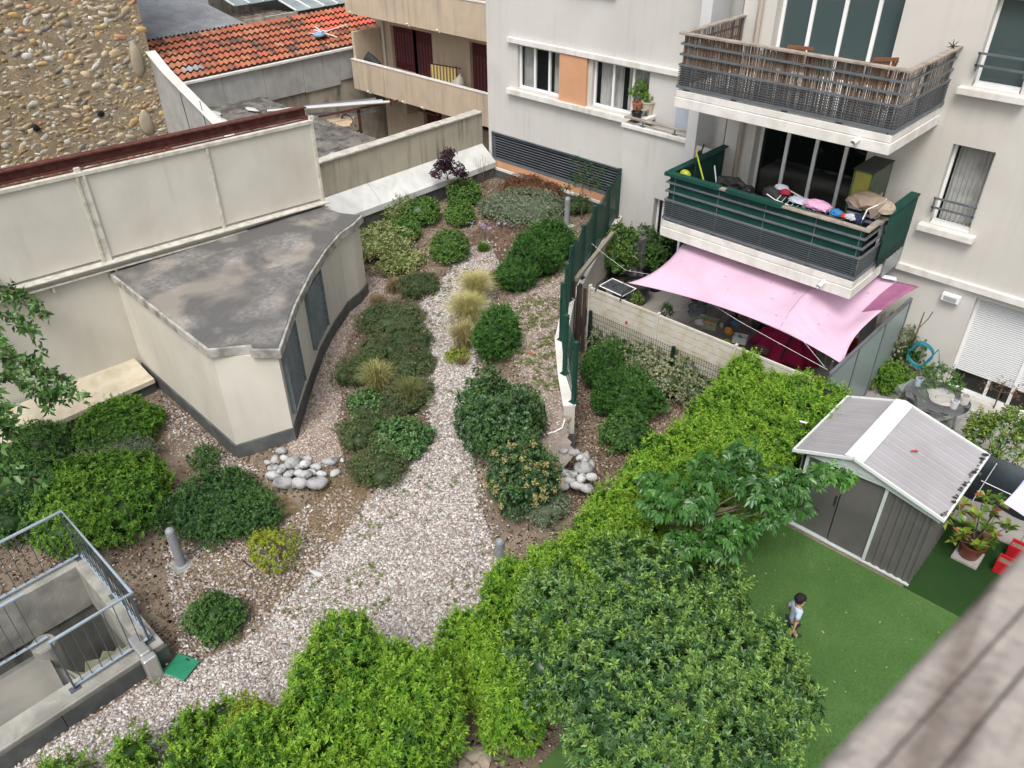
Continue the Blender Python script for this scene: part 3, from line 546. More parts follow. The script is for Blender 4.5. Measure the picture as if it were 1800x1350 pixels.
# ledge left of the hut
lg = MB(); X0, X1 = -16.02, -15.12
lg.add([(X1, -9, .32), (X1, 4.93, .32), (X1, 4.93, .22), (X1, -9, .22), (-15.35, -9, .35), (-15.35, 4.93, .35), (-15.8, -9, .46), (-15.8, 4.93, .46), (-16.0, -9, .5), (-16.0, 4.93, .5), (-16.0, -9, .22), (-16.0, 4.93, .22)],
  [(0, 1, 2, 3)[::-1], (0, 4, 5, 1), (4, 6, 7, 5), (6, 8, 9, 7), (3, 2, 11, 10), (1, 5, 7, 9, 11, 2)])
obj('ledge', lg, M('ledge_concrete', (.62, .56, .43), (.50, .44, .33), sc=3, rough=.9, bump=.2, bsc=40, streak=.3, stc=(.25, .21, .13)), bw); obj('ledge_base', MB().box(-15.9, -15.17, -9, 4.93, -.4, .218), m_plinth, bw)
# parapet and white cap right of the hut
pw = thing('parapet_wall', 'mossy stained parapet wall with a broad white sloping cap', 'wall', (-17.3, 14, 1))
m_moss = M('stained_parapet', (.43, .385, .30), (.36, .33, .26), sc=1.2, rough=.9, bump=.2, bsc=50, streak=1., stc=(.085, .09, .05), ssc=(5, 5, .3))
obj('wall', MB().box(-17.55, -17.33, 10.1, 17.08, -.4, 2.80), m_moss, pw); 
cp = MB(); y = 10.12; k = 0
while y < 17.05: y2 = min(17.06, y + 1.35); cp.box(-17.6, -17.27, y + .003, y2 - .003, 2.802, 2.85 + .006 * (k % 2)); y = y2; k += 1
obj('coping', cp, M('worn_coping', (.55, .53, .47), (.38, .36, .31), sc=5, rough=.9, bump=.4, bsc=40), pw, bevel=.01)
cw = MB(); segs = [10.2, 12.6, 15.0, 17.05]
for a, b in zip(segs[:-1], segs[1:]):
    a += .006; b -= .006; cw.add([(-17.32, a, 1.88), (-17.32, b, 1.88), (-16.74, b, 1.44), (-16.74, a, 1.44), (-16.74, a, 1.28), (-16.74, b, 1.28), (-17.32, a, 1.28), (-17.32, b, 1.28)], [(0, 3, 2, 1), (3, 4, 5, 2), (0, 6, 4, 3), (1, 2, 5, 7), (4, 6, 7, 5)])
obj('sloping_cap', cw, M('white_cap', (.62, .63, .61), (.50, .51, .48), sc=2.5, rough=.7, bump=.1, streak=.2, stc=(.4, .38, .33)), pw)
obj('wall_base', MB().box(-17.3, -16.8, 10.2, 17.04, -.2, 1.278), m_plinth, pw)
# ================================================================ STAIR PIT
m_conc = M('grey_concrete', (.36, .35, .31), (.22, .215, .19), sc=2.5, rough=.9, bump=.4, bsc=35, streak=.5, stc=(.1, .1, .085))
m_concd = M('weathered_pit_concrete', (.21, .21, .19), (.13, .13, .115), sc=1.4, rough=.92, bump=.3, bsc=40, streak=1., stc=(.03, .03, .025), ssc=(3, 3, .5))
sp = thing('stair_pit', 'sunken concrete stairwell with grey kerbs and a landing', 'stairwell', (-10, 0, 0))
x0, x1, y1 = -11.2, -8.6, 1.82
k = MB(); k.box(x0, x0 + .24, -6.3, y1, -.5, .4); k.box(x0 + .24, x1, y1 - .26, y1, -.5, .399); obj('kerb', k, m_conc, sp, bevel=.01)
k = MB(); k.box(x1 - .33, x1 - .02, -6.3, y1 - .262, -.5, .40); k.box(x1 - .018, x1 + .03, -6.3, y1 - .262, .36, .40); k.box(x1 - .018, x1 + .015, -6.3, y1 - .262, .30, .355); obj('kerb', k, m_conc, sp, bevel=.006)
k = MB(); 
yy = y1 - .27; i = 0
while yy > -6: k.box(x1 - .02, x1 + .022, yy - 1.19, yy, -.25, .298); yy -= 1.2
k.box(x1 + .002, x1 + .05, y1 - .26, y1 + .02, -.2, .36); obj('kerb_base', k, m_plinth, sp, bevel=.004)
pitw = MB(); xi0, xi1, yi = x0 + .2, x1 - .28, y1 - .22
for a, b in (((xi0, -6.3), (xi0, yi)), ((xi0, yi), (xi1, yi)), ((xi1, yi), (xi1, -6.3))): pitw.quad((*a, -3.2), (*b, -3.2), (*b, .39), (*a, .39))
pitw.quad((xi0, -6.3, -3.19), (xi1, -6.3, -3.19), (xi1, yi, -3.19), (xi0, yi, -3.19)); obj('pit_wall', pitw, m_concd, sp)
cc = P(75, 1130, .32); R0 = .17
ld = MB(); 
lp_ = [(cc[0], -6.3), (xi1 - .003, -6.3), (xi1 - .003, .95)]
for t in np.linspace(0, 1, 9): a = t * math.pi / 2; lp_.append((xi1 - .15 - .75 * math.sin(a) * .98, .25 + .7 * math.cos(a) * .9))
ld.prism([(cc[0], -6.3), (xi1 - .003, -6.3), (xi1 - .003, .55), (cc[0], .62)], .0, .12); obj('landing', ld, M('landing_screed', (.235, .225, .195), (.17, .165, .145), sc=1.6, rough=.9, bump=.2), sp); obj('curved_ledge', MB().prism([(xi1 - .005, .56)] + [(xi1 - 1.0 * math.cos(a) * .95 + .0, .56 + .2 * math.sin(a)) for a in np.linspace(0, math.pi / 2, 8)][::-1] + [(cc[0] + .17, .6)], -.5, -.06), m_conc, sp); 
obj('stair_column', MB().lathe([(R0, -3.2), (R0, .30), (R0 - .02, .33), (0, .33)], (cc[0], cc[1], 0), 24), m_conc, sp, smooth=False)
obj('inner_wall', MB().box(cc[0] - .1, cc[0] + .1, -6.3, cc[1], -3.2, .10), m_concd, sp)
for i in range(14):
    a0 = .02 + i * .3; a1 = a0 + .29; z = -.12 - i * .175; c0 = np.array([cc[0], cc[1]])
    poly = [tuple(c0 + .16 * np.array([math.cos(a0), math.sin(a0)])), tuple(c0 + 1.1 * np.array([math.cos(a0), math.sin(a0)])), tuple(c0 + 1.1 * np.array([math.cos(a1), math.sin(a1)])), tuple(c0 + .16 * np.array([math.cos(a1), math.sin(a1)]))]
    poly = [(min(xi1 - .01, max(xi0 + .01, x)), min(yi - .01, y)) for x, y in poly]
    if i < 9: obj('step', MB().prism(poly, z - .2, z), M('mossy_step', (.24, .25, .15), (.34, .33, .26), sc=3, rough=.95, bump=.3), sp)
m_rail = M('blue_grey_rail', (.30, .36, .41), (.25, .31, .36), sc=5, rough=.4, spec=.5); m_bal = M('dark_grey_baluster', (.085, .10, .115), rough=.5)
def railing(label, segs, zb, zt, cap_r=.026, posts=()):
    t = thing('stair_railing', label, 'railing', (*segs[0][0], zb)); rails = MB()
    rails.tube([(*segs[0][0], zt)] + [(*s[1], zt) for s in segs], cap_r, 12); obj('handrail', rails, m_rail, t, smooth=False, bevel=0)
    for p, q in segs:
        p = np.array(p, float); q = np.array(q, float); L = np.hypot(*(q - p)); obj('bottom_rail', MB().bar((*p, zb + .07), (*q, zb + .07), .05, .012), m_rail, t)
        n = int(L / .135); 
        for i in range(1, n): u = p + (q - p) * i / n; obj('baluster', MB().bar((*u, zb + .07), (*u, zt - .02), .011, .011, up=(q[0] - p[0], q[1] - p[1], 0)), m_bal, t)
    for x, y in posts: obj('post', MB().box(x - .025, x + .025, y - .012, y + .012, zb, zt - .02).box(x - .05, x + .05, y - .07, y + .07, zb, zb + .012), m_bal, t)
    return t
railing('long blue grey railing around three sides of the stairwell', [((-11.09, -3), (-11.09, 1.72)), ((-11.09, 1.72), (-8.77, 1.72)), ((-8.77, 1.72), (-8.77, .62))], .4, 1.4, posts=((-11.09, 1.69), (-9.95, 1.72), (-8.77, 1.69), (-8.77, .64), (-11.09, 0)))
railing('short blue grey railing on the inner edge of the stair landing', [((cc[0] + .02, -3), (cc[0] + .02, .72))], .33, 1.33)
# bent metal duct over the kerb corner
dk = MB(); dk.box(-8.97, -8.52, 1.46, 1.62, .401, .50).box(-8.54, -8.40, 1.44, 1.64, -.08, .47); tag(obj('metal_duct', dk, M('galvanised_sheet', (.50, .50, .48), (.42, .42, .39), sc=3, rough=.35, metal=.6), bevel=.03), 'bent silver sheet duct over the corner of the stairwell kerb', 'duct')
vc = PT(320, 1176); m_vg = M('green_plastic', (.02, .20, .10), (.03, .24, .13), sc=6, rough=.6)
vv = thing('valve_cover', 'square green plastic valve cover lying in the pebbles', 'cover', vc); mb = MB(); ca, sa = math.cos(.35), math.sin(.35)
A = np.array([ca, sa, .08]); B = np.array([-sa, ca, .05]); N_ = np.cross(A, B); vc2 = vc + [0, 0, .05]; mb.obox(vc2, A * .2, B * .17, N_ * .014); obj('lid', mb, m_vg, vv, bevel=.012); mb = MB()
for i in range(-5, 6): mb.obox(vc2 + A * .034 * i + N_ * .016, A * .004, B * .15, N_ * .003)
for i in range(-4, 5): mb.obox(vc2 + B * .034 * i + N_ * .0162, A * .18, B * .004, N_ * .0028)
obj('grid_relief', mb, m_vg, vv); obj('key_slot', MB().obox(vc2 + A * .02 + B * .12 + N_ * .02, A * .03, B * .014, N_ * .004), m_dark, vv)
# ================================================================ NEIGHBOURING BUILDINGS
m_beige = M('beige_render', (.56, .45, .33), (.47, .385, .29), sc=1.2, rough=.9, bump=.2, bsc=50, streak=1.1, stc=(.30, .255, .20), ssc=(4, 4, .25))
m_shutr = M('dark_red_shutter', (.085, .018, .022), (.065, .014, .018), sc=5, rough=.55)
bb = thing('beige_building', 'peach beige apartment block with long stained balcony parapets and dark red shutters', 'building', (-24, 21, -3))
BX0, BX1 = -27.62, -17.15
obj('back_wall', wallgrid(MB(), 21.5, BX0, BX1, -3.2, 12, [(-26.85, -25.5, 1.75, 3.4), (-25.5, -24.42, .3, 3.4), (-22.36, -21.3, .3, 3.4), (-25.2, -24.1, -2.6, .7)], .25), m_beige, bb)
m_sh = MB()
def shutter(x0, x1, z0, z1, y, nm='shutter'):
    mb = MB(); mb.box(x0, x1, y, y + .04, z0, z1, (.085, .018, .022)); w = (x1 - x0)
    k = max(2, int(w / .16)); sl = mb
    for i in range(k):
        xa = x0 + w * (i + .3) / k; xb = x0 + w * (i + .7) / k
        z = z0 + (z1 - z0) * .18
        while z < z1 - (z1 - z0) * .14: sl.box(xa, xb, y - .006, y - .001, z, z + .022, (.24, .12, .12)); z += .07
    o = obj(nm, mb, m_col, bb)
for a in ((-26.83, -26.18, 1.77, 3.38), (-26.16, -25.52, 1.77, 3.38), (-25.48, -24.44, .3, 3.38), (-22.34, -21.32, .3, 3.38)): shutter(*a, 21.62)
shutter(-25.18, -24.12, -2.6, .68, 21.66, 'door')
for z0, z1, zs in ((1.12, 2.24, .12), (3.95, 5.12, 3.7)):
    p = MB(); p.box(BX0, BX1 - .02, 20.0, 20.14, z0, z1); obj('balcony_parapet', p, m_beige, bb, bevel=.01); 
    obj('parapet_coping', MB().box(BX0 - .02, BX1 - .02, 19.98, 20.16, z1 + .001, z1 + .03), m_white, bb)
    obj('balcony_slab', MB().box(BX0, BX1 - .02, 20.142, 21.5, z0 - .0, z0 + .16), m_beige, bb)
obj('parapet_end', MB().box(BX0, BX0 + .14, 20.142, 21.48, 1.29, 3.25), m_beige, bb, bevel=.01)
obj('side_wall', MB().box(BX0, BX0 + .1, 21.51, 27, -3.2, 12), m_beige, bb)
obj('roof', MB().box(BX0, BX1, 19.9, 27, 12, 12.2), m_beige, bb)
obj('balustrade', MB().box(BX0, BX0 + .14, 20.142, 21.5, 4.12, 5.12), m_beige, bb)
obj('sill', MB().box(-26.95, -25.4, 21.38, 21.5, 1.64, 1.74), m_beige, bb); obj('low_wall', MB().box(-25.75, -25.5, 20.9, 21.49, .29, 1.5), m_beige, bb)
obj('drain_pipe', MB().tube([(-27.25, 21.42, .2), (-27.25, 21.42, 3.94)], .05, 10), M('cream_pipe', (.6, .56, .47), rough=.5), bb)
for px in (-26.6, -24.5, -23.4, -21.5):
    obj('weep_spout', MB().tube([(px, 20.02, 1.1), (px, 19.9, 1.16), (px + .05, 19.86, 1.22)], .035, 8), M('cream_pipe', (.6, .56, .47)), bb)
for px in (-27.2, -23.9, -22.3): obj('weep_spout', MB().tube([(px, 20.02, 3.93), (px, 19.9, 3.99), (px + .05, 19.86, 4.06)], .035, 8), MATS['cream_pipe'], bb)
# striped sun screen, bag and chair on that balcony
ss = thing('striped_screen', 'yellow and brown striped cloth screen standing on the beige balcony', 'screen', (-23.5, 20.7, .3)); mb = MB(); X, Yv = -23.75, 20.5
for i in range(16): mb.obox((X + .035 + i * .075, Yv + .25 + i * .012, 1.75), (.037, .006, 0), (0, .008, 0), (0, 0, .78), (.62, .50, .20) if i % 2 else (.20, .14, .07))
obj('cloth', mb, m_col, ss); mb = MB(); mb.bar((X, Yv + .25, .9), (X, Yv + .25, 2.6), .03).bar((X + 1.2, Yv + .45, .9), (X + 1.2, Yv + .45, 2.6), .03).bar((X, Yv + .25, 2.56), (X + 1.45, Yv + .47, 2.56), .03).bar((X, Yv + .25, .95), (X + 1.2, Yv + .45, .95), .03); obj('frame', mb, m_shutr, ss)
tag(obj('folded_tarp', MB().blob((-22.35, 20.75, 1.7), (.34, .25, .65), 3, 2, .3, (.40, .37, .33)), m_col, smooth=True), 'crumpled grey folded tarp leaning beside the striped screen', 'tarp')
tag(obj('black_bag', MB().blob((-27.0, 20.5, 2.1), (.42, .25, .3), 5, 2, .5, (.03, .035, .035)), m_col, smooth=True), 'crumpled black bag on the left end of the beige balcony', 'bag')
# stone building on the left
m_mortar = M('old_mortar', (.44, .35, .23), (.33, .26, .17), sc=2.5, rough=.95, bump=.8, bsc=22, fine=.3)
SX = -28.9; YE = 12.6
sb = thing('stone_building', 'tall rubble stone wall building in ochre and grey stones', 'building', (SX, 4, -3))
obj('wall', MB().box(SX - 5, SX, -14, YE, -3.2, 12), m_mortar, sb)
R = np.random.default_rng(21); n = 60000
yy = R.uniform(3.5, YE - .05, n); zz = R.uniform(-1.2, 7.2, n); sz = np.exp(R.normal(-3.4, .6, n)).clip(.014, .15)
keep = []; grid = {}
order = np.argsort(-sz)
for i in order:   # drop stones that lie on top of larger ones
    k0 = (int(yy[i] / .3), int(zz[i] / .3)); ok = True
    for a in (-1, 0, 1):
        for b in (-1, 0, 1):
            for j in grid.get((k0[0] + a, k0[1] + b), ()):
                if (yy[i] - yy[j]) ** 2 / 1.4 + (zz[i] - zz[j]) ** 2 < ((sz[i] + sz[j]) * .52) ** 2: ok = False; break
            if not ok: break
        if not ok: break
    if ok: grid.setdefault(k0, []).append(i); keep.append(i)
keep = np.array(keep); n = len(keep); IV, IF = ICO[1]; IF = np.array(IF); s = sz[keep]
kk = R.normal(size=(n, 3, 3)); ph = R.uniform(0, 6, (n, 1, 3)); D = 1 + R.normal(0, .3, (n, len(IV)))
V = IV[None] * D[..., None]; V = V * np.stack([s * R.uniform(.12, .28, n), s * R.uniform(.9, 1.8, n), s * R.uniform(.55, .95, n)], 1)[:, None, :]
a = R.normal(0, .35, n)[:, None]; y_ = V[..., 1] * np.cos(a) - V[..., 2] * np.sin(a); z_ = V[..., 1] * np.sin(a) + V[..., 2] * np.cos(a)
V = np.stack([V[..., 0] + SX - .01, y_ + yy[keep][:, None], z_ + zz[keep][:, None]], -1)
pal = np.array([(.38, .30, .20), (.43, .37, .28), (.46, .43, .38), (.42, .29, .13), (.33, .26, .18), (.24, .225, .20), (.40, .21, .12), (.55, .52, .47), (.42, .34, .20)])
idx = R.choice(9, n, p=[.24, .17, .11, .10, .14, .07, .02, .05, .10]); C = np.repeat(pal[idx] * R.uniform(1.0, 1.45, (n, 1)), len(IV), 0)
m_rub = M('rubble', (1, 1, 1), (.44, .36, .24), sc=9, attr=True, rough=.95, bump=.6, bsc=30, lo=.5, hi=.85)
obj('stones', MB(), m_mortar, sb) if 0 else None
so_ = npobj('stones', V.reshape(-1, 3), (IF[None] + np.arange(n)[:, None, None] * len(IV)).reshape(-1, 3), C, m_rub, sb, smooth=False)
for py, pz in ((PX(62, 225, SX)), (PX(176, 200, SX))) if 0 else []: pass
hm = MB()
for px, pyy in ((62, 225), (176, 199)):
    q = PX(px, pyy, SX); hm.blob((SX + .05, q[1], q[2]), (.05, .11, .1), px, 2, .3, (.01, .01, .01))
    obj('wall_hole', hm, m_col, sb); hm = MB()
for (px, pyy, ry, rz_) in ((245, 105, .22, .55), (262, 215, .25, .45)):
    q = PX(px, pyy, SX); obj('cement_patch', MB().blob((SX + .03, q[1] - .1, q[2]), (.1, ry, rz_), px, 3, .1), M('cement', (.40, .34, .25), (.33, .28, .2), sc=4, rough=.95, bump=.2), sb, smooth=True)
# tiled roof building, wrapped walls
tb = thing('tiled_building', 'low building with red clay tile roof and sheet wrapped walls', 'building', (-29, 16, -3))
XE, ZE, XR, ZR, Y0, Y1 = -28.0, 2.68, -30.0, 3.68, 12.7, 22.4
nc = 7; wv = .235; nw = int((Y1 - Y0) / wv); sub = 6; V = []; F = []; Cc = []
for c in range(nc):
    t0 = c / nc; t1 = (c + 1) / nc + .02
    for w in range(nw):
        y0 = Y0 + w * wv; col = np.array([(.38, .125, .07), (.43, .18, .10), (.32, .11, .065), (.13, .08, .065), (.47, .12, .07), (.20, .10, .07), (.42, .22, .13)])[R.choice(7, p=[.40, .24, .12, .05, .08, .06, .05])] * R.uniform(.9, 1.08)
        if w in (3, 4, 5) and c == 5: col = np.array((.33, .33, .34))
        if w > nw - 14 and 1 <= c <= 3 and R.random() < .6: col = np.array((.62, .13, .08))
        for a in range(sub + 1):
            u = a / sub; yy0 = y0 + u * wv * .995; hgt = .035 * math.sin(u * 2 * math.pi) ** 1 if 1 else 0
            for t, lift in ((t0, .0), (t1, .075)):
                x = XR + (XE - XR) * t; z = ZR + (ZE - ZR) * t; V.append((x, yy0, z + hgt + lift + .0))
            Cc += [tuple(col)] * 2
        b = len(V) - 2 * (sub + 1)
        for a in range(sub): F.append((b + 2 * a, b + 2 * a + 1, b + 2 * a + 3, b + 2 * a + 2))
        # leading edge coloured near black, a painted shadow line under each course
        for a in range(sub + 1):
            x, yy0, z = V[b + 2 * a + 1]; V.append((x, yy0, z)); V.append((x - .0, yy0, z - .09)); Cc += [(.035, .016, .012)] * 2
        b2 = len(V) - 2 * (sub + 1)
        for a in range(sub): F.append((b2 + 2 * a, b2 + 2 * a + 1, b2 + 2 * a + 3, b2 + 2 * a + 2))
mb = MB(); mb.v = V; mb.f = F; mb.c = Cc; mb.mi = [0] * len(F); mb.has = True
m_tile = M('clay_tile', (1, 1, 1), (.11, .07, .055), sc=1.1, attr=True, rough=.85, bump=.3, bsc=30, lo=.55, hi=.8, streak=.4, ssc=(.8, 8, .8), stc=(.12, .08, .07)); obj('roof_tiles', mb, m_tile, tb)
mb = MB(); mb.add([(XR, Y0, ZR - .03), (XE, Y0, ZE - .03), (XE, Y1, ZE - .03), (XR, Y1, ZR - .03), (XR, Y0, ZR - .12), (XE, Y0, ZE - .12), (XE, Y1, ZE - .12), (XR, Y1, ZR - .12)], [(0, 1, 2, 3), (4, 7, 6, 5), (0, 4, 5, 1), (1, 5, 6, 2), (2, 6, 7, 3)]); obj('roof_deck', mb, m_mortar, tb)
m_wrap = M('grey_sheet_wrap', (.42, .42, .40), (.34, .34, .325), sc=2, rough=.65, bump=.25, bsc=6, streak=.4, stc=(.13, .13, .13))
m_oldw = M('old_grey_wall', (.42, .37, .29), (.26, .235, .195), sc=1.5, rough=.95, bump=.3, streak=1.2, stc=(.05, .05, .045), ssc=(2, 2, .4))
obj('wall', MB().box(-34, XE + .02, Y0 + .1, 27, -3.2, 2.4), m_oldw, tb)
mb = MB(); yv = Y0 + .1
while yv < Y1 - .2: y2 = min(yv + 1.7, Y1); mb.box(XE + .04, XE + .10, yv, y2 - .012, 1.38 + .1 * math.sin(yv), 2.56); yv = y2
obj('sheet_wrap', mb, m_wrap, tb, bevel=.02); obj('eave_flashing', MB().box(XE + .02, XE + .22, Y0, Y1, 2.57, 2.64), m_white, tb)
# lean-to parapet (gable) descending towards the courtyard
gp = [(SX, 3.55), (XE, 3.02), (-24.6, 1.62), (-23.9, 1.2)]
V = []; 
for yv in (Y0 - .16, Y0 + .0): V += [(x, yv, z) for x, z in gp] + [(-23.9, yv, -3.2), (SX, yv, -3.2)]
n6 = 6; mb = MB().add(V, [tuple(range(n6 - 1, -1, -1)), tuple(range(n6, 2 * n6))] + [(i, (i + 1) % n6, n6 + (i + 1) % n6, n6 + i) for i in range(n6)]); obj('gable_wrap', mb, m_wrap, tb)
mb = MB()
for (xa, za), (xb, zb) in zip(gp[:-1], gp[1:]): mb.bar((xa, Y0 - .08, za + .03), (xb, Y0 - .08, zb + .03), .34, .04)
obj('gable_coping', mb, m_white, tb)
sm = MB()
for x in (-27.2, -25.9): sm.tube([(x, Y0 - .17, 2.5), (x + .1, Y0 - .17, 1.2), (x + .25, Y0 - .17, .2), (x + .2, Y0 - .17, -1)], .012, 5)
obj('sheet_seam', sm, m_dark, tb)
# corrugated and glazed roofs behind the tiles
m_corr = M('corrugated_sheet', (.36, .37, .38), (.26, .265, .27), sc=1.5, rough=.5, metal=.3)
def corrugated(x0, x1, y0, y1, zf, pitch, amp, along='x'):
    mb = MB(); n = int(((y1 - y0) if along == 'x' else (x1 - x0)) / pitch * 4); V = []; F = []
    for i in range(n + 1):
        u = i / n
        if along == 'x':
            y = y0 + (y1 - y0) * u; d = amp * math.sin(i * math.pi / 2 + .4); V += [(x0, y, zf(x0, y) + d), (x1, y, zf(x1, y) + d)]
        else:
            x = x0 + (x1 - x0) * u; d = amp * math.sin(i * math.pi / 2 + .4); V += [(x, y0, zf(x, y0) + d), (x, y1, zf(x, y1) + d)]
    F = [(2 * i, 2 * i + 1, 2 * i + 3, 2 * i + 2) for i in range(n)]; return mb.add(V, F)
cs = thing('corrugated_shed', 'grey corrugated metal roof behind the red tiles', 'shed', (-33, 15, 0))
obj('roof', corrugated(-38, -30.05, 12.5, 17.0, lambda x, y: 3.7 + (-30.0 - x) * .14, .16, .03), m_corr, cs); obj('wall', MB().box(-38, -30.2, 12.7, 16.9, -3.2, 3.6), m_oldw, cs)
gs = thing('glazed_roof', 'broken greenish glazed roof with white bars behind the red tiles', 'roof', (-33, 20, 0))
zf = lambda x: 3.80 + (-30.0 - x) * .22; m_gp = M('wired_glass', (.20, .25, .25), (.30, .34, .34), sc=1.5, rough=.25, spec=.6)
yv = 19.4
while yv < 27: gm = MB(); gm.quad((-37, yv, zf(-37)), (-30.02, yv, zf(-30.02)), (-30.02, yv + .62, zf(-30.02)), (-37, yv + .62, zf(-37))); obj('glass_strip', gm, m_gp, gs); obj('glazing_bar', MB().bar((-37, yv - .03, zf(-37) + .03), (-30.02, yv - .03, zf(-30.02) + .03), .05, .05), m_alu, gs); yv += .68
yv = 17.4
while yv < 19.3: gm = MB(); gm.quad((-37, yv, zf(-37) + .05), (-31.2, yv, zf(-31.2) + .05), (-31.2, yv + .62, zf(-31.2) + .05), (-37, yv + .62, zf(-37) + .05)); obj('glass_strip', gm, m_gp, gs); obj('glazing_bar', MB().bar((-37, yv - .03, zf(-37) + .08), (-31.2, yv - .03, zf(-31.2) + .08), .05, .05), m_alu, gs); yv += .68
obj('hole', MB().box(-32.2, -30.1, 17.1, 19.3, 3.2, 3.25), m_dark, gs); 
for k_ in range(4): obj('rafter', MB().bar((-31.6 + k_ * .4, 17.1, 3.66), (-31.6 + k_ * .4, 19.4, 3.66), .05, .07), m_wood, gs)
for k_ in range(3): obj('rafter', MB().bar((-32.2, 17.7 + k_ * .6, 3.7), (-30.1, 17.7 + k_ * .6, 3.6), .05, .07), m_wood, gs)
obj('wall', MB().box(-37, -30.1, 19.35, 27, -3.2, 3.6), m_oldw, gs); obj('kerb', MB().box(-30.12, -29.98, 17.05, 19.4, 3.5, 3.80), m_edge, gs)
# mossy fibre cement lean-to roofs beyond the boundary wall
m_fib = M('mossy_fibre_sheet', (.22, .21, .19), (.09, .085, .078), sc=2.2, rough=.95, bump=.5, bsc=25, lo=.35, hi=.6, speck=.3)
ls = thing('lean_to', 'mossy dark ribbed fibre cement lean-to roof beyond the boundary wall', 'shed', (-21, 14, -2))
zl = lambda x, y: 1.66 - (x + 28) * .012 - (y - 12.7) * .03
obj('roof', corrugated(-27.9, -18.1, 12.72, 15.9, zl, .19, .035, 'y'), m_fib, ls); obj('wall', MB().box(-27.8, -18.3, 12.75, 15.8, -3.2, 1.2), m_oldw, ls)
zl2 = lambda x, y: .9 - (x + 25) * .06
ls2 = thing('lean_to', 'grey ribbed shed roof right behind the panelled wall', 'shed', (-20, 6, -2)); obj('roof', corrugated(-24, -18, -4, 12.0, zl2, .19, .035, 'y'), m_fib, ls2); obj('wall', MB().box(-23.8, -18.2, -3.8, 11.8, -3.2, .3), m_oldw, ls2)
wp = M('white_patch', (.62, .62, .60), (.5, .5, .48), sc=5, rough=.8)
for i, (px, py) in enumerate(((382, 205), (392, 213), (443, 191), (434, 222), (378, 200), (590, 270))):
    q = P(px, py, 1.66); obj('roof_patch', MB().blob((q[0], q[1], zl(q[0], q[1]) + .06), (.34, .13, .03), i, 2, .5), wp, ls, smooth=True)
# pipes and boards stacked on the yard roof
m_pipe = M('pipe_grey', (.42, .42, .41), rough=.5); Y = 18.6
sh_ = thing('scaffold_shelf', 'open rack of beams beside the beige building holding pipes', 'rack', (-22, 18.5, -1)); obj('beam', MB().bar(P(560, 205, 1.5), P(700, 177, 1.6), .05, .07), m_red, sh_); obj('beam', MB().bar(P(500, 203, 1.4), P(660, 195, 1.4), .05, .07), m_railmet, sh_); obj('post', MB().bar(P(630, 192, 1.5) - [0, 0, 4.6], P(630, 192, 1.5), .08), m_red, sh_)
for i, (c_, r, lb) in enumerate((((.55, .55, .53), .05, 'light grey'), ((.45, .46, .47), .05, 'mid grey'), ((.12, .13, .14), .07, 'thick dark grey'))):
    q0 = P(470 + 30 * i, 195 - 3 * i, 1.6); q1 = P(685 - 12 * i, 179 - 2 * i, 1.75); tag(obj('pipe', MB().tube([q0, q1], r, 8, c_), m_colg), lb + ' plastic pipe lying on the rack by the beige building', 'pipe', 'pipes on the rack')
for i in range(4):
    tag(obj('cardboard_tube', MB().tube([P(575 + 4 * i, 212 + 4 * i, 1.1), P(626 - 3 * i, 205 + 5 * i, 1.2)], .07, 8, (.48, .37, .25)), m_col), ('front', 'second', 'third', 'rearmost')[i] + ' tan cardboard tube in the pile below the pipe rack', 'tube', 'tan tubes under the rack')
tag(obj('black_cable', MB().tube([P(610, 218, 1.1) + [.5 * math.cos(t), .05 * t, .3 * math.sin(t)] for t in np.linspace(0, 5.5, 24)], .025, 6, (.02, .02, .02)), m_colg), 'loop of thick black cable hanging at the pipe rack', 'cable')

# debris on the tiles
q = np.array((-28.6, 19.6, 3.1)); dbr = MB()
dn = thing('antenna_debris', 'tangle of white sticks and blue cloth lying on the tiled roof', 'debris', q)
for i in range(7): dbr.tube([q + R.normal(0, .15, 3) * (1, 1, .3) + [0, 0, .12], q + R.normal(0, .55, 3) * (1, 1, .15) + [0, 0, .15]], .02, 5)
obj('sticks', dbr, m_alu, dn); obj('cloth', MB().blob(q + [0, -.25, .08], (.28, .2, .12), 4, 2, .4, (.25, .36, .5)), m_col, dn, smooth=True)
# ================================================================ PLANTS
def nrm(v): return v / (np.linalg.norm(v, axis=-1, keepdims=True) + 1e-9)
def leaf_arrays(Pn, Nn, K, L, Wd, spread, cols, R, curl=.25, jl=.25, mixup=.35, fold=.25):
    """K leaves around an axis at every point; returns verts, tris, colours"""
    n = len(Pn); ax = nrm(Nn * (1 - mixup) + np.array([0, 0, 1]) * mixup + R.normal(0, .28, (n, 3)))
    t = nrm(np.cross(ax, R.normal(0, 1, (n, 3)))); b = np.cross(ax, t)
    a = (np.arange(K)[None] * 2.4 + R.uniform(0, 6.28, (n, 1)) + R.normal(0, .25, (n, K)))[..., None]
    sp = (spread + R.normal(0, .22, (n, K)))[..., None]
    rad = np.cos(a) * t[:, None] + np.sin(a) * b[:, None]; d = nrm(rad * np.sin(sp) + ax[:, None] * np.cos(sp)); side = nrm(np.cross(d, ax[:, None] + rad * .01)); up = np.cross(side, d)
    l = (L * R.uniform(1 - jl, 1 + jl, (n, K)))[..., None]; w = l * Wd
    base = Pn[:, None] + d * l * .05; tip = base + d * l - up * l * curl * -.0 - np.array([0, 0, 1]) * l * curl * .5; m = base + d * l * .48
    V = np.stack([base, m - side * w / 2 + up * w * fold, tip, m + side * w / 2 + up * w * fold], 2).reshape(-1, 3)
    q = np.arange(n * K)[:, None] * 4; F = np.concatenate([q + [0, 1, 2], q + [0, 2, 3]], 0)
    C = np.repeat(np.repeat(cols, K, 0) * R.uniform(.82, 1.18, (n * K, 1)), 4, 0); return V, F, C
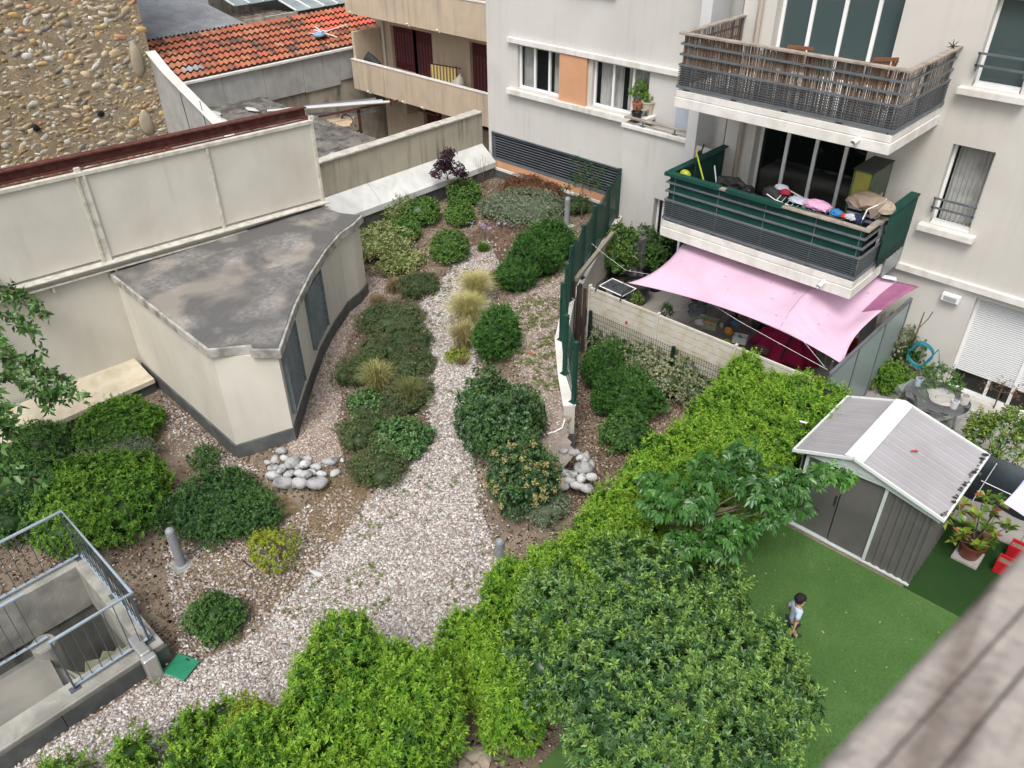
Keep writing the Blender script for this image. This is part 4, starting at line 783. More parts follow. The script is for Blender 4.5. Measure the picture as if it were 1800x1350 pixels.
def pick(R, n, pal, w, P_=None, clump=1.2, amt=.5):
    pal = np.array(pal); f = R.random(n)
    if P_ is not None:
        s = np.sin(P_[:, 0] * clump * 2.1 + 1) + np.sin(P_[:, 1] * clump * 2.7 + P_[:, 2]) + np.sin((P_[:, 2] + P_[:, 0]) * clump * 3.3 + 2); f = np.clip(f * (1 - amt) + (s / 6 + .5) * amt, 0, .999)
    cw = np.cumsum(w) / sum(w); return pal[np.searchsorted(cw, f)]
def lump(D, R, k=5, amp=.12):
    kk = R.normal(0, 2.2, (k, 3)); ph = R.uniform(0, 6.28, k); return 1 + amp * np.sin(D @ kk.T + ph).sum(-1) / math.sqrt(k)
def sample_blobs(E, dens, R, zfloor=None, amp=.14, depth=.12, low=-.45):
    Ps, Ns = [], []
    for (c, r) in E:
        c = np.array(c, float); r = np.array(r, float); area = 4 * math.pi * ((r[0] * r[1]) ** 1.6 / 3 + (r[0] * r[2]) ** 1.6 / 3 + (r[1] * r[2]) ** 1.6 / 3) ** (1 / 1.6); n = int(area * dens) + 6
        D = nrm(R.normal(0, 1, (n, 3))); D = D[D[:, 2] > low]; s = lump(D, R, 6, amp) * (1 - np.abs(R.normal(0, depth, len(D)))); Ps.append(c + D * r * s[:, None]); Ns.append(nrm(D / r))
    Pn = np.concatenate(Ps); Nn = np.concatenate(Ns); keep = np.ones(len(Pn), bool); st = 0
    for i, pi in enumerate(Ps):
        for j, (c, r) in enumerate(E):
            if j != i: keep[st:st + len(pi)] &= (((pi - np.array(c)) / np.array(r)) ** 2).sum(1) > .62
        st += len(pi)
    g_ = np.sin(Pn[:, 0] * 15 + 1.3 * np.sin(Pn[:, 1] * 9)) + np.sin(Pn[:, 1] * 17 + Pn[:, 2] * 6) + np.sin(Pn[:, 2] * 19 + Pn[:, 0] * 7 + 2); keep &= (g_ > -1.15) | (R.random(len(Pn)) < .25)
    if zfloor is not None: keep &= Pn[:, 2] > zfloor(Pn[:, 0], Pn[:, 1]) + .02
    return Pn[keep], Nn[keep]
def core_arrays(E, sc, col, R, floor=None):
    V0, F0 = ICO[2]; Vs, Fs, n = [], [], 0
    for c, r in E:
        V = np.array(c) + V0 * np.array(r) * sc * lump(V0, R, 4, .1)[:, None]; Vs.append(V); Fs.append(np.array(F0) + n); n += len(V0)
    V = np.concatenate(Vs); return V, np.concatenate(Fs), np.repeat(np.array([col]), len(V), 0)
KIND = {  # palette, weights, leaf length, width ratio, K, spread, density per m2, material, mixup
 'hedge': ([(.04, .11, .018), (.085, .21, .022), (.15, .31, .026), (.24, .41, .04)], (2, 3, 3, 2), .072, .30, 7, .85, 300, 'leaf', .35),
 'bright': ([(.05, .13, .018), (.10, .22, .025), (.18, .33, .035)], (2, 3, 2), .062, .36, 7, .9, 300, 'leaf', .35),
 'mid': ([(.04, .10, .024), (.07, .16, .034), (.12, .24, .05)], (3, 3, 1.3), .042, .45, 6, 1.0, 460, 'leaf', .3),
 'round': ([(.045, .11, .02), (.085, .18, .026), (.15, .27, .04)], (2, 3, 2), .042, .55, 6, .95, 480, 'gloss', .3),
 'dark': ([(.03, .08, .026), (.05, .115, .034), (.09, .18, .05)], (3, 3, 1.6), .055, .5, 6, 1.0, 380, 'gloss', .3),
 'fine': ([(.035, .09, .026), (.06, .14, .038), (.11, .23, .06)], (3, 3, 1.8), .042, .3, 8, .75, 520, 'leaf', .45),
 'olive': ([(.07, .115, .04), (.12, .18, .065), (.19, .25, .10), (.18, .16, .10)], (3, 3, 2, 1), .045, .22, 7, .6, 480, 'leaf', .5),
 'rosemary': ([(.035, .10, .025), (.055, .15, .03), (.10, .23, .05)], (2, 3, 2.2), .085, .17, 8, .45, 330, 'leaf', .6),
 'silver': ([(.20, .25, .16), (.29, .34, .23), (.14, .19, .11)], (3, 2, 2), .042, .4, 6, .75, 400, 'leaf', .5),
 'varieg': ([(.10, .15, .06), (.27, .30, .16), (.42, .42, .27)], (3, 3, 1.6), .04, .45, 6, .9, 380, 'leaf', .4),
 'pale': ([(.17, .24, .07), (.34, .38, .15), (.52, .53, .27), (.11, .17, .05)], (2, 3, 2, 2), .055, .28, 7, .6, 300, 'leaf', .5),
 'red': ([(.16, .07, .035), (.22, .10, .05), (.10, .10, .04), (.26, .15, .08)], (3, 3, 2, 1), .03, .4, 7, .8, 560, 'leaf', .5),
 'yellow': ([(.16, .24, .025), (.25, .33, .03), (.34, .38, .04)], (2, 3, 2), .045, .5, 5, .9, 260, 'leaf', .4),
 'ivy': ([(.04, .11, .028), (.07, .16, .04), (.12, .23, .07)], (3, 3, 1), .05, .85, 4, 1.2, 420, 'gloss', .3),
 'purple': ([(.045, .018, .03), (.07, .025, .04), (.10, .045, .06)], (3, 2, 1), .055, .55, 5, 1.1, 300, 'leaf', .2),
 'tobira': ([(.04, .10, .03), (.065, .15, .042), (.11, .22, .05), (.18, .31, .06)], (3, 3.2, 2.2, .9), .082, .33, 8, .9, 190, 'gloss', .35),
 'palm': ([(.03, .10, .018), (.05, .15, .024), (.10, .25, .04)], (3, 3, 1.5), .16, .22, 6, 1.25, 70, 'gloss', .25),
 'lemon': ([(.05, .12, .02), (.08, .17, .03), (.18, .26, .04)], (3, 3, 1), .075, .45, 5, 1.1, 170, 'gloss', .3),
}
MT = {'leaf': m_leaf, 'gloss': m_gloss, 'dry': m_dry}; nsd = [100]
m_twig = M('twig_bark', (.10, .075, .05), (.15, .12, .09), sc=6, rough=.95, bump=.3)
GZ = lambda x, y: T(x, y)
def foliage(name, E, kind, parent=None, dens=1., size=1., amp=.14, core=.72, zf=None, shoots=0, depth=.12, low=-.45, extra=None, corecol=None):
    nsd[0] += 1; R = np.random.default_rng(nsd[0]); pal, w, L, Wd, K, spd, dn, mt, mu = KIND[kind]
    Pn, Nn = sample_blobs(E, dn * dens / size ** 1.6, R, zf, amp, depth, low); cols = pick(R, len(Pn), pal, w, Pn)
    V, F, C = leaf_arrays(Pn, Nn, K, L * size, Wd, spd, cols, R, mixup=mu)
    Vs, Fs, Cs = [V], [F], [C]
    if shoots:   # young shoots standing out of the outline
        k = R.choice(len(Pn), min(len(Pn), shoots), replace=False); P0, N0 = Pn[k], nrm(Nn[k] * .5 + np.array([0, 0, .8]) + R.normal(0, .25, (len(k), 3)))
        for s in range(4):
            q = P0 + N0 * (L * size * (.5 + s * .62)); V, F, C = leaf_arrays(q, N0, max(3, K - 3), L * size * (1.05 - s * .15), Wd, spd * (1 - s * .12), np.clip(np.array(pal[-1]) * R.uniform(.75, 1.2, (len(k), 1)), 0, 1), R, mixup=.2)
            Fs.append(F + sum(len(x) for x in Vs)); Vs.append(V); Cs.append(C)
    if extra is not None:
        V, F, C = extra(Pn, Nn, R); Fs.append(F + sum(len(x) for x in Vs)); Vs.append(V); Cs.append(C)
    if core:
        V, F, C = core_arrays(E, core, corecol or np.array(pal[0]) * .6, R); Fs.append(F + sum(len(x) for x in Vs)); Vs.append(V); Cs.append(C)  # inner core coloured darker than the leaves, painted shade for the gaps
    return npobj(name, np.concatenate(Vs), np.concatenate(Fs), np.concatenate(Cs), MT[mt], parent)
def blobs_at(px, py, wpx, hm, R, n=5, zg=None, squash=1., spread=.45, dy=1.):
    """lumpy set of ellipsoids for a plant whose middle is seen at (px,py), wpx photo pixels wide and hm metres high"""
    c = PT(px, py, hm * .45) if zg is None else P(px, py, zg + hm * .45); z0 = float(T(c[0], c[1])) if zg is None else zg; w = wpx * dist(c) / FPX / 2 * .97 / max(.97, spread + .47); c = np.array([c[0], c[1], z0])
    E = [((c[0], c[1], z0 + hm * .42), (w * .82, w * .82 * dy, hm * .55))]
    for i in range(n):
        a = 2 * math.pi * (i + R.uniform(0, .5)) / n; k = R.uniform(.8, 1.1) * spread; h = R.uniform(.75, 1.05)
        E.append(((c[0] + math.cos(a) * w * k, c[1] + math.sin(a) * w * k * dy, z0 + hm * .40 * h), (w * R.uniform(.45, .6), w * R.uniform(.45, .6), hm * .48 * h)))
    return c, z0, w, E
def stems(E, c, z0, R, n=7, r=.009):
    mb = MB()
    for i in range(n):
        cc, rr = E[R.integers(len(E))]; tgt = np.array(cc) + R.normal(0, .35, 3) * np.array(rr); st = np.array([c[0], c[1], z0 - .03]) + R.normal(0, .05, 3) * (1, 1, 0); mid = (st + tgt) / 2 + R.normal(0, .04, 3); mb.tube([st, mid, tgt], [r * 1.6, r * 1.1, r * .5], 5)
    return mb
def shrub(name, label, cat, px, py, wpx, hm, kind, group=None, n=5, **kw):
    if kind in ('olive', 'rosemary', 'varieg', 'silver'): wpx *= 1.1
    if kind in ('olive', 'fine', 'rosemary', 'dark', 'mid', 'varieg', 'silver', 'ivy'): kw['amp'] = max(kw.get('amp', .14), .2); kw.setdefault('spread', .62); n += 2
    kw.setdefault('depth', .17); kw.setdefault('shoots', int(wpx * 1.2))
    R = np.random.default_rng(int(px * 7 + py)); zg = kw.pop('zg', None); dy = kw.pop('dy', 1.); sp_ = kw.pop('spread', .45); c, z0, w, E = blobs_at(px, py, wpx, hm, R, n, zg, dy=dy, spread=sp_); t = thing(name, label, cat, (c[0], c[1], z0), group)
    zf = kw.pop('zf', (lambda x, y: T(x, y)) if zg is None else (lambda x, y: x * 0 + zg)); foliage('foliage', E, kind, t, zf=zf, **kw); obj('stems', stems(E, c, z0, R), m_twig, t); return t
# ---- big hedges (trimmed masses): rows of overlapping ellipsoids along a line
def hedge(name, label, line, wd, ht, kind, step=.45, parent=None, **kw):
    R = np.random.default_rng(int(abs(line[0][0] * 91))); E = []; hfn = ht if callable(ht) else (lambda t: ht); wfn = wd if callable(wd) else (lambda t: wd); tot = sum(math.dist(a, b) for a, b in zip(line[:-1], line[1:])); s0 = 0
    for a, b in zip(line[:-1], line[1:]):
        L = math.dist(a, b); k = max(1, int(L / step))
        for i in range(k + (b == line[-1])):
            t = (s0 + L * i / k) / tot; x = a[0] + (b[0] - a[0]) * i / k; y = a[1] + (b[1] - a[1]) * i / k; w = wfn(t) / 2; h = hfn(t) * R.uniform(.95, 1.05)
            d = np.array([b[0] - a[0], b[1] - a[1]]) / L; nn = np.array([-d[1], d[0]]); lanes = (-.5, .5) if w < .8 else (-.62, 0, .62)
            for ln in lanes: q = np.array([x, y]) + nn * w * ln * R.uniform(.85, 1.1) + R.normal(0, .05, 2); E.append(((q[0], q[1], h * .5), (w * (.62 if len(lanes) == 2 else .5) * R.uniform(.9, 1.15), w * (.62 if len(lanes) == 2 else .5) * R.uniform(.9, 1.15), h * .5 * R.uniform(.92, 1.06))))
        s0 += L
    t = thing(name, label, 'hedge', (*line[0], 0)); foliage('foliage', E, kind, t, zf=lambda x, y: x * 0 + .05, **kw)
    mb = MB()
    for i in range(0, len(E), 3): mb.tube([(E[i][0][0], E[i][0][1], -.1), (E[i][0][0] + .05, E[i][0][1], E[i][0][2])], [.03, .015], 6)
    obj('trunks', mb, m_twig, t); return t
hedge('hedge', 'long bright green trimmed hedge running past the metal shed', [(-4.62, 12.2), (-4.5, 10.5), (-4.45, 8.5), (-4.4, 6.5), (-4.45, 5.2), (-4.6, 4.35)], lambda t: 1.95 - .35 * min(1, t * 1.3), lambda t: 1.68 + .06 * math.sin(t * 17), 'hedge', shoots=5600, amp=.14, dens=1.4, depth=.13)
hedge('hedge', 'bright green hedge block at the bottom edge in front of the pebble path', [(-5.25, 3.25), (-5.1, 2.3), (-5.0, .9), (-5.0, 0), (-5, -1)], lambda t: 1.9, lambda t: 1.6 if t > .2 else 1.75, 'hedge', shoots=3000, amp=.17, dens=1.4, depth=.13)
t = hedge('shrub', 'low loose green shrubs at the very bottom left beside the pebbles', [(-7.45, -.1), (-7.15, .6), (-6.85, 1.2), (-6.7, 1.75)], .85, .62, 'bright', shoots=260, amp=.25, dens=.8, depth=.2, size=1.25); t['category'] = 'shrub'
shrub('shrub', 'yellowing leafy shrub between the low dark shrub and the bright hedge', 'shrub', 450, 1290, 110, 1.1, 'yellow', dens=1.3, size=.8)
# big evergreen on the lawn side
R = np.random.default_rng(5); t = thing('evergreen_bush', 'large dark glossy evergreen bush spreading over the edge of the artificial lawn', 'bush', (-3.3, 5.3, 0)); E = []
for (px, py, z, r) in ((1010, 1060, 1.9, .75), (1110, 1010, 2.0, .62), (1190, 1080, 1.9, .62), (1080, 1170, 2.1, .75), (1180, 1200, 2.0, .75), (1280, 1180, 1.7, .6), (1350, 1260, 1.5, .55), (1080, 1270, 1.9, .6), (1180, 1320, 1.9, .75), (1300, 1330, 1.7, .6), (1330, 1120, 1.25, .36), (1390, 1220, 1.3, .38), (960, 1150, 1.7, .5), (1260, 1040, 1.5, .45), (1352, 1118, 1.0, .24), (1375, 1165, 1.05, .24)):
    q = P(px, py, z - r * .25); E.append(((q[0], q[1], z - r * .7), (r, r, r * .95)))
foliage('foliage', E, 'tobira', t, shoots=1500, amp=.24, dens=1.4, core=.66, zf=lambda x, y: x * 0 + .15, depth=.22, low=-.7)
mb = MB()
for c, r in E: mb.tube([(-3.3 + R.normal(0, .12), 5.3 + R.normal(0, .12), -.05), ((c[0] - 3.3) / 2, (c[1] + 5.3) / 2, c[2] * .6), c], [.05, .03, .012], 7)
obj('branches', mb, m_twig, t)
# palmate leaved tree beside the shed
t = thing('mulberry_tree', 'young tree with dark lobed leaves leaning over the shed door', 'tree', (-3.9, 8.3, 0)); E = []; ctr = []
for (px, py, z, r) in ((1180, 880, 2.35, .36), (1250, 820, 2.5, .34), (1330, 850, 2.45, .34), (1400, 850, 2.3, .3), (1290, 930, 2.1, .34), (1450, 830, 2.25, .24), (1210, 950, 1.95, .3), (1350, 900, 2.2, .28), (1150, 850, 2.3, .3), (1310, 800, 2.45, .26), (1400, 880, 2.15, .24), (1270, 965, 1.9, .22), (1480, 840, 2.2, .16), (1230, 880, 2.4, .32), (1180, 990, 1.8, .2)):
    q = P(px, py, z); E.append(((q[0], q[1], z), (r, r, r * .5))); ctr.append(q)
nsd[0] += 1; R = np.random.default_rng(55); pal, w_, L, Wd, K, spd, dn, mt, mu = KIND['palm']; Pn, Nn = sample_blobs(E, 150, R, None, .3, .45, -.9); cols = pick(R, len(Pn), pal, w_, Pn); Vs = []; Fs = []; Cs = []
for K_, L_, sp_ in ((1, .17, 1.35), ):
    n = len(Pn)   # each leaf: five long lobes fanned in one plane
    d = nrm(Nn * np.array([1, 1, .2]) + R.normal(0, .8, (n, 3)) * np.array([1, 1, .6]) - np.array([0, 0, .25])); up = nrm(np.array([0, 0, 1]) + R.normal(0, .5, (n, 3))); s_ = nrm(np.cross(d, up)); 
    for a, f in ((0, 1.), (.62, .85), (-.62, .85), (1.3, .6), (-1.3, .6)):
        dd = d * math.cos(a) + s_ * math.sin(a); ss = nrm(np.cross(dd, np.cross(s_, d))); l = (R.uniform(.08, .17, n) * f)[:, None]; m = Pn + dd * l * .55; V = np.stack([Pn, m - ss * l * .21, Pn + dd * l - np.array([0, 0, .3]) * l, m + ss * l * .21], 1).reshape(-1, 3)
        q = np.arange(n)[:, None] * 4; Fs.append(np.concatenate([q + [0, 1, 2], q + [0, 2, 3]]) + sum(map(len, Vs))); Vs.append(V); Cs.append(np.repeat(cols * R.uniform(.85, 1.15, (n, 1)), 4, 0))
npobj('crown', np.concatenate(Vs), np.concatenate(Fs), np.concatenate(Cs), m_gloss, t); mb = MB()
mb.tube([(-3.95, 8.3, -.05), (-3.98, 8.25, .9), P(1180, 925, 1.9), ], [.05, .045, .03], 8)
for q in ctr: mb.tube([P(1180, 925, 1.9), (P(1180, 925, 1.9) + q) / 2 + [0, 0, -.05], q], [.022, .014, .006], 6)
obj('trunk', mb, m_twig, t)
# ---- tree with glossy leaves coming in from the left
t = thing('leafy_tree', 'tree at the left edge with glossy leaves on drooping branches', 'tree', (-13.9, -.4, 0)); mb = MB(); P0s = []
top = np.array([-14.3, .9, 3.1]); mb.tube([(-13.9, -.4, -.1), (-14.0, 0, 1.6), top], [.09, .07, .045], 9)
br = [[(-60, 480), (-10, 500), (40, 530), (85, 560)], [(-40, 545), (30, 560), (60, 590)], [(-50, 620), (0, 625), (60, 640), (105, 665), (140, 700)], [(-40, 680), (20, 660), (70, 690), (90, 710)], [(-50, 770), (0, 745), (30, 755)], [(-40, 560), (-5, 590), (25, 640)], [(-60, 850), (-10, 812), (25, 830), (70, 845)], [(-60, 640), (-10, 700), (25, 735)], [(-40, 480), (0, 505), (60, 520)], [(-60, 800), (0, 790)], [(60, 640), (85, 690), (110, 700)], [(-50, 455), (0, 470)]]
for i, b in enumerate(br):
    pts = [P(x, y, 3.0 + .08 * ((i * 7) % 5) - .12 * k) for k, (x, y) in enumerate(b)]; mb.tube([top] + pts if i != 10 else pts, [.03] * (1 if i != 10 else 0) + [.016 - .003 * k for k in range(len(pts))], 6)
    for s in np.linspace(.05, 1, 26): P0s.append(top + (pts[0] - top) * s + R.normal(0, .09, 3))
    for a, c in zip(pts[:-1], pts[1:]):
        for s in np.linspace(0, 1, 11): P0s.append(a + (c - a) * s + R.normal(0, .035, 3))
obj('trunk', mb, m_twig, t); P0s = np.array(P0s); R = np.random.default_rng(77); P0s = np.concatenate([P0s, P0s + R.normal(0, .07, P0s.shape)]); cols = pick(R, len(P0s), [(.05, .12, .03), (.08, .18, .04), (.14, .26, .07)], (3, 3, 1.5))
V, F, C = leaf_arrays(P0s, nrm(R.normal(0, 1, P0s.shape) * (1, 1, .5) + (0, 0, -.1)), 3, .135, .52, .95, cols, R, curl=.5, mixup=.1); npobj('crown', V, F, C, m_gloss, t)
# ---- garden shrubs
S = shrub
S('shrub', 'rounded green shrub against the cream ledge left of the hut', 'shrub', 205, 748, 165, .75, 'bright', n=6, amp=.12, shoots=60)
S('shrub', 'mid green shrub between the ledge shrub and the left frame edge', 'shrub', 75, 778, 120, .7, 'mid', n=5)
S('shrub', 'small grey green variegated shrub behind the big rounded bright shrub', 'shrub', 205, 800, 140, .55, 'silver', dens=.9)
S('shrub', 'big rounded bright green shrub above the stairwell railing', 'shrub', 180, 875, 235, 1.0, 'bright', n=8, dens=1.2, size=1.15, shoots=150, amp=.1)
S('shrub', 'dark green shrub at the left frame edge behind the stairwell railing', 'shrub', 30, 870, 210, 1.0, 'mid', n=6, size=1.3)
S('shrub', 'dark fine leaved shrub in front of the hut corner', 'shrub', 378, 885, 175, .7, 'fine', n=7, dens=1.1, size=1.15)
S('shrub', 'thin brownish green shrub right of the dark shrub at the hut corner', 'shrub', 450, 905, 100, .6, 'fine', n=4, dens=.6, core=.5)
S('shrub', 'small sprig of green by the hut plinth', 'shrub', 360, 805, 60, .3, 'fine', n=3, dens=.5, core=.4)
S('shrub', 'small dark green shrub standing alone at the path near the green cover', 'shrub', 380, 1085, 100, .58, 'mid', n=5, amp=.2, dens=.9, size=.9)
S('shrub', 'yellow green twiggy shrub at the edge of the pebble path', 'shrub', 482, 965, 85, .62, 'yellow', n=6, dens=.75, core=0, spread=.6)
S('shrub', 'large dark leafy shrub between the two gravel paths', 'shrub', 878, 730, 150, 1.5, 'dark', n=11, amp=.3, shoots=420, dens=1.05, core=.6, spread=.68, depth=.26, size=1.1)
def flowers(Pn, Nn, R_):
    k = R_.choice(len(Pn), min(110, len(Pn)), replace=False); k = k[Nn[k][:, 2] > .0]; q = np.repeat(Pn[k] * .0 + (Pn[k] + Nn[k] * .07), 22, 0) + R_.normal(0, .026, (len(k) * 22, 3)); return leaf_arrays(q, np.repeat(Nn[k], 22, 0), 4, .022, .9, .8, np.tile(np.array([(.46, .40, .17)]), (len(q), 1)) * R_.uniform(.7, 1.15, (len(q), 1)), R_)
S('shrub', 'dark shrub with yellowish flower clusters beside the pebble path', 'shrub', 922, 838, 122, 1.1, 'dark', n=8, amp=.3, dens=1., extra=flowers, core=.6, spread=.65, depth=.22, shoots=150)
S('shrub', 'low grey leaved shrub below the yellow flowered shrub', 'shrub', 955, 890, 85, .4, 'silver', dens=.9, n=4)
GJ = 'conifer like fine green shrubs'
S('shrub', 'dark green feathery shrub right of the blond grasses', 'shrub', 873, 590, 66, 1.05, 'rosemary', n=6, amp=.1, dens=1.2, dy=1.5)
for i, (px, py, w, h, lb) in enumerate(((970, 425, 84, .85, 'feathery dark green shrub nearest the grey bollard by the green fence'), (940, 452, 88, .9, 'feathery dark green shrub in the middle of the row by the green fence'), (905, 485, 72, .65, 'feathery dark green shrub at the lower end of the row by the green fence'))):
    S('shrub', lb, 'shrub', px, py, w, h, 'rosemary', n=5, amp=.12, dens=1.2, shoots=120)
for (px, py, w, h, lb) in ((740, 372, 82, .75, 'round clipped green shrub at the upper left of the group of five'), (712, 403, 66, .65, 'round clipped green shrub at the lower left of the group of five'), (790, 432, 84, .8, 'largest round clipped green shrub by the end of the path'), (816, 338, 74, .75, 'round clipped green shrub next to the purple leaved tree'), (808, 376, 66, .65, 'round clipped green shrub in the middle of the group of five')):
    S('ball_shrub', lb, 'shrub', px, py, w, h, 'round', 'round clipped shrubs', n=4, amp=.07, dens=1.2, spread=.3)
S('shrub', 'sprawling pale yellow green shrub at the far end of the hut', 'shrub', 668, 425, 110, .7, 'pale', n=7, amp=.25, dens=1.1, core=.6, spread=.6)
S('shrub', 'pale yellow green shrub hanging over the gravel below the round shrubs', 'shrub', 705, 458, 95, .5, 'pale', n=5, amp=.25, dens=.9, core=.6)
S('shrub', 'pale shrub between the hut roof and the white sloping cap', 'shrub', 700, 365, 90, .7, 'pale', n=5, amp=.25, dens=.8, core=.6)
S('shrub', 'reddish brown leaved shrub in front of the grey louvers', 'shrub', 935, 330, 125, .5, 'red', n=7, dens=1., dy=.7, spread=.7)
S('shrub', 'silvery green shrub to the left of the grey bollard', 'shrub', 925, 362, 130, .6, 'silver', n=7, amp=.2, dens=.85, spread=.6, core=.6)
S('shrub', 'bluish green shrub behind the lilac flowers', 'shrub', 868, 362, 50, .6, 'silver', n=4, dens=.8)
S('shrub', 'low green shrub by the concrete block of the far bollard', 'shrub', 1010, 360, 60, .4, 'olive', n=4, dens=.6)
GO = 'heather like cushions of the middle bed'
for (px, py, w, h, lb, kd) in ((735, 500, 66, .45, 'topmost olive cushion of the middle bed by the pale shrub', 'olive'), (690, 558, 105, .5, 'olive green cushion below the dry grass tufts', 'olive'), (712, 600, 90, .5, 'olive green cushion at the path edge level with the hut louver', 'olive'), (722, 640, 78, .5, 'grey green cushion touching the path above the grass tufts', 'olive'), (630, 648, 75, .5, 'grey green cushion at the gravel edge facing the hut', 'olive'),
    (715, 690, 85, .5, 'green cushion surrounding the lower grass tuft', 'olive'), (668, 612, 70, .35, 'small dark cushion in the middle of the bed', 'olive'), (640, 755, 85, .5, 'grey cushion left of the ivy', 'olive'), (668, 815, 92, .5, 'lowest grey green cushion of the middle bed', 'olive'), (650, 705, 70, .25, 'low green patch between the cushions', 'ivy')):
    S('cushion_plant', lb, 'shrub', px, py, w, h, kd, GO, n=5, dens=1., amp=.2, spread=.6, dy=1.25)
S('ivy_patch', 'dark green ivy covering the right end of the middle bed', 'ivy', 703, 772, 112, .4, 'ivy', n=6, dens=1., spread=.6)
S('cover_plant', 'low yellow green ground cover left of the feathery shrub', 'ground cover', 805, 625, 50, .22, 'yellow', n=4, dens=.7, core=.5, size=.7)
# right hand strip
ZR_ = dict(zg=.0)
S('shrub', 'feathery bright green shrub in the strip beside the low wall', 'shrub', 1080, 640, 92, .75, 'rosemary', zg=.0, n=5, dens=1.2, dy=1.8)
S('shrub', 'second feathery green shrub in the strip nearer the big hedge', 'shrub', 1105, 695, 108, .7, 'rosemary', zg=.0, n=5, dens=1.2, dy=1.3)
S('shrub', 'leafy green shrub at the lower end of the strip by the low wall', 'shrub', 1100, 755, 100, .65, 'mid', zg=.0, n=5, dens=.9, shoots=40)
for (px, py, w, h, lb) in ((1090, 598, 100, 1.0, 'grey variegated shrub in front of the white slatted panel, first from the wall'), (1145, 622, 130, 1.05, 'grey variegated shrub under the wire mesh, second from the wall'), (1200, 650, 130, 1.1, 'grey variegated shrub under the wire mesh, third from the wall'), (1240, 685, 95, .9, 'dark variegated shrub next to the big hedge')):
    S('shrub', lb, 'shrub', px, py, w, h, 'varieg', 'variegated shrubs along the wire mesh', zg=.0, n=5, dens=.95, amp=.2, core=.7)
# grasses
def grass(name, label, px, py, hm, n, spread, pal, group=None, lean=(0, 0), w=.0042, zg=None, base_r=.06):
    R = np.random.default_rng(int(px * 3 + py)); c = PT(px, py) if zg is None else P(px, py, zg); seg = 4; V = np.zeros((n, seg * 2 + 1, 3)); a = R.uniform(0, 6.28, n); out = R.uniform(.15, 1, n) * spread; h = hm * R.uniform(.6, 1.1, n); b = c + np.stack([R.normal(0, base_r, n), R.normal(0, base_r, n), np.zeros(n) - .01], 1)
    dr = np.stack([np.cos(a) * out + lean[0], np.sin(a) * out + lean[1]], 1); s_ = np.stack([-np.sin(a), np.cos(a), np.zeros(n)], 1) * w
    for i in range(seg + 1):
        t = i / seg; p = b.copy(); p[:, :2] += dr * t ** 1.8; p[:, 2] += h * (t - .28 * t ** 3 * (1 + out / max(spread, .01) * .6))
        if i < seg: V[:, 2 * i] = p - s_ * (1 - t * .6); V[:, 2 * i + 1] = p + s_ * (1 - t * .6)
        else: V[:, -1] = p
    q = np.arange(n)[:, None] * (seg * 2 + 1); F = [q + f for i in range(seg - 1) for f in ([2 * i, 2 * i + 1, 2 * i + 3], [2 * i, 2 * i + 3, 2 * i + 2])] + [q + [2 * seg - 2, 2 * seg - 1, 2 * seg]]
    C = np.repeat(pick(R, n, pal, [1] * len(pal)), seg * 2 + 1, 0); o = npobj(name, V.reshape(-1, 3), np.concatenate(F), C, m_dry); tag(o, label, 'grass', group); return o
blond = [(.48, .44, .16), (.60, .56, .28), (.36, .36, .12), (.54, .48, .24)]; tan = [(.30, .22, .12), (.38, .30, .18), (.22, .17, .09)]; gb = [(.20, .22, .07), (.30, .28, .12), (.13, .17, .05)]
GG = 'feather grass tufts'
for (px, py, h, n, s, pal, lb) in ((838, 532, 1.1, 1900, .62, blond, 'tall blond feather grass, topmost of the three by the main path'), (822, 572, 1.1, 2100, .66, blond, 'tall blond feather grass, middle one of the three by the main path'), (816, 612, .9, 1200, .5, blond + tan, 'blond feather grass, lowest of the three by the main path'),
    (695, 512, .5, 700, .28, tan, 'dry tan grass tuft below the pale shrub'), (718, 522, .45, 600, .25, tan, 'dry tan grass tuft touching the topmost cushion'), (665, 540, .5, 700, .3, tan, 'dry tan grass tuft at the gravel edge near the hut'), (665, 695, 1.15, 1000, .5, gb + blond, 'loose blond grass tuft in the middle of the olive cushions'), (722, 718, .95, 900, .42, gb, 'green and tan grass tuft at the path edge'),
    (812, 640, .3, 260, .18, tan, 'small brown grass tuft beside the feathery shrub'), (870, 490, .35, 260, .25, tan, 'dry brown tuft at the foot of the feathery row')):
    grass('feather_grass', lb, px, py, h, n, s, pal, GG)
grass('grass_tuft', 'bright green grass tuft on the red mulch', 850, 442, .38, 420, .22, [(.10, .20, .03), (.15, .26, .05), (.07, .14, .02)], w=.006)
# lilac flowers
fl = PT(852, 420); t = thing('lilac_flowers', 'lilac flower heads on thin stalks among the mulch', 'flowers', fl); mb = MB(); hd = MB(); R = np.random.default_rng(4)
for i in range(8):
    q = fl + np.array([R.normal(0, .16), R.normal(0, .16), 0]); tp = q + [R.normal(0, .05), R.normal(0, .05), R.uniform(.3, .45)]; hd = MB(); obj('stalk', MB().tube([q, tp], .006, 4), M('stalk_green', (.08, .16, .04)), t)
    for j in range(12): hd.blob(tp + R.normal(0, .03, 3), .014, j, 1, .2, (.42, .36, .58))
    obj('flower_head', hd, m_col, t)
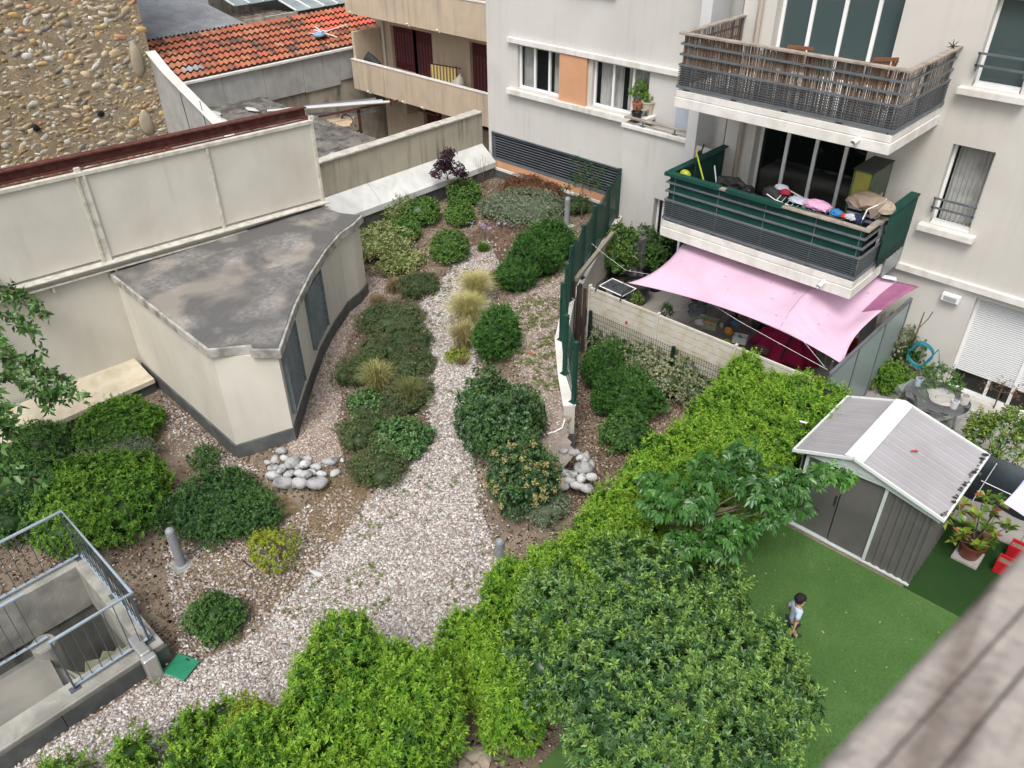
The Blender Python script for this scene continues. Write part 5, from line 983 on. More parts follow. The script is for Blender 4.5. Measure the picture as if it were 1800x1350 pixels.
# small trees
def small_tree(name, label, px, py, h, kind, crown, dens, size=1., bend=0., zg=None, core=0, tr=.014):
    b = PT(px, py) if zg is None else P(px, py, zg); t = thing(name, label, 'tree', b); R = np.random.default_rng(int(px)); E = []; mb = MB()
    topp = b + [bend, 0, h * .55]; mb.tube([b - [0, 0, .05], b + [bend * .4, .02, h * .3], topp], [tr * 1.4, tr, tr * .8], 7)
    for dx, dy, dz, r in crown:
        c = b + np.array([dx, dy, dz]); E.append((tuple(c), (r, r, r * .75))); mb.tube([topp, (topp + c) / 2 + R.normal(0, .03, 3), c], [tr * .7, tr * .5, tr * .25], 5)
        for k in range(4): mb.tube([c - (c - topp) * .3, c + R.normal(0, r * .6, 3)], [tr * .35, tr * .15], 4)
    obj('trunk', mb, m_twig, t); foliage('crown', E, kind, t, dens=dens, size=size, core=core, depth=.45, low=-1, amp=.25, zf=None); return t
small_tree('purple_tree', 'small purple leaved tree in front of the white sloping cap', 790, 365, 1.5, 'purple', [(0, 0, 1.25, .26), (-.28, .05, 1.15, .22), (.3, .1, 1.15, .22), (.1, -.1, 1.45, .2), (-.12, .2, 1.5, .2), (.42, .25, 1.0, .14), (-.35, -.15, .95, .16)], .85, 1.1)
small_tree('thin_tree', 'thin airy young tree in front of the grey louvers', 1022, 385, 1.7, 'fine', [(0, 0, 1.2, .3), (-.35, .1, 1.0, .26), (.35, .1, 1.05, .26), (.1, 0, 1.5, .22), (-.3, 0, 1.6, .16), (.45, .2, 1.4, .15), (-.5, -.1, .75, .18), (.1, -.1, .6, .22), (-.15, -.1, .35, .2)], .24, 1.2)
# bare twigs beside the cap
mb = MB(); q = PT(850, 330)
for i in range(16): mb.tube([q + R.normal(0, .12, 3) * (1, 1, 0), q + R.normal(0, .3, 3) * (1, 1, 0) + [0, 0, R.uniform(.5, .9)]], [.006, .003], 4)
tag(obj('dry_shrub', mb, m_twig), 'leafless brown twigs of a dry shrub in the far corner of the bed', 'shrub')
# ================================================================ METAL SHED
m_shr = M('shed_roof_metal', (.36, .35, .365), (.31, .295, .30), sc=1.4, rough=.5, metal=.1, bump=.05, streak=.3, stc=(.23, .21, .2), ssc=(.6, 6, .6))
m_shw = M('shed_dark_wall', (.12, .115, .108), (.095, .092, .088), sc=2, rough=.55, spec=.4); m_sht = M('shed_trim', (.52, .58, .55), (.45, .50, .47), sc=3, rough=.5)
sx0, sx1, sy0, sy1 = -3.42, -1.31, 10.46, 12.15; rxm = -2.62; er = 1.6; rg = 1.95
sd_ = thing('metal_shed', 'grey metal garden shed with ribbed gable roof and sliding doors', 'shed', (-2.4, 11.3, 0))
def rib_wall(mb, p, q, zf, n, dep=.018):
    p = np.array(p, float); q = np.array(q, float); d = (q - p); L = np.hypot(*d); d /= L; nn = np.array([d[1], -d[0]]); V = []; us = []
    for i in range(n):
        for f_, o_ in ((0., 0), (.42, 0), (.5, -dep), (.92, -dep)): us.append(((i + f_) / n, o_))
    us.append((1., 0))
    for u, o_ in us: x, y = p + d * L * u + nn * o_; V += [(x, y, .02), (x, y, zf(x))]
    return mb.add(V, [(2 * i, 2 * i + 2, 2 * i + 3, 2 * i + 1) for i in range(len(us) - 1)])
zr = lambda x: (rg - (x - rxm) / (sx1 + .1 - rxm) * (rg - er) if x > rxm else rg - (rxm - x) / (rxm - sx0 + .1) * (rg - er)) - .05
dl, dr_ = -3.3, -2.08
obj('wall', rib_wall(MB(), (dr_ + .05, sy0), (sx1, sy0), zr, 6), m_shw, sd_); w_ = MB(); rib_wall(w_, (sx1, sy0), (sx1, sy1), zr, 13); rib_wall(w_, (sx1, sy1), (sx0, sy1), zr, 16); rib_wall(w_, (sx0, sy1), (sx0, sy0), zr, 13); obj('wall', w_, m_shw, sd_)
for a_, b_, yy in ((dl, (dl + dr_) / 2 - .01, sy0 + .03), ((dl + dr_) / 2 + .01, dr_, sy0 + .01)):
    d_ = obj('sliding_door', MB().box(a_, b_, yy, yy + .02, .05, 1.62), m_shw, sd_, bevel=.004)
    if a_ == dl: obj('handle', MB().box(b_ - .05, b_ - .02, yy - .02, yy - .001, .8, 1.0), m_dark, d_)
obj('door_frame', MB().box(dr_, dr_ + .05, sy0 - .02, sy0 + .04, .02, 1.64), m_sht, sd_, bevel=.004); obj('door_frame', MB().box(dl - .05, dl, sy0 - .02, sy0 + .04, .02, 1.64), m_sht, sd_, bevel=.004)
obj('sill_rail', MB().box(dl - .05, sx1, sy0 - .03, sy0 + .05, .0, .035), m_sht, sd_, bevel=.004); obj('corner_post', MB().box(sx1 - .03, sx1 + .005, sy0 - .005, sy0 + .03, .036, zr(sx1)), m_shw, sd_)
gb_ = MB(); gb_.add([(sx0 - .08, sy0 - .06, er - .1), (rxm, sy0 - .06, rg - .06), (sx1 + .08, sy0 - .06, er - .1), (sx1 + .08, sy0 - .06, er - .14), (rxm + .5, sy0 - .06, 1.64), (sx0 - .08, sy0 - .06, 1.56)], [(0, 5, 4, 1), (1, 4, 3, 2)]); go_ = obj('gable', gb_, m_sht, sd_)
for x in (-2.85, -2.4): obj('vent_plate', MB().box(x - .13, x + .13, sy0 - .075, sy0 - .062, 1.69, 1.77), m_sht, go_, bevel=.004)
ry0, ry1 = sy0 - .12, sy1 + .15
def roof_half(xa, za, xb, zb, n=11):
    V = []; us = []; 
    for i in range(n):
        for f_, o_ in ((0., 0), (.7, 0), (.76, .004), (.94, .004)): us.append(((i + f_) / n, o_))
    us.append((1., 0))
    for u, o_ in us: y = ry0 + (ry1 - ry0) * u; V += [(xa, y, za + o_), (xb, y, zb + o_)]
    return MB().add(V, [(2 * i, 2 * i + 1, 2 * i + 3, 2 * i + 2) for i in range(len(us) - 1)])
xr, xl = sx1 + .12, sx0 - .12
obj('roof_sheet', roof_half(rxm, rg, xr, er), m_shr, sd_); obj('roof_sheet', roof_half(rxm, rg, xl, er), m_shr, sd_)
obj('ridge_cap', MB().obox((rxm + .07, (ry0 + ry1) / 2, rg + .012), (.075, 0, -.02), (0, (ry1 - ry0) / 2 + .01, 0), (0, 0, .006)).obox((rxm - .07, (ry0 + ry1) / 2, rg + .012), (.075, 0, .02), (0, (ry1 - ry0) / 2 + .01, 0), (0, 0, .006)), M('shed_white_trim', (.66, .70, .68), rough=.45), sd_)
e_ = MATS['shed_white_trim']
for xa in (xr, xl): 
    obj('verge_trim', MB().bar((rxm, ry0 - .01, rg), (xa, ry0 - .01, er), .03, .05), e_, sd_); obj('verge_trim', MB().bar((rxm, ry1 + .01, rg), (xa, ry1 + .01, er), .03, .05), e_, sd_); obj('eave_trim', MB().bar((xa, ry0 - .02, er - .005), (xa, ry1 + .02, er - .005), .03, .05), e_, sd_)
R = np.random.default_rng(31); lm = MB()
for i in range(60): y = R.uniform(ry0, ry1); lm.blob((xr - .04 + R.normal(0, .015), y, er + .035 + R.uniform(0, .01)), (R.uniform(.01, .04), .012, .006), i, 1, .4, (.02, .018, .015))
tag(obj('roof_litter', lm, m_col), 'black leaf litter caught along the right eave of the shed', 'litter', kind='stuff')
q = P(1607, 793, 1.83); q = np.array([q[0], q[1], rg - (q[0] - rxm) / (xr - rxm) * (rg - er) + .022]); tag(obj('red_leaf', MB().blob(q, (.06, .025, .006), 3, 2, .3, (.40, .03, .05), .8), m_col), 'small red leaf lying on the shed roof', 'leaf')
q = P(1452, 690, 1.72); tag(obj('dark_scrap', MB().blob((q[0], q[1], 1.72), (.07, .05, .006), 5, 2, .4, (.02, .02, .02), .4), m_col), 'black scrap of rubber on the far left corner of the shed roof', 'scrap')
q = P(1412, 742, 1.68); tag(obj('paper_scrap', MB().blob((q[0], q[1], 1.68), (.07, .04, .01), 5, 1, .4, (.6, .66, .7), .4), m_col), 'crumpled pale paper caught between hedge and shed roof', 'paper')
# ================================================================ WHITE SLATTED PANELS, WIRE MESH, DARK GATE
m_ww = M('white_stained_wood', (.54, .51, .44), (.44, .39, .28), sc=2.6, rough=.85, bump=.4, bsc=30, streak=.3, stc=(.42, .33, .17), lo=.45, hi=.7)
yP = 12.36
wpn = thing('slatted_screen', 'whitewashed wooden panel screen enclosing the sail shaded terrace', 'fence', (-7.4, yP, 0))
x = -9.32; i = 0
while x < -4.3:
    xe = min(x + 1.78, -4.2); obj('post', MB().box(x - .045, x, yP - .045, yP + .045, 0, 1.72), m_ww, wpn, bevel=.006); s_ = MB()
    s_.box(x + .002, xe - .05, yP - .02, yP + .02, 1.62, 1.67)
    for k in range(10): 
        z = .1 + k * .152; b_ = (k + i) % 2
        s_.add([(x + .004, yP - .012, z), (xe - .05, yP - .012, z), (xe - .05, yP - .012, z + .138), (x + .004, yP - .012, z + .138), (x + .004, yP + .006, z), (xe - .05, yP + .006, z), (xe - .05, yP + .006, z + .138), (x + .004, yP + .006, z + .138)], [(0, 1, 2, 3), (7, 6, 5, 4), (0, 4, 5, 1), (3, 2, 6, 7)])
        for u in ((.25, .75) if b_ else (.5,)): s_.box(x + 1.75 * u - .012, x + 1.75 * u + .012, yP - .03, yP - .013, z + .01, z + .138)
    for k in range(4): s_.box(x + .2 + k * .45, x + .225 + k * .45, yP + .008, yP + .03, .08, 1.62)
    obj('panel', s_, m_ww, wpn); x = xe; i += 1
wm = thing('wire_mesh_fence', 'green wire mesh fence in front of the white slatted screen', 'fence', (-7.4, yP - .1, 0)); y = yP - .10
for xx in (-9.2, -7.05, -4.9): obj('post', MB().box(xx - .03, xx + .03, y - .06, y, 0, 1.18), M('dark_green_post', (.008, .02, .014), rough=.5), wm)
ms = MB(); xx = -9.15
while xx < -4.6: ms.bar((xx, y + .005, .05), (xx, y + .005, 1.16), .005, .005, up=(1, 0, 0)); xx += .055
for k in range(10): ms.bar((-9.18, y + .01, .08 + k * .115), (-4.6, y + .01, .08 + k * .115), .006, .006)
obj('mesh_panel', ms, MATS['dark_green_post'], wm)
q = PY(1100, 568, y - .03); tag(obj('red_tag', MB().obox((q[0], y - .01, q[2]), (.03, 0, 0), (0, .004, 0), (0, 0, .04), (.5, .03, .03)), m_col, bevel=.004), 'small red plastic tag clipped to the wire mesh', 'tag')
m_dw = M('dark_brown_boards', (.07, .05, .038), (.045, .034, .028), sc=5, rough=.85, bump=.5, bsc=25)
gt = thing('board_gate', 'narrow dark brown board gate between the green fence and the white screen', 'gate', (-9.5, 12.2, 0))
for k in range(4): xa = -9.72 + k * .09; obj('board', MB().box(xa, xa + .082, 12.2 + .05 * (k % 2), 12.23 + .05 * (k % 2), 0, 1.75 - .1 * (k % 2)), m_dw, gt, bevel=.004)
obj('brace', MB().bar((-9.75, 12.35, 1.7), (-10.6, 14.8, 1.72), .09, .09), M('grey_timber', (.28, .25, .20), rough=.9), gt)
# dish rack hanging on the panel
dr = thing('hanging_rack', 'white wire rack hooked on the top corner of the white panel', 'rack', (-9.0, yP, 1.7)); mb = MB(); a0 = np.array([-9.12, yP - .02, 1.72])
P4 = [(-9.15, yP + .06, 1.74), (-8.5, yP + .02, 1.74), (-8.45, yP + .42, 1.78), (-9.1, yP + .46, 1.78)]; mb.tube(P4 + [P4[0]], .013, 6); obj('frame', mb, m_alu, dr); mb = MB()
for k in range(1, 10): u = k / 10; mb.tube([lerp(P4[0], P4[3], u), lerp(P4[1], P4[2], u)], .006, 4)
obj('bars', mb, m_railmet, dr); mb = MB()
for xx in (-9.16, -8.5): obj('hook', MB().tube([(xx, yP + .35, 1.79), (xx + .02, yP + .2, 1.87), (xx, yP, 1.8), (xx, yP - .06, 1.66)], .016, 6), m_dark, dr)
# ================================================================ SHADE SAILS
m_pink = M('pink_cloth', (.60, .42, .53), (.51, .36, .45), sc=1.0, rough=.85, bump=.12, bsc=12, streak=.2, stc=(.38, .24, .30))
def coons(c0, c1, d0, d1, n=28):
    """surface between boundary curves c0(u) (v=0), c1(u) (v=1), d0(v) (u=0), d1(v) (u=1)"""
    V = []
    for j in range(n + 1):
        for i in range(n + 1):
            u, v = i / n, j / n; p = (1 - v) * c0(u) + v * c1(u) + (1 - u) * d0(v) + u * d1(v) - ((1 - u) * (1 - v) * c0(0) + u * (1 - v) * c0(1) + (1 - u) * v * c1(0) + u * v * c1(1)); V.append(p)
    return np.array(V), [(j * (n + 1) + i, j * (n + 1) + i + 1, (j + 1) * (n + 1) + i + 1, (j + 1) * (n + 1) + i) for j in range(n) for i in range(n)]
def qb(a, m, b): a, m, b = map(lambda q: np.array(q, float), (a, m, b)); return lambda t: a * (1 - t) ** 2 + 2 * m * t * (1 - t) + b * t * t
A_ = P(1102, 497, 1.85); B_ = P(1200, 428, 2.38); D_ = P(1482, 641, 1.72); C_ = np.array([-3.75, 15.6, 2.42]); 
AB = qb(A_, P(1160, 487, 2.12) , B_); AD = qb(A_, P(1325, 540, 2.12), D_); DC = qb(D_, P(1497, 560, 2.2), C_); BC = qb(B_, (B_ + C_) / 2 + [0, .5, .1], C_)
V, F = coons(AD, BC, AB, DC, 44)
n_ = 45; uu = (np.arange(len(V)) % n_) / 44; vv = (np.arange(len(V)) // n_) / 44
fold = np.exp(-((uu - .70) / .05) ** 2) * .09 * np.sin(vv * math.pi); V[:, 2] += fold - .30 * np.exp(-((uu - .88) / .09) ** 2 - ((vv - .6) / .28) ** 2)
ang = np.arctan2(vv - .0, 1.0 - uu); V[:, 2] += .03 * np.sin(ang * 22) * np.exp(-((1 - uu) ** 2 + vv ** 2) / .18) * (uu < .99)
V[:, 2] += .012 * np.sin(uu * 9 + vv * 4) * np.sin(vv * math.pi)
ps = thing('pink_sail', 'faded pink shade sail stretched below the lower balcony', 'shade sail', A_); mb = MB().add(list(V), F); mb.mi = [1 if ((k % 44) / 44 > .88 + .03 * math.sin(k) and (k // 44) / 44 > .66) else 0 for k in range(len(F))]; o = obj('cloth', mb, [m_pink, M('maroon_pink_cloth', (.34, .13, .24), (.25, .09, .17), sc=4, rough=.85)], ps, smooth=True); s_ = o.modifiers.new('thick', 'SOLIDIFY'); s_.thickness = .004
obj('seam', MB().tube([AD(t) * 0 + V[int(round(v * 44)) * n_ + 30] + [0, 0, .008] for t, v in zip(np.linspace(0, 1, 12), np.linspace(0, .9, 12))], .004, 4), M('seam_pink', (.36, .2, .28)), ps)
obj('cord', MB().tube([A_, P(1085, 500, 1.8), (-9.0, yP + .05, 1.7)], .006, 5), m_dark, ps)
wl = thing('clothes_line', 'thin white clothes line sagging across the terrace', 'line', P(1022, 412, 1.9)); L_ = [P(1022, 412, 2.0), P(1060, 445, 1.85), P(1100, 475, 1.8), P(1140, 482, 1.95)]
obj('rope', MB().tube(L_, .0035, 5), m_alu, wl); obj('rope', MB().tube([P(1195, 500, 1.9), P(1300, 565, 1.82), P(1400, 620, 1.78), P(1455, 650, 1.75)], .0035, 5), m_alu, wl); obj('rope', MB().tube([P(1392, 575, 1.95), P(1425, 615, 1.85), P(1450, 645, 1.78)], .003, 5), m_alu, wl)

Rs = np.random.default_rng(2)
for i in range(14):
    vi = int(Rs.integers(4, 40)) * n_ + int(Rs.integers(4, 40)); obj('stain', MB().blob(np.array(V[vi]) + [0, 0, .006], (Rs.uniform(.008, .035), Rs.uniform(.006, .014), .002), i, 1, .3, None, Rs.uniform(0, 3)), M('sail_stain', (.22, .15, .18), rough=.9), ps)
tag(obj('paper_sheet', MB().obox(P(1563, 488, 2.47), (.13, .04, 0), (-.03, .07, .0), (0, 0, .004), (.62, .66, .70)), m_col), 'white paper sheet lying on the dark end of the pink sail', 'paper')
# lavender sail at the right edge
m_lav = M('lavender_cloth', (.56, .56, .70), (.52, .52, .66), sc=2, rough=.8)
a1 = P(1764, 884, 1.95); a2 = P(1835, 790, 2.2); a3 = P(1870, 960, 2.0); e1 = qb(a1, P(1800, 850, 2.05), a2); e2 = qb(a1, P(1800, 905, 1.97), a3); V = []; k = 10
for i in range(k + 1):
    for j in range(k + 1): t = i / k; s = j / k; V.append(e1(t) * (1 - s) + e2(t) * s)
tag(obj('lavender_sail', MB().add(V, [(i * (k + 1) + j, i * (k + 1) + j + 1, (i + 1) * (k + 1) + j + 1, (i + 1) * (k + 1) + j) for i in range(k) for j in range(k)]), m_lav, smooth=True), 'corner of a pale lavender shade sail at the right edge', 'shade sail').modifiers.new('thick', 'SOLIDIFY').thickness = .004
# ================================================================ GLASS PARTITION, TARP FENCE, TABLE
m_fg = glassmat('frosted_partition', (.36, .44, .43), .72, .25)
gp_ = thing('glass_partition', 'frosted glass partition with dark frame between the two terraces', 'partition', (-3.95, 14.4, 0)); xg = -3.97; ys = [12.5, 13.7, 14.95, 16.2]; zt_ = 1.82
for a, b in zip(ys[:-1], ys[1:]): obj('glass_pane', MB().box(xg - .006, xg + .006, a + .03, b - .03, .1, zt_ - .03), m_fg, gp_)
for a in ys: obj('post', MB().box(xg - .02, xg + .02, a - .02, a + .02, 0, zt_ - .03), m_railmet, gp_)
obj('top_rail', MB().box(xg - .03, xg + .03, ys[0] - .03, ys[-1], zt_ - .028, zt_ + .02), m_railmet, gp_, bevel=.004)
m_tarp = M('dark_tarp', (.030, .042, .050), (.02, .03, .036), sc=2, rough=.55, spec=.4, bump=.3, bsc=8)
tf = thing('tarp_fence', 'dark blue black tarpaulin fence with white cords behind the shed', 'fence', (-.8, 13.15, 0)); mb = MB(); n = 40; V = []
for i in range(n + 1):
    x = -3.2 + 5 * i / n; d = .04 * math.sin(i * 1.1) + .03 * math.sin(i * .37); V += [(x, 13.2 + d, .03), (x, 13.2 - d * .7, .55), (x, 13.2 + d * .3, 1.02)]
mb.add(V, [(3 * i + j, 3 * i + 3 + j, 3 * i + 4 + j, 3 * i + 1 + j) for i in range(n) for j in (0, 1)]); o = obj('tarp', mb, m_tarp, tf, smooth=True); o.modifiers.new('t', 'SOLIDIFY').thickness = .01
obj('cord', MB().tube([P(1752, 815, .95), (-1.22, 13.1, .03)], .008, 5), m_alu, tf); obj('cord', MB().tube([P(1725, 845, .5), P(1800, 880, .5)], .008, 5), m_alu, tf)
for xx in (-3.1, -1.3, .6): obj('post', MB().box(xx - .03, xx + .03, 13.23, 13.29, 0, 1.05), m_railmet, tf)
tc_ = np.array([-2.62, 14.75, 0]); tb_ = thing('round_table', 'round black garden table under clear plastic sheet', 'table', tc_)
obj('table_top', MB().lathe([(0, .72), (.58, .72), (.6, .735), (.58, .75), (0, .75)], tc_, 36), M('black_paint', (.015, .015, .017), rough=.35, spec=.5), tb_)
for a in (.6, 2.2, 3.8, 5.4): obj('leg', MB().tube([tc_ + [.4 * math.cos(a), .4 * math.sin(a), .72], tc_ + [.5 * math.cos(a), .5 * math.sin(a), .02]], .03, 8), MATS['black_paint'], tb_)
m_cp = glassmat('clear_plastic', (.55, .57, .57), .16, .10)
def crumple(name, label, cat, c, r, mat, seed=1, amp=.3, sub=3, col=None, **k): return tag(obj(name, MB().blob(c, r, seed, sub, amp, col), mat, smooth=False, **k), label, cat)
V0, F0 = ICO[3]; R = np.random.default_rng(9); V = V0.copy(); V *= (1 + .12 * R.normal(size=(len(V), 1))); V = V * (.66, .66, .22) + tc_ + [0, 0, .68]; V[:, 2] = np.where(V[:, 2] < .66, V[:, 2] - (.66 - V[:, 2]) * R.uniform(.5, 2.2, len(V)), V[:, 2])
tag(obj('plastic_sheet', MB().add(V, [tuple(f) for f in F0]), m_cp), 'crumpled clear plastic sheet draped over the round garden table', 'plastic sheet')
for (dx, dy, r, h, c, lb) in ((-.42, .1, .07, .16, (.45, .52, .66), 'pale blue tin with dark lid on the left of the round table'), (.45, .08, .09, .17, (.62, .60, .56), 'white plastic pot at the right edge of the round table'), (.36, -.2, .07, .16, (.66, .68, .68), 'white beaker in front on the round table')):
    t = thing('pot', lb, 'pot', tc_ + [dx, dy, .75]); obj('body', MB().lathe([(0, 0), (r * .85, 0), (r, h), (r * .8, h)], tc_ + [dx, dy, .78], 16, c), m_colg, t, smooth=False); obj('lid', MB().lathe([(0, h * .99), (r * .78, h * .99), (r * .78, h * 1.05), (0, h * 1.05)], tc_ + [dx, dy, .78], 16, tuple(np.array(c) * .4)), m_colg, t)
tag(obj('scrap_heap', MB().blob(tc_ + [.1, -.05, .85], (.2, .16, .07), 4, 3, .6, (.40, .38, .35)), m_col), 'heap of white and grey scraps in the middle of the round table', 'clutter')
S('plant', 'green potted plant trailing over the round table', 'plant', 1655, 665, 70, .45, 'mid', zg=.75, n=4, dens=.45, core=0, size=1.1, spread=.8)
S('plant', 'dark green fern like plant beneath the front of the round table', 'plant', 1632, 715, 85, .6, 'fine', zg=.2, n=5, dens=.6, core=.4, size=1.6)
# plants by the glass partition
S('plant', 'dry leaved plant against the glass partition', 'plant', 1500, 660, 60, .7, 'red', zg=.0, n=4, dens=.35, core=0)
S('plant', 'bushy green herb pot in the corner by the glass partition', 'plant', 1562, 662, 85, .55, 'bright', zg=.0, n=6, dens=.8, core=.5, size=.9)
S('plant', 'variegated climbing plant on the partition corner', 'plant', 1570, 600, 80, 1.3, 'varieg', zg=.1, n=5, dens=.6, core=.4)
S('plant', 'green plant by the blue hose at the wall', 'plant', 1610, 610, 55, 1.1, 'mid', zg=.2, n=5, dens=.6, core=.4)
S('plant', 'pale leafy plant spilling at the foot of the hose', 'plant', 1600, 650, 60, .35, 'varieg', zg=.1, n=4, dens=.6, core=.4)
tag(obj('dead_stake', MB().tube([P(1585, 645, .1), PY(1610, 590, 15.6), PY(1625, 548, 15.8)], [.025, .02, .01], 6).tube([PY(1612, 580, 15.7), PY(1632, 560, 15.8), PY(1640, 548, 15.8)], .01, 5), m_twig), 'bare brown branch leaning on the wall next to the hose', 'branch')
hz = PY(1618, 625, 15.9); tag(obj('garden_hose', MB().tube([hz + [.22 * math.cos(t) + .03 * math.sin(3 * t), -.05 + .02 * math.sin(2 * t), .28 * math.sin(t) + .02 * t / 6] for t in np.linspace(0, 24, 110)] + [hz + [.3, -.05, .3], hz + [.42, -.1, 0], hz + [.4, -.2, -.3]], .013, 6, (.01, .20, .28)), m_colg), 'coiled turquoise blue garden hose hanging on the wall', 'hose')
S('loquat_plant', 'tall potted plant with bright green leaf clusters behind the tarpaulin', 'plant', 1760, 770, 110, 1.0, 'lemon', zg=.6, n=6, dens=.5, core=0, spread=.8, amp=.25)
S('potted_plant', 'small bright green plant rising by the tarpaulin edge', 'plant', 1718, 752, 40, .7, 'lemon', zg=.6, n=3, dens=.5, core=0, size=.8)
t = small_tree('dry_plant', 'withered orange plant by the door step', 1745, 720, .8, 'red', [(0, 0, .6, .2), (.3, 0, .55, .18), (-.25, 0, .5, .15)], .16, zg=.02)
# magnolia like potted shrub
def pot(name, label, c, r, h, col, rim=True, cat='pot', mat=None, soil=True):
    t = thing(name, label, cat, c); obj('vessel', MB().lathe([(0, 0), (r * .72, 0), (r, h), (r * 1.08, h) if rim else (r, h), (r * 1.08, h + .03) if rim else (r, h + .01), (r * .93, h + .03), (r * .9, h - .04)], c, 24, col), mat or m_colg, t)
    if soil: obj('soil', MB().lathe([(0, h - .03), (r * .91, h - .03)], c, 20, (.05, .035, .025)), m_col, t)
    return t
c = P(1700, 965, 0.0); c = np.array([-1.0, 11.62, 0]); c = P(1702, 975, .07)
tag(obj('pot_plinth', MB().box(c[0] - .2, c[0] + .2, c[1] - .2, c[1] + .2, .006, .07), M('concrete_slab', (.40, .37, .34), (.30, .28, .26), sc=5, rough=.9), bevel=.01), 'pale square slab under the large terracotta pot', 'slab')
pot('terracotta_pot', 'large terracotta pot standing beside the metal shed', c, .2, .26, (.15, .045, .03))
R = np.random.default_rng(12); t = thing('broad_leaf_plant', 'broad leaved plant with yellow green leaves and reddish tips in the terracotta pot', 'plant', c + [0, 0, .28]); P0s = []; mb = MB()
for (px, py, z) in ((1690, 890, .75), (1730, 870, .85), (1700, 920, .7), (1660, 905, .6), (1750, 900, .75), (1680, 945, .55), (1745, 945, .55), (1720, 960, .5), (1775, 925, .65), (1715, 905, .8), (1695, 935, .65), (1760, 880, .8), (1735, 925, .7)):
    q = P(px, py, z); P0s.append(q); mb.tube([c + [0, 0, .25], (c + q) / 2 + [0, 0, .1], q], [.014, .01, .006], 5)
obj('stems', mb, m_twig, t); P0s = np.array(P0s); P1 = np.concatenate([P0s + R.normal(0, .03, P0s.shape), P0s - [0, 0, .1]]); cols = pick(R, len(P1), [(.15, .26, .04), (.24, .34, .04), (.09, .17, .03)], (3, 3, 2))
V, F, C = leaf_arrays(P1, np.tile([0, 0, 1.], (len(P1), 1)), 7, .17, .5, 1.05, cols, R, curl=.4, mixup=.7); k = R.random(len(C) // 4) < .09; kk = np.repeat(k, 4); C[kk] = (.32, .10, .05); npobj('leaves', V, F, C, m_gloss, t)
pot('magenta_pot', 'small magenta pot with seedlings next to the tarpaulin', P(1719, 865, 0.0) + [0, 0, .012], .10, .19, (.32, .02, .10)); 
tray = P(1737, 868, .012); tag(obj('seed_tray', MB().box(tray[0] - .0, tray[0] + .35, tray[1] - .1, tray[1] + .14, .012, .14, (.03, .032, .034)), m_colg, bevel=.01), 'black plastic tray at the foot of the tarpaulin', 'tray')
for (px, py, lb) in ((1760, 985, 'red planter box half hidden behind the wooden handrail'), (1782, 958, 'second red planter box behind the first at the right edge')):
    q = P(px, py, .2); t = thing('red_planter', lb, 'planter', (q[0], q[1], .012), 'red planter boxes'); o = MB(); x_, y_ = q[0], q[1]
    o.box(x_ - .05, x_ + .3, y_ - .12, y_ - .1, .014, .26).box(x_ - .05, x_ + .3, y_ + .08, y_ + .1, .014, .26).box(x_ - .05, x_ - .03, y_ - .098, y_ + .078, .014, .26).box(x_ + .28, x_ + .3, y_ - .098, y_ + .078, .014, .26); obj('box', o, M('red_plastic', (.42, .012, .02), rough=.4, spec=.5), t, bevel=.004); obj('soil', MB().box(x_ - .028, x_ + .278, y_ - .096, y_ + .076, .016, .2), m_soil, t)
# ================================================================ TERRACE UNDER THE SAIL
m_cov = M('purple_grey_cloth', (.18, .15, .185), (.14, .115, .15), sc=2, rough=.9, bump=.2, bsc=10)
cx, cy = -10.85, 15.75; t = thing('covered_table', 'tall table draped in a purple grey cloth against the wall', 'covered table', (cx, cy, .02)); mb = MB(); n = 48; V = []
for z, k in ((1.30, 0), (1.28, 0), (.95, .35), (.5, .8), (.2, 1.)):
    for i in range(n):
        a = 2 * math.pi * i / n; x_ = max(-1, min(1, 1.45 * math.cos(a))) * .52; y_ = max(-1, min(1, 1.45 * math.sin(a))) * .30; w = 1 + k * .07 * math.sin(a * 9) + k * .06; V.append((cx + x_ * w, cy + y_ * w, z + (.06 * math.sin(a * 5) if z < .3 else 0)))
V.append((cx, cy, 1.305)); F = [(j * n + i, j * n + (i + 1) % n, (j + 1) * n + (i + 1) % n, (j + 1) * n + i)[::-1] for j in range(4) for i in range(n)] + [(len(V) - 1, i, (i + 1) % n) for i in range(n)]
obj('cloth', mb.add(V, F), m_cov, t, smooth=False); 
for dx in (-.45, .45):
    for dy in (-.22, .22): obj('leg', MB().box(cx + dx - .02, cx + dx + .02, cy + dy - .02, cy + dy + .02, .02, 1.25), m_dark, t)
for (px, py, r, h, lb) in ((1118, 530, .34, .5, 'big black plant pot behind the white panel corner'), (1150, 508, .24, .35, 'black plant pot partly under the pink sail'), (1128, 492, .3, .45, 'black pot of the climbing plant by the purple cloth'), (1090, 520, .26, .45, 'black plant pot holding the lemon bush')):
    pot('plant_pot', lb, P(px, py, .025), r, h, (.012, .013, .015))
S('lemon_bush', 'lemon bush with yellow green leaves in a pot behind the green fence', 'plant', 1082, 440, 82, 1.3, 'lemon', zg=.45, n=8, dens=1.5, core=.5, size=1.0, shoots=60, spread=.7)
S('potted_plant', 'green climbing plant in a pot in front of the purple cloth', 'plant', 1148, 436, 66, 1.2, 'mid', zg=.4, n=6, dens=1.1, core=.5, size=1.3, spread=.7)
S('potted_plant', 'second dark plant close to the terrace door', 'plant', 1165, 445, 50, .9, 'mid', zg=.2, n=4, dens=.6, core=0)
S('potted_plant', 'small plant peeping over the white panel', 'plant', 1120, 528, 24, .3, 'lemon', zg=.6, n=3, dens=.8, core=0, size=.6)
S('potted_plant', 'tiny green plant behind the second white panel', 'plant', 1172, 545, 22, .25, 'mid', zg=.5, n=3, dens=.6, core=0)
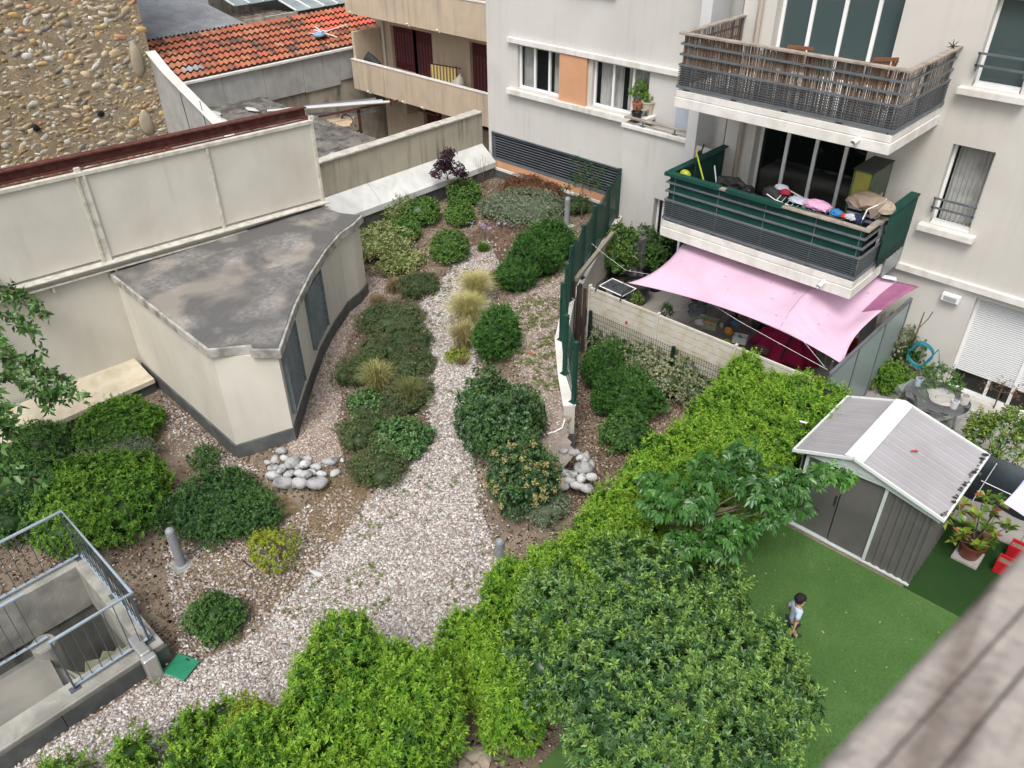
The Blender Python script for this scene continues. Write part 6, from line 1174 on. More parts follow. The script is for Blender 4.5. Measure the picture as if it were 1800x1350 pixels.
# pink red parasol cloth and clutter
q = P(1385, 590, .9); t = thing('closed_parasol', 'crumpled crimson parasol cloth behind the white screen', 'parasol', (q[0], q[1], .02)); nn_ = 40; V = []; R = np.random.default_rng(3)
pr_ = [(0, 1.25), (.14, 1.22), (.3, 1.1), (.46, .9), (.56, .62), (.62, .42)]
for r, z in pr_:
    for i in range(nn_): a = 2 * math.pi * i / nn_; k = 1 + .16 * math.sin(a * 8 + r * 2) * r / .6; V.append((q[0] - .05 + r * k * math.cos(a) * 1.15, q[1] + .1 + r * k * math.sin(a) * .75, z * .9 + .03 * math.sin(a * 5)))
obj('cloth', MB().add(V, [(j * nn_ + i, j * nn_ + (i + 1) % nn_, (j + 1) * nn_ + (i + 1) % nn_, (j + 1) * nn_ + i)[::-1] for j in range(5) for i in range(nn_)]), M('crimson_cloth', (.36, .012, .07), (.28, .01, .055), sc=3, rough=.8), t, smooth=True).modifiers.new('t', 'SOLIDIFY').thickness = .006
obj('pole', MB().tube([(q[0] + .1, q[1] - .35, .5), (q[0] + .2, q[1] - .1, 1.45)], .02, 8), m_dark, t)
tag(obj('bamboo_stake', MB().tube([P(1450, 640, .3), P(1456, 600, 1.4)], .015, 6), m_ww), 'pale bamboo stake at the corner of the screen', 'stake'); tag(obj('bamboo_stake', MB().tube([P(1460, 650, .5), P(1464, 635, 1.1)], .02, 6), m_alu), 'short white stake beside the bamboo stake', 'stake')
def crate(name, label, px, py, z, sx, sy, h, col, open_=True, rz=.3, mat=None, fill=None):
    c = P(px, py, z + h); c[2] = z; t = thing(name, label, name.split('_')[-1], c); X = np.array([math.cos(rz), math.sin(rz), 0]); Y = np.array([-X[1], X[0], 0]); Z = np.array([0, 0, 1.]); mb = MB(); w = .012
    for s in (-1, 1): mb.obox(c + X * s * (sx / 2 - w / 2) + Z * h / 2, X * w / 2, Y * sy / 2, Z * h / 2, col); mb.obox(c + Y * s * (sy / 2 - w / 2) + Z * h / 2, X * (sx / 2 - w - .001), Y * w / 2, Z * (h / 2 - .001), col)
    mb.obox(c + Z * .01, X * (sx / 2 - w - .002), Y * (sy / 2 - w - .002), Z * .01, col); obj('body', mb, mat or m_colg, t, bevel=.003)
    if fill: obj('contents', MB().blob(c + Z * h * .6, (sx * .36, sy * .36, h * .4), int(px), 2, .5, fill), m_col, t)
    if not open_: obj('lid', MB().obox(c + Z * (h + .012), X * sx / 2 * 1.03, Y * sy / 2 * 1.03, Z * .01, tuple(np.array(col) * .9)), m_colg, t, bevel=.003)
    return t
crate('white_tub', 'white plastic tub with green toys inside', 1302, 590, .55, .30, .20, .16, (.62, .62, .62), fill=(.02, .30, .16))
crate('green_box', 'pale green box with orange things behind the white screen', 1250, 562, .5, .32, .24, .2, (.30, .36, .22), fill=(.5, .15, .04))
crate('brown_basket', 'brown patterned basket beside the crimson parasol', 1340, 605, .45, .36, .24, .16, (.12, .075, .055), fill=(.25, .12, .10))
tag(obj('side_table', MB().box(P(1300, 590, .5)[0] - .8, P(1300, 590, .5)[0] + .55, 12.75, 13.35, .44, .5, (.16, .17, .08)), m_col, bevel=.01), 'low olive green bench carrying tubs and toys', 'bench')
crumple('plastic_bag', 'clear plastic bag full of dark things on the paving', 'bag', P(1232, 545, .25), (.25, .2, .2), m_cp, 4, .3)
crumple('dark_bag', 'dark grey bag inside the clutter by the sail edge', 'bag', P(1225, 540, .2), (.2, .16, .15), m_col, 9, .4, 2, (.05, .055, .06))
crumple('brown_bag', 'crumpled mauve brown cloth bundle under the sail edge', 'bundle', P(1278, 548, .5), (.22, .2, .24), m_col, 14, .4, 3, (.17, .14, .14))
crumple('blue_toy', 'blue plastic toy behind the white tub', 'toy', P(1292, 570, .68), (.1, .08, .07), m_colg, 5, .25, 2, (.05, .16, .32))
crumple('orange_toy', 'yellow orange toy in front of the blue toy', 'toy', P(1280, 582, .6), (.1, .07, .07), m_colg, 6, .4, 2, (.60, .26, .02))
crumple('black_boot', 'black object with a white ring behind the tub', 'toy', P(1330, 570, .6), (.12, .1, .12), m_colg, 7, .3, 2, (.02, .02, .022))
crumple('grey_pot', 'dark steel pot next to the crimson parasol', 'pot', P(1342, 572, .55), (.12, .1, .1), m_colg, 8, .1, 2, (.07, .07, .075))
crumple('maroon_bag', 'maroon bag at the far edge of the clutter', 'bag', P(1222, 522, .25), (.16, .12, .12), m_col, 12, .3, 2, (.14, .02, .035))
crumple('green_cloth', 'green cloth at the far edge of the clutter', 'cloth', P(1240, 530, .25), (.16, .12, .08), m_col, 15, .5, 2, (.02, .14, .08))
crumple('dark_rug', 'black plastic sack in the shade below the pink sail', 'sack', P(1290, 540, .2), (.35, .28, .2), m_col, 16, .3, 2, (.02, .02, .022))
CL = [('shoe', 'dark blue shoe', 1215, 548, .12, (.08, .05, .04), (.03, .05, .12)), ('bottle', 'pale green bottle lying', 1238, 556, .45, (.1, .03, .03), (.25, .4, .25)), ('ball', 'grey rubber ball', 1262, 540, .35, (.07, .07, .07), (.2, .2, .2)), ('cup', 'beige cup', 1268, 572, .58, (.04, .04, .05), (.5, .42, .3)), ('toy_car', 'small red toy car', 1310, 572, .6, (.07, .04, .03), (.45, .04, .03)), ('tin', 'yellowish tin', 1320, 560, .6, (.05, .05, .06), (.4, .33, .1)),
  ('bucket_toy', 'brown wooden toy bucket', 1304, 556, .6, (.07, .06, .07), (.22, .13, .07)), ('cloth', 'white crumpled cloth', 1348, 588, .6, (.1, .08, .05), (.5, .5, .5)), ('bag', 'lime green bag', 1278, 600, .5, (.12, .08, .05), (.3, .4, .06)), ('sack', 'beige sack', 1252, 530, .35, (.14, .1, .1), (.34, .29, .22)), ('box', 'white cardboard piece', 1316, 548, .5, (.12, .09, .04), (.5, .48, .44)), ('lid_toy', 'dark blue lid', 1331, 554, .55, (.08, .08, .03), (.03, .06, .2))]
for i, (nm, lb, px, py, z, r, col) in enumerate(CL): crumple(nm, lb + ' in the clutter under the front edge of the pink sail', nm.split('_')[0], P(px, py, z), r, m_colg, 40 + i, .3, 2, col)
tag(obj('white_disc', MB().lathe([(0, 0), (.12, 0), (.12, .02), (0, .02)], P(1231, 567, .6), 24, (.58, .56, .60)), m_colg), 'round white lid leaning behind the white screen', 'lid')
tag(obj('red_crate', MB().box(*[v for a, b in zip(P(1505, 605, .3), (.15, .15, .2)) for v in (a - b, a + b)], (.25, .02, .02)), m_colg, bevel=.01), 'dark red crate under the right end of the pink sail', 'crate')
tag(obj('leaning_board', MB().obox(PX(1525, 580, -4.35), (.02, 0, 0), (0, .35, .1), (0, -.1, .5), (.16, .15, .145)), m_col), 'grey board leaning behind the glass partition', 'board')
# ================================================================ BOLLARDS, BOULDERS, HOSES
m_bol = M('bollard_grey', (.27, .28, .29), (.22, .23, .24), sc=5, rough=.45, spec=.4)
def bollard(label, px, py, h=.84, r=.075, block=False):
    c = PT(px, py); t = thing('bollard_light', label, 'bollard', c, 'bollard lights of the garden'); z0 = .0
    if block: obj('concrete_block', MB().box(c[0] - .17, c[0] + .17, c[1] - .17, c[1] + .17, c[2] - .3, c[2] + .1), M('mossy_block', (.42, .42, .36), (.28, .30, .22), sc=5, rough=.9, bump=.3), t, bevel=.012); z0 = .101
    else: obj('foundation', MB().box(c[0] - .15, c[0] + .15, c[1] - .15, c[1] + .15, c[2] - .2, c[2] + .03), m_conc, t, bevel=.01); z0 = .031
    c = c + [0, 0, z0]; obj('base_flange', MB().lathe([(0, 0), (r * 1.6, 0), (r * 1.6, .012), (r * 1.1, .03), (0, .03)], c, 24), m_bol, t)
    obj('shaft', MB().lathe([(r, .031), (r, h * .72), (r * .85, h * .722), (r * .85, h * .74), (r, h * .742), (r, h * .78), (r * .85, h * .782), (r * .85, h * .80), (r, h * .802), (r, h * .84), (r * .85, h * .842), (r * .85, h * .86), (r, h * .862), (r, h * .90)], c, 28), m_bol, t)
    obj('cap', MB().lathe([(r * math.cos(a), h * .901 + r * 1.05 * math.sin(a)) for a in np.linspace(0, math.pi / 2, 8)], c, 28), m_bol, t, smooth=True); return t
bollard('grey bollard light standing in the brown soil near the stairwell', 320, 995); bollard('far grey bollard light on a concrete block by the green fence', 996, 402, .80, block=True)
bollard('grey bollard light half hidden by the bright hedge', 880, 1012, .80)
m_bould = M('river_boulder', (1, 1, 1), (.15, .15, .16), attr=True, lo=.5, hi=.68, sc=8, rough=.8, bump=.3, bsc=40, speck=.2)
ORD = 'first second third fourth fifth sixth seventh eighth ninth tenth eleventh'.split()
def pile(pts, labelbase, group, s0=1.):
    lo_, hi_ = min(p[1] for p in pts), max(p[1] for p in pts) + 1; rows = {}
    for i, p in enumerate(pts): rows.setdefault(int((p[1] - lo_) / (hi_ - lo_) * 4), []).append(i)
    LB = {}
    for r_, ids in rows.items():
        for k_, i in enumerate(sorted(ids, key=lambda i: pts[i][0])): LB[i] = ('large' if pts[i][2] > 27 else 'small' if pts[i][2] < 21 else 'medium') + ' pale boulder, ' + ORD[k_] + ' from left in the ' + ('top', 'upper middle', 'lower middle', 'bottom')[r_] + ' row of ' + labelbase
    for i, (px, py, w, h, a, lv) in enumerate(pts):
        c = PT(px, py, .05 + .07 * lv); k = dist(c) / FPX; r1 = w * k / 2 * s0 * .96; c = c + [0, 0, .04 + .07 * lv]; gv = .32 + .22 * ((i * 37) % 11) / 11; t = obj('boulder', MB().blob(c, (r1, r1 * .64, r1 * .60), i + 3, 3, .09, (gv, gv, gv * .98), a * 1.7), m_bould, smooth=True); tag(t, LB[i], 'boulder', group)
BL = [(494, 792, 22, 0, .3, 1), (483, 806, 22, 0, 1.4, 0), (500, 805, 20, 0, .2, 1), (514, 812, 34, 0, 1.0, 2), (480, 822, 22, 0, .5, 0), (495, 823, 26, 0, 1.2, 2), (508, 832, 24, 0, .8, 2), (526, 831, 24, 0, .2, 2), (536, 815, 24, 0, .9, 1), (537, 834, 26, 0, .7, 2), (481, 835, 30, 0, 2.4, 1), (498, 847, 38, 0, .4, 2), (527, 848, 34, 0, .3, 2), (547, 830, 20, 0, .4, 1), (557, 848, 40, 0, .5, 2), (556, 820, 22, 0, .4, 1), (565, 832, 22, 0, .3, 1), (579, 810, 30, 0, .5, 0), (589, 831, 24, 0, 2.7, 0), (602, 808, 13, 0, 1.6, 0), (515, 850, 24, 0, .3, 1), (541, 806, 20, 0, .2, 0), (524, 818, 22, 0, 1.3, 1), (470, 812, 14, 0, .3, 0)]
pile(BL, 'the hut heap', 'boulders at the hut corner')
BR = [(1010, 795, 24, 0, .3, 0), (1028, 803, 26, 0, 1.2, 0), (1020, 804, 20, 0, .9, 1), (1025, 822, 36, 0, .4, 1), (992, 830, 24, 0, .3, 0), (1005, 833, 24, 0, .6, 1), (982, 840, 22, 0, .2, 0), (1000, 843, 26, 0, .5, 0), (1022, 840, 24, 0, 1.1, 1), (985, 852, 34, 0, .2, 0), (1015, 852, 26, 0, .3, 0), (1040, 815, 22, 0, 1.3, 0), (945, 843, 16, 0, 1, 0), (1040, 838, 24, 0, .4, 1), (990, 792, 18, 0, .4, 0), (1032, 858, 28, 0, .4, 0)]
pile(BR, 'the fence heap', 'boulders at the low wall end')
for i, (px, py, r) in enumerate(((486, 860, .07), (512, 862, .065), (498, 858, .05))):
    c = PT(px, py); tag(obj('log_stub', MB().lathe([(0, -.1), (r, -.1), (r, .12), (0, .12)], c, 14), M('log_wood', (.28, .23, .16), (.2, .16, .11), sc=9, rough=.9)), ('left', 'right', 'middle')[i] + ' one of three short upright logs under the boulder heap', 'log', 'log stubs')
c = PT(558, 1010); tag(obj('flat_stone', MB().blob(c + [0, 0, .02], (.13, .06, .05), 8, 3, .15, (.5, .5, .49), .5), m_bould, smooth=True), 'single flat pale stone at the border of soil and pebbles', 'stone')
c = PT(885, 250) if 0 else PT(872, 300); tag(obj('flat_stone', MB().blob(c, (.28, .2, .05), 9, 3, .2, (.5, .5, .49)), m_bould, smooth=True), 'flat pale stone in the far corner under the louvers', 'stone')
m_hose = M('black_hose', (.02, .02, .022), rough=.5)
def groundtube(pts, r=.012, dz=.012): return MB().tube([PT(*p) + [0, 0, dz] for p in pts], r, 6)
tag(obj('irrigation_pipe', groundtube([(285, 878), (300, 888), (318, 905), (335, 925), (360, 945), (400, 965), (432, 990), (445, 1000)]), m_hose), 'black irrigation pipe crossing the brown soil', 'pipe')
bc = PT(325, 968); tag(obj('pipe_coil', MB().tube([bc + [.22 * math.cos(t) - .02, .2 * math.sin(t) + .12, .02 + .012 * t / 2 + .02 * math.sin(t * 2)] for t in np.linspace(0, 13, 50)], .011, 6), M('grey_hose', (.12, .13, .13), rough=.5)), 'grey coil of pipe lying around the near bollard', 'pipe')
tag(obj('white_cable', MB().tube([PT(952, 766) + [0, 0, .02], PT(975, 762) + [0, 0, .04], PT(988, 755) + [0, 0, .04], PT(993, 745) + [0, 0, .1]], .014, 6), m_alu), 'short white cable end at the base of the low wall', 'cable')
tag(obj('drain_box', MB().obox(PT(628, 520) + [0, 0, .15], (.05, 0, 0), (0, .05, 0), (0, 0, .07)), m_dark, bevel=.01), 'small black box at the far corner of the hut plinth', 'box')
tag(obj('red_leaf', MB().blob(PT(933, 621) + [0, 0, .03], (.05, .03, .008), 2, 2, .3, (.5, .1, .04)), m_col), 'orange red leaf on the thin gravel strip', 'leaf')
# stones at the bottom gap between the hedges
R = np.random.default_rng(17); mp_ = M('tan_rock', (.34, .29, .22), (.24, .20, .15), sc=6, rough=.95, bump=.5, bsc=25)
for i, (px, py, r) in enumerate(((820, 1345, .12), (838, 1322, .14), (850, 1335, .12), (862, 1308, .12), (880, 1300, .13), (905, 1288, .10), (930, 1292, .08), (885, 1280, .08), (815, 1320, .09), (945, 1280, .07), (835, 1348, .09))):
    q = P(px, py, .03); tag(obj('edging_stone', MB().blob(q, (r, r * .75, r * .5), i, 2, .35, None, i * 1.3), mp_), 'rough tan stone, ' + ORD[sorted([820, 838, 850, 862, 880, 905, 930, 885, 815, 945, 835]).index(px)] + ' from the left in the row between the hedges', 'stone', 'edging stones at the bottom')
# weeds in the gravel and straw litter
wx = np.concatenate([scatter(G1, 900, 41), scatter(G2, 800, 42), scatter(G3, 60, 43)]); keepw = (np.sin(wx[:, 0] * 2.3) * np.sin(wx[:, 1] * 1.7 + 1) > .05) | (wx[:, 0] > -9.4) & (wx[:, 1] > 9.5); wx = wx[keepw]; R = np.random.default_rng(44)
V, F, C = leaf_arrays(np.repeat(wx, 3, 0) + R.normal(0, .03, (len(wx) * 3, 3)) * (1, 1, 0) + [0, 0, .025], np.tile([0, 0, 1.], (len(wx) * 3, 1)), 5, .045, .35, .9, pick(R, len(wx) * 3, [(.14, .19, .05), (.20, .24, .07), (.25, .22, .10)], (2, 2, 1)), R)
tag(npobj('weeds', V, F, C, m_leaf), 'tiny pale green weeds sprouting in the gravel', 'weeds', kind='stuff')
def litter(name, lab, polys, n, col, seed, s=(.015, .04)):
    R = np.random.default_rng(seed); p = np.concatenate([scatter(q, n, seed + i, .01) for i, q in enumerate(polys)]); a = R.uniform(0, 6.28, len(p)); L = R.uniform(*s, len(p))[:, None]; d = np.stack([np.cos(a), np.sin(a), R.normal(0, .15, len(p))], 1) * L; w = np.stack([-np.sin(a), np.cos(a), np.zeros(len(p))], 1) * .0035
    V = np.stack([p - d - w, p + d - w, p + d + w, p - d + w], 1).reshape(-1, 3) + [0, 0, .015]; C = np.repeat(np.array(col)[R.integers(0, len(col), len(p))] * R.uniform(.7, 1.2, (len(p), 1)), 4, 0); return tag(npobj(name, V, np.arange(len(V)).reshape(-1, 4), C, m_dry), lab, 'litter', kind='stuff')
litter('straw_litter', 'pale straw and dry stalks scattered on the soil patches', [pxpoly([(560, 840), (650, 840), (640, 900), (590, 960), (540, 930)]), pxpoly([(330, 960), (560, 900), (560, 1000), (450, 1100), (330, 1110)]), pxpoly([(420, 900), (500, 870), (530, 900), (460, 920)])], 2600, [(.42, .33, .19), (.34, .25, .15), (.22, .15, .09)], 60)
litter('red_bark', 'reddish bark litter of the far bed', [pxpoly([(800, 440), (860, 380), (960, 370), (900, 430), (880, 470), (820, 460)])], 5000, [(.22, .09, .07), (.30, .15, .12), (.14, .06, .05)], 70, (.012, .03))
litter('bed_litter', 'brown twigs and needles under the cushion plants', [pxpoly([(640, 500), (760, 500), (760, 800), (600, 840), (590, 640)])], 5000, [(.20, .13, .08), (.28, .20, .13), (.12, .08, .05)], 80, (.012, .03))
# ================================================================ BALCONY CONTENTS
m_gcl = M('dark_green_cloth', (.008, .060, .045), (.006, .045, .034), sc=3, rough=.8, bump=.25, bsc=14)
gs_ = thing('privacy_cloth', 'dark green privacy cloth wrapped inside the rail of the lower balcony', 'privacy screen', (-6.6, 14, 2.9)); x0, x1 = -8.66, -4.51
def sheet(p, q, z0, z1, amp=.012, n=40, nn=None):
    p = np.array(p, float); q = np.array(q, float); d = q - p; L = np.hypot(*d); nv = np.array([-d[1], d[0]]) / L; V = []
    for i in range(n + 1):
        u = i / n; b = p + d * u
        for j in range(5): v = j / 4; o = amp * math.sin(i * 1.3 + j) * (1 - v * .4); zt = z1(u) if callable(z1) else z1; V.append((b[0] + nv[0] * o, b[1] + nv[1] * o, z0 + (zt - z0) * v))
    return V, [(5 * i + j, 5 * i + 5 + j, 5 * i + 6 + j, 5 * i + 1 + j) for i in range(n) for j in range(4)]
for nm, a in (('front_cloth', sheet((x0, 14.0), (x1, 14.0), 2.96, lambda u: 3.985 - .05 * abs(math.sin(u * 9)))), ('left_cloth', sheet((x0, 14.02), (x0, 16.15), 2.96, 3.99)), ('right_cloth', sheet((x1 + .11, 14.75), (x1 + .11, 16.15), 2.9, 4.0, .006))):
    o = obj(nm, MB().add(*a), m_gcl, gs_, smooth=True); o.modifiers.new('t', 'SOLIDIFY').thickness = .006
for xa, xb in ((-8.74, -7.45), (-7.3, -6.1)): obj('folded_hem', MB().box(xa, xb, 13.88, 14.02, 3.952, 3.975).box(xa, xb, 13.872, 13.879, 3.90, 3.975), m_gcl, gs_, bevel=.006)
obj('folded_hem', MB().box(x0 - .08, x0 + .07, 14.022, 16.18, 3.952, 3.98), m_gcl, gs_, bevel=.006); obj('folded_hem', MB().box(x1 - .05, x1 + .13, 14.7, 16.18, 3.952, 3.99), m_gcl, gs_, bevel=.006)
R = np.random.default_rng(90)
rsn = thing('reed_screen', 'weathered brown reed screen tied inside the rail of the upper balcony', 'privacy screen', (-6.6, 14, 5.62)); 
pal = np.array([(.13, .08, .055), (.17, .115, .08), (.08, .05, .036), (.21, .155, .115), (.06, .042, .033), (.27, .22, .175)])
for nm, p, q in (('front_reeds', (-8.66, 13.99), (-4.52, 13.99)), ('right_reeds', (-4.51, 14.0), (-4.51, 16.12)), ('left_reeds', (-8.67, 14.0), (-8.67, 16.12))):
    p = np.array(p); q = np.array(q); L = np.hypot(*(q - p)); n = int(L / .0085); mb = MB(); d = (q - p) / L; nv = np.array([-d[1], d[0]]); broad = None
    for i in range(n):
        u = (i + R.random()) / n; c = p + (q - p) * u + nv * R.uniform(-.01, .01); z1 = 6.66 - R.exponential(.02) - (R.random() < .06) * R.uniform(0, .5); z0 = 5.66 + R.exponential(.01); w = .006
        if R.random() < .05 * (1 + math.sin(u * 9)): continue
        k = int(min(5, max(0, R.integers(0, 4) + (2 if math.sin(u * 23 + 1) * math.sin(u * 61) > .55 else 0)))); s_ = nv * R.uniform(-.01, .01)
        a = c - d * w; b = c + d * w; mb.quad((*a, z0), (*b, z0), (*(b + s_), z1), (*(a + s_), z1), c=tuple(pal[k] * R.uniform(.8, 1.15)))
    for zz in (5.8, 6.15, 6.5): mb.bar((*p, zz), (*q, zz), .006, .006, c=(.12, .1, .08))
    obj(nm, mb, m_col, rsn)
def pole(name, label, a, b, r, col, cat='pole'): return tag(obj(name, MB().tube([a, b], r, 8, col), m_colg), label, cat)
pole('broom_handle', 'yellow green pole leaning in the left corner of the lower balcony', PY(1223, 264, 14.6), PY(1238, 322, 14.5), .018, (.42, .50, .03))
pole('walking_stick', 'white stick with a crossbar behind the green cloth', PY(1256, 291, 14.7), PY(1260, 328, 14.6), .014, (.6, .6, .6))
tag(obj('black_shovel', MB().tube([PY(1238, 253, 15.6), PY(1233, 266, 15.6), PY(1231, 275, 15.6)], [.015, .02, .05], 8, (.012, .012, .012)).blob(PY(1230, 272, 15.6), (.07, .03, .1), 2, 2, .1, (.012, .012, .012)), m_colg), 'black shovel hanging on the side of the pillar', 'shovel')
tag(obj('yellow_tub', MB().blob(PY(1204, 308, 14.25), (.13, .1, .12), 2, 2, .1, (.30, .36, .02)), m_colg, smooth=True), 'yellow green tub in the left corner of the lower balcony', 'tub')
def mound(name, label, cat, px, py, Y, r, col, seed=1, amp=.35, mat=None):
    V0, F0 = ICO[3]; Rn = np.random.default_rng(seed); V = V0.copy(); kk = Rn.normal(0, 5, (6, 3)); ph = Rn.uniform(0, 6, 6); V *= (1 - amp * .3 + amp * 1.1 * (1 - np.abs(np.sin(V @ kk.T[:, :3] + ph[:3]))).mean(1) + amp * .10 * Rn.normal(size=len(V)))[:, None]; V[:, 2] = np.where(V[:, 2] < -.3, -.3 + (V[:, 2] + .3) * .3, V[:, 2])
    return tag(obj(name, MB().add(V * np.array(r) + PY(px, py, Y), [tuple(f) for f in F0], col), mat or m_col), label, cat)
mound('pushchair', 'black folded pushchair in the left part of the lower balcony', 'pushchair', 1285, 328, 14.5, (.34, .2, .16), (.015, .015, .016), 4, .6)
tag(obj('helmet', MB().blob(PY(1313, 334, 14.9), (.16, .14, .1), 3, 3, .05, (.018, .018, .02)), m_colg, smooth=True), 'round black helmet on the floor next to the drain pipe', 'helmet')
mound('dark_box', 'black crate with a red stripe in front of the balcony door', 'crate', 1365, 342, 14.7, (.28, .2, .16), (.035, .03, .032), 5, .25); mound('red_cloth', 'red cloth on top of the black crate', 'cloth', 1380, 338, 14.6, (.1, .08, .06), (.35, .02, .04), 5, .4)
mound('white_cap_cloth', 'white lilac cloth lying on the black crate', 'cloth', 1374, 330, 14.7, (.14, .1, .06), (.50, .50, .58), 8, .4)
ar = thing('clothes_airer', 'white clothes airer with laundry behind the balcony rail', 'airer', PY(1420, 370, 14.5)); mb = MB()
pa_, pb_, pc_, pd_ = PY(1383, 332, 14.9), PY(1455, 372, 14.9), PY(1365, 352, 14.3), PY(1440, 385, 14.3)
mb.tube([pa_, pb_, pd_, pc_, pa_], .012, 6); 
for k in range(1, 9): mb.tube([pa_ + (pb_ - pa_) * k / 9, pc_ + (pd_ - pc_) * k / 9], .006, 5)
mb.tube([PY(1348, 341, 14.4), PY(1372, 358, 14.4)], .01, 5); obj('frame', mb, m_alu, ar)
mound('laundry', 'white and blue laundry on the left half of the airer', 'laundry', 1408, 353, 14.6, (.24, .16, .05), (.50, .52, .60), 12, .45); mound('pink_laundry', 'crumpled light pink cloth heap on the airer', 'laundry', 1438, 362, 14.5, (.27, .17, .10), (.66, .36, .52), 13, .35)
mound('blue_bag', 'bright blue bag between pink laundry and brown blanket', 'bag', 1470, 375, 14.3, (.13, .1, .08), (.03, .17, .38), 14, .3); mound('red_shoe', 'small red object at the balcony rail', 'toy', 1484, 380, 14.2, (.07, .06, .05), (.5, .03, .02), 15, .3); mound('white_shoes', 'white and grey shoes heap at the balcony rail', 'shoes', 1496, 382, 14.2, (.12, .08, .06), (.42, .44, .48), 16, .5); mound('navy_cloth', 'navy blue cloth by the deck chair', 'cloth', 1508, 386, 14.25, (.12, .1, .1), (.012, .018, .05), 17, .3)
mound('brown_blanket', 'light brown blanket draped over folded furniture', 'blanket', 1525, 356, 14.7, (.36, .25, .17), (.27, .205, .15), 18, .3); mound('beige_cushion', 'beige cushion at the right rail of the lower balcony', 'cushion', 1553, 366, 14.6, (.2, .2, .14), (.33, .27, .20), 19, .2)
dc = thing('deck_chair', 'folded deck chair with white tube frame on the lower balcony', 'chair', PY(1520, 385, 14.2)); mb = MB()
for s in (0, .09): mb.tube([PY(1513, 392, 14.2 + s), PY(1525, 368, 14.25 + s), PY(1556, 355, 14.6 + s), PY(1558, 350, 14.8 + s)], .013, 6)
obj('frame', mb, m_alu, dc); obj('fabric', MB().quad(PY(1527, 368, 14.2), PY(1556, 356, 14.5), PY(1566, 366, 14.6), PY(1530, 385, 14.3)), M('taupe_fabric', (.24, .19, .15), rough=.9), dc)
cb = thing('green_cabinet', 'green wooden cabinet with yellow front standing on the lower balcony', 'cabinet', (-5.15, 15.3, 2.9)); X0, X1, Y0, Y1_, Z0_, Z1_ = -5.30, -4.93, 14.95, 15.85, 3.98, 4.58
m_gw = M('green_frame_wood', (.09, .15, .05), (.06, .10, .035), sc=5, rough=.7)
obj('body', MB().box(X0 + .03, X1 - .003, Y0 + .03, Y1_, Z0_ + .03, Z1_ - .02), M('grey_green_panel', (.10, .115, .085), (.07, .085, .06), sc=4, rough=.7), cb); fr_ = MB()
for x in (X0, X1 - .03):
    for y in (Y0, Y1_ - .03): fr_.box(x, x + .033, y, y + .033, 2.9, Z1_)
fr_.box(X0, X1, Y0, Y0 + .028, Z0_, Z0_ + .03).box(X0, X1, Y0, Y0 + .028, Z1_ - .03, Z1_); obj('frame', fr_, m_gw, cb); obj('front_panel', MB().box(X0 + .035, X1 - .035, Y0 + .005, Y0 + .028, Z0_ + .032, Z1_ - .032), M('yellow_panel', (.30, .29, .06), (.24, .22, .05), sc=4, rough=.7), cb)
obj('top', MB().box(X0 - .02, X1 + .02, Y0 - .02, Y1_ + .01, Z1_ + .001, Z1_ + .02), M('dark_lid', (.05, .055, .045), rough=.7), cb)
for i, (a, b, lb) in enumerate((((-5.28, 14.98), (-5.0, 15.3), 'black and white striped bag under the green cabinet'), ((-4.97, 15.05), (-4.72, 15.5), 'striped navy and white bag beside the cabinet legs'))):
    t = thing('striped_bag', lb, 'bag', (a[0], a[1], 3.5)); mb = MB()
    for k in range(7): z = 3.55 + k * .055; mb.box(a[0], b[0], a[1], b[1], z, z + .054, (.62, .62, .62) if k % 2 else ((.02, .02, .025) if not i else (.02, .03, .08)))
    obj('bag_body', mb, m_col, t); obj('stand', MB().box(a[0] + .02, b[0] - .02, a[1] + .02, b[1] - .02, 2.91, 3.545), m_dark, t)
def fold_chair(label, c, rz):
    t = thing('folding_chair', label, 'chair', c); m = M('brown_chair_wood', (.24, .10, .05), (.17, .075, .04), sc=6, rough=.7); X = np.array([math.cos(rz), math.sin(rz), 0]); Y = np.array([-X[1], X[0], 0]); Z = np.array([0, 0, 1.]); c = np.array(c, float)
    for s in (-1, 1): obj('leg', MB().bar(c + X * .22 * s + Y * .25, c + X * .22 * s - Y * .2 + Z * .85, .03, .03), m, t); obj('leg', MB().bar(c + X * .19 * s - Y * .25, c + X * .19 * s + Y * .2 + Z * .45, .03, .03), m, t)
    mb = MB()
    for k in range(5): mb.obox(c + Z * .45 + Y * (-.16 + k * .08), X * .21, Y * .032, Z * .008)
    obj('seat', mb, m, t); mb = MB()
    for k in range(5): mb.obox(c + X * (-.16 + k * .08) - Y * (.175) + Z * .72, X * .025, Y * .006, Z * .13 - Y * .01)
    mb.obox(c - Y * .2 + Z * .87, X * .23, Y * .012, Z * .03); obj('backrest', mb, m, t)
q = PY(1412, 90, 15.3); fold_chair('brown wooden folding chair at the middle of the upper balcony', (q[0], 15.2, 5.62), .3); q = PY(1552, 100, 15.4); fold_chair('brown slatted chair near the right end of the upper balcony', (q[0], 15.3, 5.62), .8)
q = PY(1672, 80, 15.6); mb = MB()
for k in range(7): a = k * .9; mb.tube([(-4.5, 15.9, 6.7), (-4.5 + .1 * math.cos(a), 15.9 + .05 * math.sin(a), 6.72 + .09 * math.sin(a))], [.012, .004], 5, (.015, .02, .015))
tag(obj('star_ornament', mb, m_col), 'small black star shaped ornament on the corner of the upper handrail', 'ornament')
